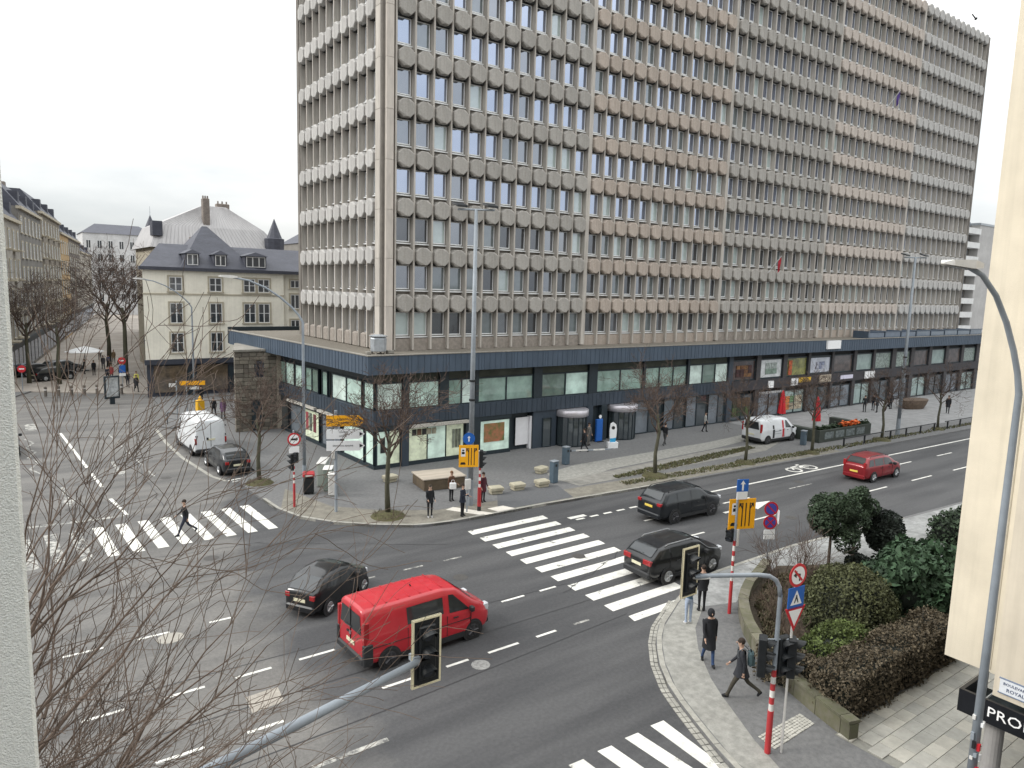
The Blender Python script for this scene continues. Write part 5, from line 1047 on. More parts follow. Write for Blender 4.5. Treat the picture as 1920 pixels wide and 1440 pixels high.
def vehicle(label, loc, rz, spec, body, rim=M_rim, plate_m=M_plw, name='parked_car', cat='car', group='vehicles', extras=None):
    """x forward, origin on the ground at the middle of the car"""
    L_, Wd, top, belt, plan, wheels, wr = spec['L'], spec['W'], spec['top'], spec['belt'], spec['plan'], spec['wheels'], spec['wr']
    t = thing(name, label, cat, loc, rz, group); hw = Wd/2; zb = spec.get('zb', .22)
    tum = spec.get('tum', .16)
    xs = sorted(set([-L_/2, -L_/2+.04, -L_/2+.12]+[-L_/2+L_*i/44 for i in range(1, 44)]+[L_/2-.12, L_/2-.04, L_/2]))
    def sec(x):
        zt = interp(top, x); zbelt = min(interp(belt, x), zt-.03); p = interp(plan, x)*hw; green = max(0, zt-zbelt); tp = p-tum*min(1, green/.5)-.02*(green > .02)
        zl = zb+spec.get('lift', .0)*0
        e_ = min(abs(x+L_/2), abs(x-L_/2)); lo = zb+(.12*max(0, 1-e_/.25))
        return [(0, lo), (p*.86, lo), (p*.965, lo+.06), (p, lo+.22), (p*1.0, (lo+.22+zbelt)/2), (p*.985, zbelt-.04), (p*.965, zbelt), (tp+.015, zbelt+green*.82), (tp-.05, zt-.012 if green > .1 else zt-.004), (tp*.55, zt+.015), (0, zt+.022)]
    rings = [sec(x) for x in xs]; n_ = 11; V = []; F = []; MI = []
    for x, rg in zip(xs, rings):
        V += [(x, y, z) for y, z in rg]+[(x, -y, z) for y, z in rg[-2:0:-1]]
    m_ = 2*n_-2
    for i in range(len(xs)-1):
        for k in range(m_): F.append((i*m_+k, i*m_+(k+1) % m_, (i+1)*m_+(k+1) % m_, (i+1)*m_+k))
    F.append(tuple(range(m_-1,-1,-1))); F.append(tuple((len(xs)-1)*m_+k for k in range(m_)))
    b = MB().add(V, F); bo = b.build('body', body, t, True)
    ss_ = bo.modifiers.new('smooth', 'SUBSURF'); ss_.levels = 1; ss_.render_levels = 1
    def surf(x, v, off=.006):        # v 0..1 from belt to roof on the side
        rg = sec(x); a, c = rg[6], rg[7]; y = a[0]+(c[0]-a[0])*v; z = a[1]+(c[1]-a[1])*v; nn = Vector((0, c[1]-a[1], -(c[0]-a[0]))).normalized(); return (x, y+nn.y*off, z+nn.z*off)
    def side_patch(x0, x1, v0, v1, s_, m, nm, par=None, s0=0, s1=0):
        N = 6; V = []; 
        for i in range(N+1):
            u = i/N
            for v in (v0, v1):
                xa = x0+s0*(v-v0)/(v1-v0) ; xb = x1+s1*(v-v0)/(v1-v0); p = surf(xa+(xb-xa)*u, v); V.append((p[0], s_*p[1], p[2]))
        F = [(2*i,2*i+2,2*i+3,2*i+1) for i in range(N)]; 
        if s_ > 0: F = [f[::-1] for f in F]
        return MB().add(V, F).build(nm, m, par or t, True)
    for s_ in (-1, 1):
        for (x0, x1, s0, s1) in spec['side']: side_patch(x0, x1, .06, .93, s_, M_cgl, 'side_window', None, s0, s1)
    # screens follow the top line between two x positions
    def screen(x0, x1, nm, inner=.86):
        N = 6; V = []; x0, x1 = min(x0,x1), max(x0,x1)
        for i in range(N+1):
            x = x0+(x1-x0)*i/N; rg = sec(x); zt = rg[10][1]; y = rg[8][0]*inner
            for k in (-1, -.5, 0, .5, 1):
                V.append((x, y*k, zt+.006-(.016*k*k)))
        # push outwards along the slope normal
        dz = interp(top, x1)-interp(top, x0); dx = x1-x0; nv = Vector((-dz, 0, dx)); nv = nv if nv.z > 0 else -nv; nv = nv.normalized()*.012
        V = [(a+nv.x, b_, c+nv.z) for a, b_, c in V]
        F = [(i*5+k,(i+1)*5+k,(i+1)*5+k+1,i*5+k+1) for i in range(N) for k in range(4)]
        return MB().add(V, F).build(nm, M_cgl, t, True)
    screen(*spec['front'], 'windscreen'); 
    if spec.get('rear'): screen(*spec['rear'], 'rear_window')
    if spec.get('rearflat'):
        z0, z1, w0, w1, dxx = spec['rearflat']; x = -L_/2-.008; MB().add([(x,-w0,z0),(x,w0,z0),(x+dxx,w1,z1),(x+dxx,-w1,z1)], [(0,3,2,1)]).build('rear_window', M_cgl, t)
    # wheels
    for x in wheels:
        for s_ in (-1, 1):
            y = s_*(interp(plan, x)*hw-.10)
            MB().tube([(x,y+s_*.085,wr),(x,y+s_*.106,wr)], wr*1.17, 26).build('wheel_arch', M_trim, t)
            wo = MB().tube([(x,y-s_*.1,wr),(x,y-s_*.095,wr),(x,y+s_*.095,wr),(x,y+s_*.118,wr)], [wr*.93,wr,wr,wr*.93], 26).build('wheel', M_tyre, t)
            MB().tube([(x,y+s_*.112,wr),(x,y+s_*.125,wr)], [wr*.68,wr*.62], 20).build('rim', rim, wo)
            for k in range(5):
                a = 2*math.pi*k/5; MB().tube([(x,y+s_*.128,wr),(x+math.cos(a)*wr*.6,y+s_*.128,wr+math.sin(a)*wr*.6)], [.035,.028], 4).build('spoke', rim, wo)
    zt = spec['tailz']; hz_ = spec['headz']; xr_ = -L_/2; xf = L_/2
    for s_ in (-1, 1):
        yw = interp(plan, xr_+.05)*hw
        MB().bbox(xr_-.012, xr_+.16, min(s_*(yw-spec['tailw']), s_*(yw-.005)), max(s_*(yw-spec['tailw']), s_*(yw-.005)), zt[0], zt[1], .012).build('tail_light', M_tail, t)
        yf = interp(plan, xf-.1)*hw
        MB().bbox(xf-.42, xf-.08, min(s_*(yf-.2), s_*(yf+.03)), max(s_*(yf-.2), s_*(yf+.03)), hz_[0], hz_[1], .02).build('headlight', M_head, t)
        mx_ = spec['mirror']; ym = interp(plan, mx_)*hw
        MB().bbox(mx_-.07, mx_+.07, min(s_*ym, s_*(ym+.2)), max(s_*ym, s_*(ym+.2)), interp(belt, mx_)-.02, interp(belt, mx_)+.16, .03).build('mirror', spec.get('mirm', M_trim), t)
        for dx_ in spec.get('handles', ()): MB().box(dx_-.09, dx_+.09, min(s_*(hw*.985), s_*(hw*1.0+.02)), max(s_*(hw*.985), s_*(hw*1.0+.02)), interp(belt, dx_)-.14, interp(belt, dx_)-.11).build('door_handle', spec.get('mirm', M_trim), t)
        for dx_ in spec.get('seams', ()): MB().box(dx_-.006, dx_+.006, min(s_*hw*.97, s_*(hw*.997+.004)), max(s_*hw*.97, s_*(hw*.997+.004)), zb+.2, interp(belt, dx_)-.03).build('door_seam', M_trim, t)
        if spec.get('sill'): MB().box(wheels[0]+wr*1.1, wheels[1]-wr*1.1, min(s_*(hw*.95), s_*(hw*.995)), max(s_*(hw*.95), s_*(hw*.995)), zb-.02, zb+spec['sill']).build('side_sill', M_trim, t)
        if spec.get('rails'): 
            a, b_ = spec['rails']; MB().tube([(a,s_*(sec(a)[8][0]-.02),interp(top,a)+.0),(a+.15,s_*(sec(a)[8][0]-.02),interp(top,a)+.07),(b_-.15,s_*(sec(b_)[8][0]-.02),interp(top,b_)+.07),(b_,s_*(sec(b_)[8][0]-.02),interp(top,b_)+.0)], .02, 6).build('roof_rail', spec.get('railm', M_trim), t)
    pw = interp(plan, xr_+.03)*hw; MB().bbox(xr_-.05, xr_+.2, -pw*.97, pw*.97, zb+.02, zb+.28, .05).build('rear_bumper', spec.get('bump', M_trim), t)
    pw = interp(plan, xf-.05)*hw; MB().bbox(xf-.25, xf+.03, -pw*.95, pw*.95, zb+.0, zb+.24, .05).build('front_bumper', spec.get('bump', M_trim), t)
    MB().box(xf-.03,xf+.014,-.42,.42,hz_[0]-.16,hz_[0]-.0).build('grille', M_trim, t)
    pz = spec['platez']; MB().box(xr_-.062 if pz < zb+.28 else xr_-.02, xr_, -.26, .26, pz, pz+.115).build('number_plate', plate_m, t)
    if extras: extras(t, sec, side_patch)
    return t
def shift(tab, k): return tab
HATCH = dict(L=4.25, W=1.80, top=[(-2.125,.95),(-2.0,1.05),(-1.55,1.36),(-.9,1.46),(.0,1.47),(.45,1.41),(1.15,1.02),(1.9,.86),(2.125,.66)], belt=[(-2.125,.90),(-1.6,.98),(0,.93),(1.1,.88),(2.125,.6)],
    plan=[(-2.125,.80),(-1.9,.92),(-1.2,.99),(0,1),(1.3,.98),(1.9,.88),(2.125,.68)], wheels=(-1.28,1.32), wr=.32, side=((-1.35,-.42,.18,0),(-.36,.72,0,-.42)), front=(1.08,.52), rear=(-1.98,-1.56), tailz=(.74,.92), tailw=.22, headz=(.62,.78), mirror=.72, handles=(-.55,.35), seams=(-.40,.75), platez=.62, bump=None)
SUV = dict(L=4.70, W=1.88, top=[(-2.35,1.05),(-2.2,1.22),(-1.85,1.60),(-1.2,1.68),(.1,1.68),(.6,1.60),(1.25,1.14),(2.1,1.0),(2.35,.8)], belt=[(-2.35,1.0),(-1.6,1.10),(0,1.06),(1.2,1.02),(2.35,.7)],
    plan=[(-2.35,.84),(-2.1,.94),(-1.3,.99),(0,1),(1.5,.99),(2.1,.9),(2.35,.72)], wheels=(-1.38,1.40), wr=.37, zb=.28, side=((-2.0,-1.25,.3,-.02),(-1.18,-.25,0,0),(-.18,.85,0,-.42)), front=(1.18,.66), rear=(-2.18,-1.86), tailz=(.97,1.12), tailw=.26, headz=(.78,.94), mirror=.85, handles=(-.75,.3), seams=(-1.2,-.2,.85), platez=.82, rails=(-1.7,.3), sill=.14, bump=None)
CROSS = dict(SUV, L=4.35, W=1.83, top=[(-2.175,1.0),(-2.05,1.14),(-1.6,1.46),(-1.0,1.57),(.1,1.58),(.6,1.50),(1.2,1.09),(1.95,.96),(2.175,.75)], belt=[(-2.175,.95),(-1.6,1.08),(0,1.01),(1.2,.97),(2.175,.68)], plan=[(-2.175,.82),(-1.95,.93),(-1.2,.99),(0,1),(1.4,.99),(1.95,.9),(2.175,.7)],
    wheels=(-1.27,1.33), wr=.35, side=((-1.75,-1.15,.28,-.02),(-1.08,-.2,0,0),(-.13,.8,0,-.4)), front=(1.13,.66), rear=(-2.02,-1.62), mirror=.8, tailz=(.86,1.06), tailw=.42, rails=(-1.3,.35), railm=M_rim, platez=.74)
MPV = dict(HATCH, L=4.35, W=1.80, top=[(-2.175,1.0),(-2.06,1.15),(-1.75,1.55),(-1.0,1.63),(0,1.63),(.55,1.53),(1.35,1.08),(1.95,.92),(2.175,.7)], belt=[(-2.175,.98),(-1.6,1.02),(0,.99),(1.2,.94),(2.175,.66)], plan=[(-2.175,.82),(-1.95,.92),(-1.2,.98),(0,1),(1.4,.98),(1.95,.88),(2.175,.68)],
    wheels=(-1.32,1.36), wr=.325, side=((-1.85,-1.3,.2,0),(-1.22,-.25,0,0),(-.18,.95,0,-.45)), front=(1.27,.62), rear=(-2.05,-1.78), mirror=.85, tailz=(.95,1.3), tailw=.16, platez=.62, rails=(-1.5,.3))
VAN = dict(L=4.78, W=1.90, top=[(-2.39,1.88),(-2.30,1.945),(-1.6,1.96),(.4,1.96),(.95,1.88),(1.75,1.28),(2.15,1.06),(2.39,.86)], belt=[(-2.39,1.14),(0,1.14),(1.5,1.08),(2.39,.72)], plan=[(-2.39,.955),(-2.2,.985),(-1,1),(1.2,.99),(1.9,.93),(2.2,.84),(2.39,.66)], wheels=(-1.55,1.55), wr=.33, zb=.24, tum=.16,
    side=((.62,1.42,0,-.62),), front=(1.70,1.02), tailz=(.95,1.62), tailw=.13, headz=(.78,1.02), mirror=1.42, handles=(.85,-.1), seams=(.52,-.92,1.45), platez=.70, sill=.16, rearflat=(1.18,1.76,.70,.60,.01), mirm=M_trim)
BIGVAN = dict(L=5.55, W=2.05, top=[(-2.775,2.36),(-2.70,2.46),(-2.0,2.50),(1.0,2.48),(1.5,2.30),(2.1,1.50),(2.5,1.2),(2.775,.95)], belt=[(-2.775,1.3),(0,1.3),(1.9,1.2),(2.775,.8)], plan=[(-2.775,.965),(-2.6,.985),(-1,1),(1.6,.99),(2.3,.92),(2.6,.84),(2.775,.7)], wheels=(-1.75,1.9), wr=.35, zb=.3, tum=.13,
    side=((1.05,1.75,0,-.5),), front=(2.06,1.56), tailz=(.9,1.3), tailw=.12, headz=(.85,1.1), mirror=1.8, handles=(1.2,), seams=(1.0,-.1), platez=1.12, sill=.1)
def red_extras(t, sec, sp_):
    for s_ in (-1,1): sp_(-.92, .40, .10, .86, s_, M_cgl, 'side_window')
    for s_ in (-1,1): MB().box(-2.1,1.45,min(s_*.93,s_*.957),max(s_*.93,s_*.957),.80,.815).build('side_crease', M_trim, t)
    for x in (-1.9,-1.5,-1.1,-.7,-.3,.1,.5): MB().box(x-.015,x+.015,-.6,.6,1.968,1.985).build('roof_rib', t.children[0].data.materials[0], t)
    MB().tube([(-.3,0,1.97),(-.34,0,2.06)], .02, 6).build('roof_aerial', M_trim, t); MB().box(-2.415,-2.39,-.008,.008,.7,1.86).build('rear_door_seam', M_trim, t)
    for s_ in (-1,1): MB().bbox(-2.42,-2.1,min(s_*.80,s_*.955),max(s_*.80,s_*.955),.26,.95,.03).build('corner_bumper', M_trim, t)
    MB().box(-2.425,-2.39,.12,.22,1.0,1.06).build('door_handle', M_trim, t); MB().box(-2.425,-2.39,-.05,.05,.98,1.08).build('badge', M_rim, t)
    MB().tube([(-2.42,-.1,1.24),(-2.43,.35,1.20)], .012, 4).build('rear_wiper', M_trim, t)
RV = vehicle('red van with dark side windows crossing the junction', (10.68,19.5,0), R(2.5), VAN, paint('van_red', (.46,.020,.030), .35, 0), rim=M_rimd, name='delivery_van', cat='van', extras=red_extras)
bl = paint('black_paint', (.012,.013,.015)); bl2 = paint('dark_blue_black_paint', (.013,.016,.020)); rd = paint('dark_red_paint', (.24,.012,.018))
HATCH['bump'] = bl; SUV['bump'] = bl2; CROSS['bump'] = M_trim; MPV['bump'] = rd
def dark_extras(t, sec, sp_): MB().tube([(-1.35,-.72,1.34),(-1.35,.72,1.34)], .02, 6).build('spoiler_edge', bl, t)
MINI = dict(HATCH, L=3.75, W=1.74, top=[(-1.875,.92),(-1.8,1.02),(-1.25,1.40),(-.7,1.50),(-.1,1.51),(.35,1.44),(1.0,1.04),(1.6,.90),(1.875,.66)], belt=[(-1.875,.88),(-1.3,1.0),(0,.95),(1.0,.9),(1.875,.6)], plan=[(-1.875,.74),(-1.65,.9),(-1.0,.99),(0,1),(1.1,.98),(1.6,.86),(1.875,.62)], wheels=(-1.15,1.2), wr=.31, side=((-1.25,-.42,.25,0),(-.36,.6,0,-.38)), front=(.95,.42), rear=(-1.78,-1.27), mirror=.6, handles=(.3,), seams=(-.40,.62), tailw=.22)
_m = vehicle('compact black hatchback with pale reflecting rear window just behind the red van', (9.45,24.05,0), R(32), MINI, bl, rim=M_rim, name='hatchback'); _m.scale = (.9,.93,.96)
vehicle('dark estate car with yellow plate heading right beyond the crossing', (28.7,24.05,0), R(-1.5), SUV, bl2, rim=M_rimd, plate_m=M_pply, name='estate_car')
vehicle('black crossover on the crossing beside the right pavement', (22.55,19.05,0), R(-2), CROSS, bl, name='crossover_car')
vehicle('dark red compact car driving away on the right of the boulevard', (46.0,22.85,0), R(-2), MPV, rd, name='compact_car', plate_m=M_pply)
PARK = dict(HATCH, L=4.0); 
vehicle('small black car parked right behind the tall white van', (11.15,45.05,0), R(93), HATCH, bl2, name='parked_car', plate_m=M_plw)
wp = paint('van_white', (.70,.72,.74), .4, 0)
BIGVAN['bump'] = M_trim
def bigx(t, sec, sp_):
    MB().box(-2.79,-2.77,-.01,.01,.7,2.3).build('rear_door_seam', M_trim, t)
    for z in (.9,1.4,2.0): 
        for s_ in (-1,1): MB().box(-2.80,-2.76,s_*.93-.03,s_*.93+.03,z,z+.1).build('hinge', M_trim, t)
    MB().box(-2.80,-2.77,.15,.27,1.15,1.32).build('door_handle', M_trim, t)
vehicle('tall white van parked in the side street bay', (10.95,51.3,0), R(92), BIGVAN, wp, rim=M_rimd, name='parked_van', cat='van', extras=bigx)
def dhlx(t, sec, sp_):
    for s_ in (-1,1):
        MB().box(.22,.42,min(s_*.945,s_*.962),max(s_*.945,s_*.962),.45,1.12).build('red_stripe', M_srd, t); q = sp_(.22,.42,.02,.9,s_,M_srd,'red_stripe'); q = sp_(-.98,-.78,.02,.45,s_,M_ink,'black_stripe')
        MB().box(-.98,-.78,min(s_*.945,s_*.962),max(s_*.945,s_*.962),.45,1.12).build('black_stripe', M_ink, t)
        for z in (.75,.95): MB().box(-.7,.1,min(s_*.95,s_*.958),max(s_*.95,s_*.958),z,z+.03).build('side_lettering', M_galv, t)
vehicle('white delivery van with red stripe on the plaza', (49.6,32.95,P), R(-2), dict(VAN, bump=M_trim), wp, rim=M_rimd, name='delivery_van', cat='van', extras=dhlx)
gp = paint('grey_paint', (.14,.15,.16))
for x, y, rz, m_, lb in ((4.9,92.5,25,bl,'black car parked at the mouth of the pedestrian street'),(3.4,97,25,bl2,'dark car parked behind the black one in the pedestrian street'),(6.2,99.5,20,gp,'grey car farthest along the pedestrian street'),(-.05,56,90,gp,'grey car half hidden behind the branches at the left edge')):
    vehicle(lb, (x,y,0.0 if y < 84 else .1), R(rz), dict(HATCH, bump=m_), m_, name='parked_car')
# ------------------------------------------------------------------ people
M_skin = mat('skin', (.42,.27,.20), .6, .06, 6); PM = {}
def cloth(c): 
    k = 'cloth_%d_%d_%d' % tuple(int(v*255) for v in c)
    return mat(k, c, .9, .2, 14, bump=.3, bscale=60)
def person(label, loc, face, top=(.02,.02,.025), legs=(.02,.022,.03), hair=(.03,.02,.015), shoes=(.02,.02,.02), stride=0, arms=(8,-8), elbow=(15,15), coat=0.0, scale=1.0, lean=0, cat='person', group='people on the street', hood=False, crouch=0):
    """face: heading in degrees (0 = +X)"""
    t = thing('person', label, cat, loc, R(face), group)
    J = {}; E_ = []
    def a(n_, p, r_, par=None):
        J[n_] = (Vector(p), r_); 
        if par: E_.append((par, n_))
    la = R(lean); sx = lambda z: math.tan(la)*(z-.95)
    def drop(p, L_, ang): return (p[0]+L_*math.sin(R(ang)), p[1], p[2]-L_*math.cos(R(ang)))
    hipz = .93-.42*(2-math.cos(R(abs(stride)))-1)*1.0-.03*(stride > 0)
    a('pelvis', (0,0,hipz+.04), (.135,.105)); a('waist', (sx(hipz+.2),0,hipz+.20), (.125,.095), 'pelvis'); a('chest', (sx(hipz+.42),0,hipz+.40), (.150,.110), 'waist'); a('neck', (sx(hipz+.58)+.0,0,hipz+.57), (.058,.058), 'chest'); a('jaw', (sx(hipz+.66)+.015,0,hipz+.655), (.070,.078), 'neck'); a('skull', (sx(hipz+.75)+.02,0,hipz+.745), (.082,.098), 'jaw'); a('crown', (sx(hipz+.8)+.015,0,hipz+.80), (.055,.065), 'skull')
    kn = {1: (stride, max(4, stride*.25) if stride else 2), -1: (-stride*.9, stride*1.25 if stride else 2)}
    feet = []
    for s_ in (1,-1):
        h0 = (0, s_*.095, hipz-.02); hp, kb = kn[s_]; a('hip%d' % s_, h0, (.095,.09), 'pelvis'); k0 = drop(h0, .43, hp); a('knee%d' % s_, k0, (.062,.060), 'hip%d' % s_); an = drop(k0, .42, hp-kb); a('ankle%d' % s_, an, (.042,.042), 'knee%d' % s_)
        ta = hp-kb; a('toe%d' % s_, (an[0]+.15*math.cos(R(ta)), an[1]+s_*.015, an[2]-.045+.15*math.sin(R(ta))*.8), (.042,.034), 'ankle%d' % s_); a('heel%d' % s_, (an[0]-.05, an[1], an[2]-.04), (.036,.036), 'ankle%d' % s_)
        sh = (sx(hipz+.48), s_*.175, hipz+.475); a('shoulder%d' % s_, sh, (.068,.062), 'chest'); ar = arms[0] if s_ == 1 else arms[1]; el = elbow[0] if s_ == 1 else elbow[1]
        e0 = drop((sh[0], sh[1]+s_*.03, sh[2]), .28, ar); a('elbow%d' % s_, e0, (.047,.045), 'shoulder%d' % s_); w0 = drop(e0, .24, ar+el); a('wrist%d' % s_, w0, (.034,.030), 'elbow%d' % s_); a('palm%d' % s_, drop(w0, .08, ar+el), (.036,.022), 'wrist%d' % s_)
        J['hand%d' % s_] = (Vector(drop(w0, .11, ar+el)), Vector((math.sin(R(ar+el)),0,-math.cos(R(ar+el)))))
    names = [n_ for n_ in J if not n_.startswith('hand')]; me = bpy.data.meshes.new('body'); me.from_pydata([J[n_][0] for n_ in names], [(names.index(x), names.index(y)) for x, y in E_], [])
    o_ = bpy.data.objects.new('body', me); col.objects.link(o_); o_.modifiers.new('s', 'SKIN'); sv = me.skin_vertices[0].data
    for i, n_ in enumerate(names): sv[i].radius = J[n_][1]; sv[i].use_root = (n_ == 'pelvis')
    ss = o_.modifiers.new('u', 'SUBSURF'); ss.levels = 1
    dg = bpy.context.evaluated_depsgraph_get(); m2 = bpy.data.meshes.new_from_object(o_.evaluated_get(dg)); bpy.data.objects.remove(o_)
    b = MB(); b.v = [tuple(v.co) for v in m2.vertices]; b.f = [tuple(p.vertices) for p in m2.polygons]; zs = [v[2] for v in b.v]; bpy.data.meshes.remove(m2)
    seg = [(J[x][0], J[y][0], x, y) for x, y in E_]
    def reg(c):
        best = None
        for p, q, x, y in seg:
            d = q-p; tt = max(0, min(1, (c-p).dot(d)/d.length_squared)); dist = (c-(p+d*tt)).length
            if best is None or dist < best[0]: best = (dist, y, tt)
        y, tt = best[1], best[2]
        if y in ('jaw','skull','crown') or (y == 'neck' and tt > .75): return 0
        if y.startswith(('toe','heel')): return 3
        if y.startswith('palm'): return 0
        if y.startswith(('knee','ankle')) or (y.startswith('hip')) or (y == 'waist' and tt < .15): return 2
        return 1
    b.mi = [reg(sum((Vector(b.v[i]) for i in f), Vector())/len(f)) for f in b.f]
    hp_ = J['skull'][0]; b.tube([hp_+Vector((.085,0,.0)), hp_+Vector((.118,0,-.035)), hp_+Vector((.09,0,-.045))], [.008,.016,.008], 6, 0)      # nose
    for s_ in (1,-1):
        b.ball(hp_+Vector((.0,s_*.083,-.02)), .022,.010,.032, 6, 5, 0); b.ball(hp_+Vector((.083,s_*.032,.012)), .010,.012,.008, 6, 4, 3)     # ears, eyes
        pos, dr = J['hand%d' % s_]
        for k, ln in enumerate((.062,.072,.078,.066)):
            st = pos+Vector((.022-.015*k,0,0))*1.0-dr*.02; b.tube([st, st+dr*ln*.55, st+dr*ln*.9+Vector((0,-s_*.02,0))], [.0095,.009,.007], 5, 0)
        st = pos-dr*.05; b.tube([st, st+dr*.03+Vector((.035,0,0)), st+dr*.06+Vector((.045,0,0))], [.011,.010,.007], 5, 0)
    b.tube([hp_+Vector((.088,-.022,-.062)), hp_+Vector((.092,0,-.064)), hp_+Vector((.088,.022,-.062))], .005, 4, 3)
    bo = b.build('body', [M_skin, cloth(top), cloth(legs), cloth(shoes)], t, True)
    hb = MB(); V = []
    hb.ball(hp_+Vector((-.018,0,.022)), .098,.090,.098, 12, 8)
    if hood: hb.ball(hp_+Vector((-.02,0,-.02)), .115,.11,.14, 12, 8)
    hb.build('hair', cloth(top if hood else hair), t, True)
    if coat:
        q = MB(); n_ = 14; V = []; z0 = hipz+.42; fl = .16+.03*(stride > 0)
        for z, rx, ry in ((hipz+.46,.12,.185),(hipz+.2,.125,.17),(hipz+.02,.145,.185),(hipz-coat*.5,.16+.12*(stride > 0)*coat,.195),(hipz-coat,.18+.2*(stride > 0)*coat,.205)):
            for k in range(n_): an = 2*math.pi*k/n_; V.append((sx(max(z,hipz))+rx*math.cos(an)*(1+.03*math.sin(k*5)), ry*math.sin(an)*(1+.03*math.cos(k*3)), z))
        q.add(V, [(i*n_+k,(i+1)*n_+k,(i+1)*n_+(k+1) % n_,i*n_+(k+1) % n_) for i in range(4) for k in range(n_)]); q.build('coat', cloth(top), t, True)
    t.location.z = loc[2]-min(zs)*scale-.005; t.scale = (scale,)*3
    return t
K = (.012,.013,.016); NV = (.014,.018,.030); DG = (.035,.035,.038)
person('walker in dark jacket crossing the side street crossing', (6.5,33.9,0), 178, K, (.02,.024,.04), stride=26, arms=(-22,24), elbow=(25,30), scale=.98)
person('person in black coat standing left at the kerb of the crossing', (17.05,30.05,P), -100, K, K, hair=(.04,.03,.02), shoes=(.4,.4,.4), arms=(-4,6), elbow=(55,60), coat=.1, scale=.95)
p2_ = person('woman in brown top carrying a white bag by the bench island', (19.4,31.9,P), -75, (.10,.05,.03), K, hair=(.16,.08,.04), arms=(15,-10), elbow=(50,20), scale=.93)
person('person in navy coat standing under the orange lane sign', (18.55,29.4,P), -60, NV, K, hair=(.03,.02,.015), arms=(10,20), elbow=(70,100), coat=.15, scale=.95)
person('person in dark red coat waiting behind the red signal base', (20.75,30.85,P), -80, (.06,.012,.02), K, arms=(5,0), elbow=(30,20), coat=.3, scale=.93)
person('person in pale jeans partly hidden behind the signal backboard', (19.1,15.35,P), 70, (.05,.10,.16), (.32,.38,.48), shoes=(.6,.6,.6), arms=(10,10), elbow=(50,40), scale=.92)
person('dark clad person standing beside the red banded pole base', (20.3,15.75,P), 60, K, K, arms=(0,0), elbow=(20,20), coat=.1, scale=.98)
person('walker in long black hooded coat on the right pavement', (17.45,13.15,P), -125, K, (.03,.06,.14), shoes=K, stride=14, arms=(-14,18), elbow=(20,20), coat=.36, scale=1.04, hood=True)
person('walker in grey coat with a teal backpack nearest the low wall', (16.75,11.45,P), 128, (.022,.024,.030), (.045,.040,.030), shoes=K, stride=27, arms=(-18,18), elbow=(20,25), coat=.2, scale=1.06, lean=4)
person('lone figure in dark coat on the plaza far right', (78.6,32.0,P), 200, K, K, arms=(5,0), coat=.3, stride=10, scale=1.05)
person('person in white top beside the dark shopfronts', (47.6,37.8,P), -60, (.35,.35,.33), K, scale=.95, stride=10)
person('dark clad person before the left revolving door', (33.6,37.2,P), 120, K, K, stride=16, scale=.98)
person('person in grey top by the entrance pillar', (35.3,38.6,P), -80, (.12,.11,.10), (.14,.13,.12), scale=.97)
person('person in dark clothes passing behind the bare island tree', (40.6,35.9,P), 10, K, (.05,.05,.05), stride=18, scale=.98)
gp_ = [('dark clad person left in the group before the shops',(70.9,36.6),K,K),('person with pale bag in the group before the shops',(72.0,35.9),DG,K),('person in black at the right of the group before the shops',(73.0,36.8),K,NV),('dark clad person beside the oval bench planter',(75.8,36.4),K,K),('person in grey near the oval bench planter',(77.0,37.2),(.10,.10,.11),K)]
for n_, (lb, xy, a_, b_) in enumerate(gp_): person(lb, (xy[0],xy[1],P), 40+70*n_, a_, b_, scale=.98, coat=.2 if n_ % 2 else 0)
left = [('person in black walking past the shop of the cream house',(15.0,69.2),K,K,90),('person in purple coat before the stone annex',(14.9,61.0),(.13,.07,.14),K,80),('dark person walking beside the purple coat',(14.4,62.0),K,K,95),('person in yellow vest at the pedestrian street corner',(11.6,82.4),(.75,.72,.18),K,-90),('dark clad person left of the yellow vest',(10.9,83.2),K,NV,-100),('person with dark bag beside the cream house corner',(11.2,79.8),DG,K,-80),
    ('person in navy among the street crowd',(9.6,88),NV,K,-95),('person in red top among the street crowd',(10.2,90),(.30,.05,.05),K,-90),('person in white top among the street crowd',(11.4,92.5),(.5,.5,.48),K,90),('person in black coat behind the crowd',(9.0,95),K,K,-90),('person in brown coat behind the crowd',(11.9,97),(.10,.07,.05),K,-90),('couple member in grey walking away in the crowd',(10.6,101),(.09,.09,.10),K,90),('couple member in blue walking away in the crowd',(11.2,101.3),(.05,.07,.14),K,90),('person in tan jacket far down the street',(12.6,108),(.22,.16,.10),K,-90),('dark figure far down the street',(11.4,112),K,K,-90),('dark figure near the open white parasol',(8.2,96.6),K,K,0),('dark seated figure near the black parked car',(6.4,94.2),K,NV,-60)]
for n_, (lb, xy, a_, b_, f_) in enumerate(left): person(lb, (xy[0],xy[1],.1 if xy[1] > 78 else P), f_, a_, b_, stride=(0,14,20)[n_ % 3], coat=(0,.25)[n_ % 2], scale=1.0, hair=((.03,.02,.015),(.12,.08,.05))[n_ % 2])
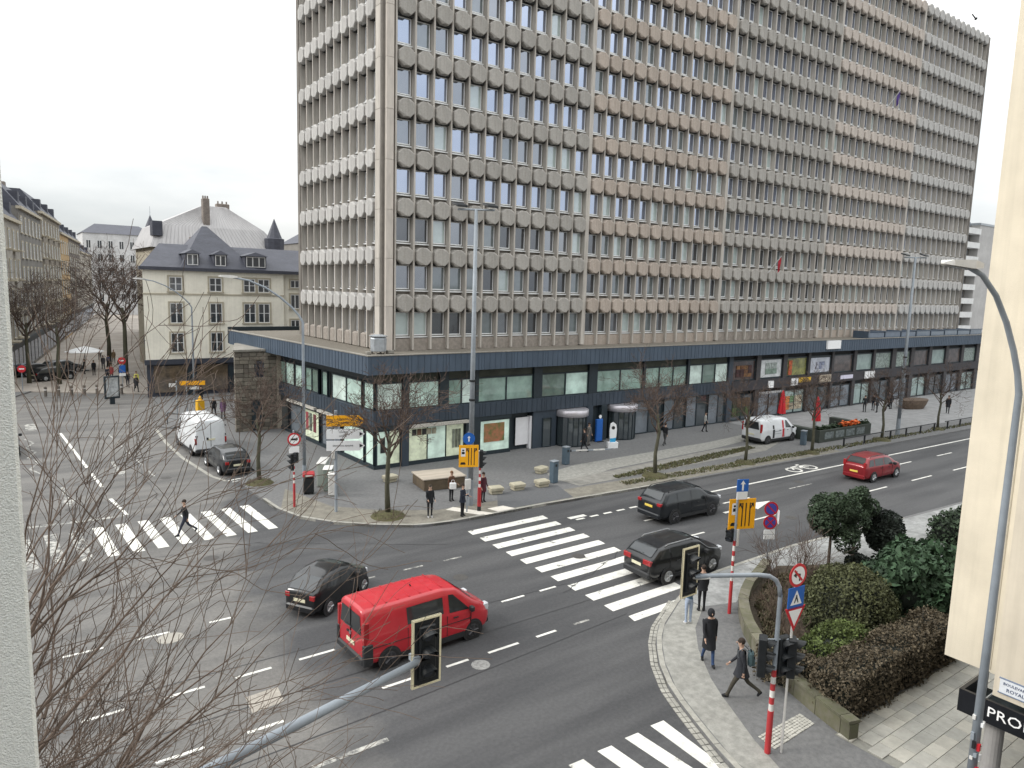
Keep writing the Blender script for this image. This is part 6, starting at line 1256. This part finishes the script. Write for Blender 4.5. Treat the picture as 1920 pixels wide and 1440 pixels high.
# carried things
BPK = thing('backpack', 'teal backpack on the walker nearest the low wall', 'backpack', (16.75,11.45,P), R(128)); MB().bbox(-.30,-.14,-.15,.15,1.02,1.46,.05).build('bag', cloth((.05,.085,.095)), BPK); MB().bbox(-.34,-.295,-.11,.11,1.06,1.26,.02).build('front_pocket', cloth((.05,.085,.095)), BPK)
for s_ in (-1,1): MB().tube([(-.16,s_*.10,1.44),(-.02,s_*.12,1.55),(.13,s_*.11,1.44),(.13,s_*.11,1.28),(-.08,s_*.15,1.1)], .018, 5).build('strap', cloth((.10,.11,.12)), BPK)
WB = thing('white_bag', 'white bag carried by the woman at the bench island', 'bag', (19.28,31.55,P+.75), R(-30)); MB().bbox(-.18,.18,-.06,.06,0,.36,.03).build('bag', M_swt, WB); MB().tube([(-.1,0,.36),(-.06,0,.5),(.06,0,.5),(.1,0,.36)], .01, 5).build('handle', M_swt, WB)
# ------------------------------------------------------------------ plants
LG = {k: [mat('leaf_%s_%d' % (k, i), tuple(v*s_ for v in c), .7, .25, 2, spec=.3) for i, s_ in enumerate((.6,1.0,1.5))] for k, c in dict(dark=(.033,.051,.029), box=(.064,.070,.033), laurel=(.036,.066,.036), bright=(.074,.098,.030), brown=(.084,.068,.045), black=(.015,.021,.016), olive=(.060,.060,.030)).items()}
M_bark = mat('bark', (.075,.058,.044), .9, .3, 9, bump=.6, bscale=40, stretch=(1,1,.3)); M_twig = mat('twig', (.085,.060,.048), .9, .25, 6); M_twigr = mat('red_brown_twig', (.105,.076,.058), .85, .25, 4)
M_barkg = mat('mossy_bark', (.070,.068,.045), .9, .3, 9, bump=.5, bscale=40, stretch=(1,1,.3))
def leaves(sampler, n_, size, ar=1.6, rn=None):
    rn = rn or rnd; b = MB()
    for i in range(n_):
        p, nrm, tone = sampler(rn); p = Vector(p); a = (Vector(nrm).normalized()*.8+Vector((rn.uniform(-1,1),rn.uniform(-1,1),rn.uniform(-1,1)))).normalized()
        u = a.cross(Vector((rn.uniform(-1,1),rn.uniform(-1,1),rn.uniform(-1,1)))).normalized(); v_ = a.cross(u); s_ = size*rn.uniform(.45,1.7)
        b.add([p-u*s_*ar*.5, p-v_*s_*.5, p+u*s_*ar*.5, p+v_*s_*.5], [(0,1,2,3)], tone)
    return b
def ell(cx, cy, cz, rx, ry, rz, rough=.16, zmin=.0, power=2, clump=5):
    cl = [(rnd.uniform(-1,1),rnd.uniform(-1,1),rnd.uniform(-1,1),rnd.uniform(.2,.5)) for _ in range(40)]
    def f(rn):
        while True:
            t = rn.uniform(0, 2*math.pi); z = rn.uniform(-1,1); s_ = math.sqrt(1-z*z); d = Vector((s_*math.cos(t), s_*math.sin(t), z))
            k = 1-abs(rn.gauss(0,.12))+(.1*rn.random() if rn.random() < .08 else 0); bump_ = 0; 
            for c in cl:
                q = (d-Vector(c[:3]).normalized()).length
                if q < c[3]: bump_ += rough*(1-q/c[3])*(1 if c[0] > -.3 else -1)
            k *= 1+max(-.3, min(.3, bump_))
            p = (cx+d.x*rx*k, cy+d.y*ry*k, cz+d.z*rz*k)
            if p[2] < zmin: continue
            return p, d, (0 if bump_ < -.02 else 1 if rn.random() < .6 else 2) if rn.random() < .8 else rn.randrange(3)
    return f
def blk(x0, x1, y0, y1, z0, z1, j=.07):
    def f(rn):
        a = rn.random(); ax = (x1-x0)*(y1-y0); ay = (x1-x0)*(z1-z0); az = (y1-y0)*(z1-z0); tt = rn.uniform(0, ax+2*ay+2*az)
        x, y, z = rn.uniform(x0,x1), rn.uniform(y0,y1), rn.uniform(z0,z1); w_ = .06*math.sin(x*3.1+y)+.05*math.sin(y*4.3+x*2)
        if tt < ax: z = z1+w_+rn.gauss(0,j); d = (0,0,1)
        elif tt < ax+2*ay: s_ = rn.random() < .5; y = (y0-w_ if s_ else y1+w_)+rn.gauss(0,j); d = (0,-1 if s_ else 1,0)
        else: s_ = rn.random() < .5; x = (x0-w_ if s_ else x1+w_)+rn.gauss(0,j); d = (-1 if s_ else 1,0,0)
        return (x,y,z), d, rn.choice((0,1,1,2))
    return f
def bush(name, label, cat, loc, smp, n_, size, key, core=None, group=None, trunk=None, ar=1.6):
    t = thing(name, label, cat, loc, 0, group)
    tag(leaves(smp, n_, size, ar).build('foliage', LG[key], t), kind='stuff')
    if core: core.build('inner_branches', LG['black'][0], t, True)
    if trunk: trunk.build('trunk', M_bark, t)
    return t
# garden bed behind the low wall
GBZ = .28
bed = [(17.75,9.1),(18.0,9.6),(18.4,10.6),(18.8,11.6),(19.5,12.6),(20.4,13.7),(21.5,14.6),(22.9,15.5),(24.3,16.0),(26.2,16.6),(29.0,15.0),(31,14.2),(33,13.0),(29,10.9),(27,9.2)]
tag(MB().prism(bed, .0, GBZ).build('garden_bed', M_soil), kind='structure')
LW = thing('low_stone_wall', 'low mossy stone wall curving round the garden bed', 'wall', (0,0,P))
M_moss = [mat('mossy_stone_%d' % i, c, .95, .25, 5, bump=.5, bscale=40, dirt=.25, c2=c2) for i, (c, c2) in enumerate((((.16,.15,.115),(.125,.125,.07)),((.20,.185,.15),(.15,.145,.095)),((.135,.125,.095),(.105,.11,.06))))]
wl = [(25.6,16.85),(24.1,16.25),(22.7,15.75),(21.2,14.85),(20.1,13.8),(19.2,12.7),(18.55,11.6),(18.12,10.6),(17.72,9.5),(17.47,8.62)]
pts_ = resample(wl, .92)
for a, b_ in zip(pts_, pts_[1:]+[Vector((17.45,8.58,0))]):
    d = (b_-a).normalized(); nn = Vector((-d.y,d.x,0)); q = [a+d*.01-nn*.0, b_-d*.01, b_-d*.01+nn*.30, a+d*.01+nn*.30]
    MB().prism([(v.x,v.y) for v in q], -.1, .44+rnd.uniform(-.012,.012)).build('stone', rnd.choice(M_moss), LW)
    MB().prism([((v+(nn*(-.03 if i < 2 else .03))).x,(v+(nn*(-.03 if i < 2 else .03))).y) for i, v in enumerate(q)], .46, .54+rnd.uniform(-.008,.008)).build('coping_stone', rnd.choice(M_moss), LW)
# forecourt slabs
FCT = tag(MB().box(17.42,26,2.5,8.95,P,P+.006).build('forecourt', mat('slab_joint', srgb(126,125,118), .95, .15, 9)), kind='structure')
slabs = [mat('slab_%d' % i, srgb(*c), .85, .08, 8, bump=.2, bscale=60, dirt=.2) for i, c in enumerate(((166,164,156),(176,173,163),(158,157,150)))]
slm = [MB().bbox(.005,.595,.005,.395,0,.03,.005).mesh('slab', m_) for m_ in slabs]
for i in range(14):
    for j in range(15):
        x = 17.45+i*.6+(.3 if j % 2 else 0); y = 2.9+j*.4
        if proj((x,y+.4,P))[1] < 1520: ob('slab', rnd.choice(slm), FCT, (x,y,P+.008))
cob = MB()
for i in range(16):
    for j in range(6):
        u, v_ = (i+.5)/16, (j+.5)/6; x = 15.5+u*1.9+.1*v_; y = 9.45+.06*u+v_*(.58-.08*u); s_ = .048
        cob.bbox(x-s_*1.05,x+s_*1.05,y-s_*.85,y+s_*.85,P,P+.02+rnd.uniform(0,.012),.01)
tag(cob.build('cobbles', mat('cobble', srgb(170,168,160), .85, .25, 6), pave_near), kind='stuff')
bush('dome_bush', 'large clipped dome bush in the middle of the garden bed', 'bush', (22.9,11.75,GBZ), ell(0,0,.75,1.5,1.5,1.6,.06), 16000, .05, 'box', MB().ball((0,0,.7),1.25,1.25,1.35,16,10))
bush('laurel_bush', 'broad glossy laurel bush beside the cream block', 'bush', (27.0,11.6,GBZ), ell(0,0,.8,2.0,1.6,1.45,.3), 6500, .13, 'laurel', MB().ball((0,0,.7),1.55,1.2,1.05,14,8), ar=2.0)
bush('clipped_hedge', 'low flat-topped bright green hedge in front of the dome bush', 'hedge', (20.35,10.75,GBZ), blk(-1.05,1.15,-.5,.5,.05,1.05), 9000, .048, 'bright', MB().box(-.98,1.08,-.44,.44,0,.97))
hg = thing('beech_hedge', 'brown leafed clipped hedge along the slab forecourt', 'hedge', (21.4,9.62,P))
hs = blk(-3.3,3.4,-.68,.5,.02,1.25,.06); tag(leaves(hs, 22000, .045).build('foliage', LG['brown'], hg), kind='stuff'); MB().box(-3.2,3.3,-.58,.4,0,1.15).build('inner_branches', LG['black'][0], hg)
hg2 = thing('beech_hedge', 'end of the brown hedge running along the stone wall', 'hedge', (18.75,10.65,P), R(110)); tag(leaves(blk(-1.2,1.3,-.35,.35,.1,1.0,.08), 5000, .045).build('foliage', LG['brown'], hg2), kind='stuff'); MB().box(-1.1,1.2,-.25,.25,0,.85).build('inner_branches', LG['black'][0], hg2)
tr = lambda h_, r_: MB().tube([(0,0,0),(.03,.02,h_*.5),(-.02,0,h_)], [r_,r_*.8,r_*.6], 8)
def yew(label, loc, rx, z0, z1, n_, s_seed):
    t = thing('clipped_yew', label, 'tree', loc, 0, 'clipped yews'); rn = random.Random(s_seed)
    tr(z1*.8,.07).build('trunk', M_bark, t); MB().tube([(.25,.1,0),(.2,.1,z0+.3)], [.04,.03], 6).build('trunk', M_bark, t)
    cl = [(rn.uniform(-.6,.6)*rx, rn.uniform(-.6,.6)*rx, z0+(z1-z0)*rn.uniform(.15,.85), rn.uniform(.3,.5)*rx) for _ in range(14)]
    def f(r_):
        c = r_.choice(cl); tt = r_.uniform(0,6.28); z = r_.uniform(-1,1); q = math.sqrt(1-z*z); d = Vector((q*math.cos(tt),q*math.sin(tt),z)); k = c[3]*(1-abs(r_.gauss(0,.15))); 
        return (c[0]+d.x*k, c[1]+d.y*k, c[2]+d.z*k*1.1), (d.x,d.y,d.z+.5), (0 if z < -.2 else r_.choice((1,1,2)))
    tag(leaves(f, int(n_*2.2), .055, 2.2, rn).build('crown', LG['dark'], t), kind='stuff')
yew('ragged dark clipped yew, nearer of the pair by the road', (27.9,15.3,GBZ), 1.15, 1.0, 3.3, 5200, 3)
yew('ragged dark clipped yew behind, beside the round topiary', (30.0,15.4,GBZ), .85, 1.1, 3.2, 3600, 4)
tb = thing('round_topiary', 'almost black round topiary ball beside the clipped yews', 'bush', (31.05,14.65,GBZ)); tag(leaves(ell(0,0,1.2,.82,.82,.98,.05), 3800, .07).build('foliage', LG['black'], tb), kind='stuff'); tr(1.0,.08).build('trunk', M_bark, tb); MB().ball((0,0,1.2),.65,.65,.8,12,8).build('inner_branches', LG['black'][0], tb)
bush('clipped_hedge', 'dark block hedge by the far path near the cream block', 'hedge', (37.2,14.2,P), blk(-1.2,3,-.7,.7,0,1.05), 3000, .09, 'dark', MB().box(-1.1,2.9,-.6,.6,0,.95))
bush('low_shrub', 'small rounded shrub at the foot of the laurel bush', 'bush', (27.0,10.1,GBZ), ell(0,0,.25,.8,.6,.55,.1), 1500, .07, 'dark', MB().ball((0,0,.2),.6,.45,.4,10,6))
bush('low_shrub', 'small dark shrub under the clipped yews', 'bush', (28.9,14.6,GBZ), ell(0,0,.25,.5,.5,.4,.1), 900, .07, 'black', MB().ball((0,0,.2),.4,.4,.3,10,6))
MBW = thing('garden_step', 'pale concrete step edge between hedge and laurel bush', 'step', (25.0,10.3,GBZ), R(-12)); MB().bbox(-1.0,1.4,-.1,.1,0,.32,.02).build('block', M_kerb, MBW)
# ------------------------------------------------------------------ bare trees
def rot_about(d, ang, az):
    a = d.cross(Vector((0,0,1)) if abs(d.z) < .9 else Vector((1,0,0))).normalized(); b = d.cross(a); ax = a*math.cos(az)+b*math.sin(az); return (d*math.cos(ang)+ax*math.sin(ang)).normalized()
def branch(b, p, d, L_, r0, lvl, rn, kids, spread, up=.12, wob=.16, nseg=5, sides=5, minr=.004, taper=.35):
    pts = [p.copy()]; rad = [r0]; q = p.copy(); dd = d.copy(); nodes = []
    for i in range(nseg):
        dd = (dd+Vector((rn.gauss(0,wob),rn.gauss(0,wob),rn.gauss(0,wob)+up))).normalized(); q = q+dd*L_/nseg; pts.append(q.copy()); rad.append(max(minr, r0*(1-(1-taper)*(i+1)/nseg))); nodes.append((q.copy(), dd.copy(), rad[-1]))
    b.tube(pts, rad, sides, cap=False)
    if lvl <= 0: return
    for k in range(kids[0]):
        i = rn.randrange(max(0,nseg//3), nseg); pos, dr, rr = nodes[i]
        branch(b, pos, rot_about(dr, R(rn.uniform(*spread)), rn.uniform(0,6.28)), L_*rn.uniform(.4,.72), max(minr, rr*rn.uniform(.45,.7)), lvl-1, rn, kids[1:] or kids, spread, up, wob*1.15, max(3, nseg-1), max(3, sides-1), minr, taper)
def street_tree_mesh(seed, h=7.4, th=2.9):
    rn = random.Random(seed); tk = MB(); tk.tube([(0,0,-.05),(rn.gauss(0,.04),rn.gauss(0,.04),th*.5),(rn.gauss(0,.06),rn.gauss(0,.06),th),(rn.gauss(0,.08),rn.gauss(0,.08),th+1.1)], [.15,.115,.10,.07], 10)
    cr_ = MB()
    for k in range(9):
        az = k*2.4+rn.uniform(-.4,.4); el = R(rn.uniform(30,68)); d = Vector((math.cos(az)*math.cos(el), math.sin(az)*math.cos(el), math.sin(el)))
        branch(cr_, Vector((0,0,th-.15+.13*k)), d, (h-th)*rn.uniform(.42,.62), .05, 3, rn, (6,5,4), (18,55), .05, .17, 5, 5, .0085)
    return tk.mesh('trunk', M_barkg, True), cr_.mesh('crown', M_twig)
TM = [street_tree_mesh(s_) for s_ in (11,12,13)]
M_mulch = mat('tree_mulch', (.060,.050,.028), .95, .5, 6, bump=.8, bscale=30, c2=(.085,.085,.035))
def street_tree(label, loc, v, h_=1.0, rz=0, mound=.75, group='bare street trees'):
    t = thing('bare_tree', label, 'tree', loc, rz, group); t.scale = (h_,)*3
    ob('trunk', TM[v][0], t); ob('crown', TM[v][1], t)
    if mound:
        q = MB(); q.lathe([(mound*1.15,.0),(mound*.95,.10),(mound*.5,.2),(.12,.24)], 14); 
        for i in range(120): a = rnd.uniform(0,6.28); r_ = mound*math.sqrt(rnd.random()); x, y = r_*math.cos(a), r_*math.sin(a); hh = rnd.uniform(.05,.16); q.add([(x-.015,y,.05),(x+.015,y,.05),(x+rnd.gauss(0,.05),y+rnd.gauss(0,.05),.17+hh)], [(0,1,2)])
        q.build('root_mound', M_mulch, t)
    return t
street_tree('bare tree on the corner behind the parked black car', (11.75,40.4,P), 0, .92)
street_tree('bare tree on the corner in front of the glass shop corner', (15.37,31.3,P), 1, 1.02)
street_tree('bare tree on the grass island behind the dark estate car', (33.1,29.9,P), 2, .98, 1)
street_tree('bare tree left of the white delivery van', (41.3,29.2,P), 0, .84, 2)
street_tree('thin bare tree at the corner of the cafe planter', (48.4,28.6,P), 1, .86, 3, .6)
street_tree('bare tree beside the far floodlight mast', (58.3,28.45,P), 2, .86, 4)
street_tree('last bare tree of the row, near the cream block', (67.9,28.3,P), 0, .82, 5, .6)
street_tree('tall bare tree in the pedestrian street beside the cream house', (11.9,92,.1), 1, 2.0, 2, 0, 'bare trees in the pedestrian street')
street_tree('spreading bare tree farther along the pedestrian street', (11.6,104,.1), 0, 2.0, 4, 0, 'bare trees in the pedestrian street')
street_tree('bare tree among parked cars at the left of the pedestrian street', (5.2,88.6,.1), 2, 1.5, 1, 0, 'bare trees in the pedestrian street')
street_tree('bare tree before the pale house with balconies', (2.6,90.5,.1), 1, 1.6, 5, 0, 'bare trees in the pedestrian street')
# moss and grass strips around the island trees
def tuft_patch(name, poly_pts, n_, mset):
    b = MB(); xs = [p[0] for p in poly_pts]; ys = [p[1] for p in poly_pts]
    for i in range(n_):
        k = rnd.randrange(len(poly_pts)-1); u = rnd.random(); a, c = poly_pts[k], poly_pts[k+1]; w_ = a[2]+(c[2]-a[2])*u; x = a[0]+(c[0]-a[0])*u; y = a[1]+(c[1]-a[1])*u+rnd.uniform(-1,1)*w_; h_ = rnd.uniform(.05,.14); s_ = rnd.uniform(.03,.07); an = rnd.uniform(0,6.28)
        b.add([(x-math.cos(an)*s_,y-math.sin(an)*s_,P+.01),(x+math.cos(an)*s_,y+math.sin(an)*s_,P+.01),(x+rnd.gauss(0,.05),y+rnd.gauss(0,.05),P+.02+h_)], [(0,1,2)], rnd.randrange(len(mset)))
    o_ = b.build(name, mset); return tag(o_, kind='stuff')
GR = [mat('dry_grass_%d' % i, c, .9, .3, 4) for i, c in enumerate(((.10,.10,.045),(.075,.085,.035),(.12,.105,.06)))]
tuft_patch('grass_strip', [(30.6,30.9,.25),(36,31.2,.5),(41,31.6,.5),(46,32.0,.3)], 2600, GR)
tuft_patch('grass_strip', [(30,29.6,.3),(37,29.3,.45),(44,29.0,.45),(50,28.7,.4),(60,28.4,.35),(76,28.0,.3)], 3200, GR)
tuft_patch('bed_litter', [(18.6,10.4,.2),(20.2,12.6,.4),(22.0,14.2,.5),(24.5,15.4,.5),(27.5,15.2,.6)], 2600, [LG['brown'][1],LG['olive'][1],LG['brown'][2]]).location.z = .2
# bare garden shrubs
def twig_shrub(label, loc, h_, n_, seed, m=M_twig):
    t = thing('bare_shrub', label, 'bush', loc, 0, 'bare garden shrubs'); rn = random.Random(seed); b = MB()
    for k in range(n_):
        az = rn.uniform(0,6.28); el = R(rn.uniform(40,80)); branch(b, Vector((rn.gauss(0,.08),rn.gauss(0,.08),0)), Vector((math.cos(az)*math.cos(el),math.sin(az)*math.cos(el),math.sin(el))), h_*rn.uniform(.6,1), .022, 2, rn, (6,5), (15,50), .08, .18, 5, 4, .005)
    b.build('stems', m, t)
twig_shrub('bare twiggy shrub in front of the crossing, right of the signal arm', (23.9,15.0,GBZ), 1.9, 9, 5); twig_shrub('bare shrub beside the turn ban sign', (25.2,15.0,GBZ), 1.7, 8, 6); twig_shrub('low bare rose shrub by the curve of the stone wall', (21.6,13.4,GBZ), 1.0, 10, 7, M_twigr); twig_shrub('low bare shrub under the dome bush', (20.5,12.2,GBZ), .8, 9, 8, M_twigr)
# the tree whose twigs fill the left foreground
NT = thing('foreground_tree', 'bare reddish brown tree whose twigs fill the left foreground', 'tree', (-.62,7.7,P))
MB().tube([(0,0,-.05),(.04,.0,2.5),(-.03,.05,5.0),(.02,.02,8.0),(.0,.1,10.2)], [.21,.17,.14,.10,.05], 12).build('trunk', M_bark, NT, True)
nb = MB(); rn = random.Random(21)
for k in range(50):
    z = rn.uniform(3.8,7.4); az = rn.gauss(R(22), R(34)); el = R(min(50, max(-8, rn.gauss(16+(z-4.4)*5, 11)))); d = Vector((math.cos(az)*math.cos(el), math.sin(az)*math.cos(el), math.sin(el)))
    L_ = rn.uniform(1.1,2.6)*(1.05 if z < 6.2 else .72)
    branch(nb, Vector((rn.uniform(-.1,.5),rn.gauss(0,.45),z)), d, L_, rn.uniform(.011,.022), 2, rn, (5,3), (14,46), .03, .12, 8, 5, .0036, .25)
for (x, y, z, az, el, L_, r_) in ((.2,0,7.0,24,50,2.8,.020),(.2,.3,7.4,12,42,2.7,.020),(.1,-.2,6.8,28,32,2.9,.022),(.3,.2,6.2,22,24,2.8,.022),(.2,0,5.6,10,12,3.3,.026),(.2,.4,5.0,4,6,3.2,.024),(.4,.3,7.6,50,44,1.9,.014)):
    a, e_ = R(az), R(el); branch(nb, Vector((x,y,z)), Vector((math.cos(a)*math.cos(e_),math.sin(a)*math.cos(e_),math.sin(e_))), L_, r_, 2, rn, (6,3), (14,42), .02, .10, 9, 6, .0038, .22)
for k in range(18):                    # the dense lower fan next to the wall
    z = rn.uniform(3.8,7.4); az = rn.gauss(R(48), R(26)); el = R(rn.gauss(30,15)); d = Vector((math.cos(az)*math.cos(el), math.sin(az)*math.cos(el), math.sin(el)))
    branch(nb, Vector((rn.uniform(.25,.8),rn.gauss(.1,.4),z)), d, rn.uniform(.9,2.0), rn.uniform(.010,.020), 2, rn, (5,3), (14,40), .03, .11, 8, 5, .0036, .25)
for (x, y, z, az, el, L_, r_) in ((.5,.1,7.6,42,50,2.7,.016),(.5,.3,7.5,60,46,2.6,.016),(.9,.1,8.5,40,32,2.2,.011),(.5,.1,7.4,52,60,3.0,.018),(.6,.1,8.6,30,38,2.0,.010),(.6,.2,8.2,40,40,2.2,.012),(.5,.2,6.6,35,30,3.4,.024),(.5,.1,5.4,30,22,3.6,.024),(.4,0,4.6,34,16,3.6,.024)):
    a, e_ = R(az), R(el); branch(nb, Vector((x,y,z)), Vector((math.cos(a)*math.cos(e_),math.sin(a)*math.cos(e_),math.sin(e_))), L_, r_, 2, rn, (5,3), (14,40), .02, .10, 9, 6, .0036, .22)
nb.build('crown', M_twigr, NT)
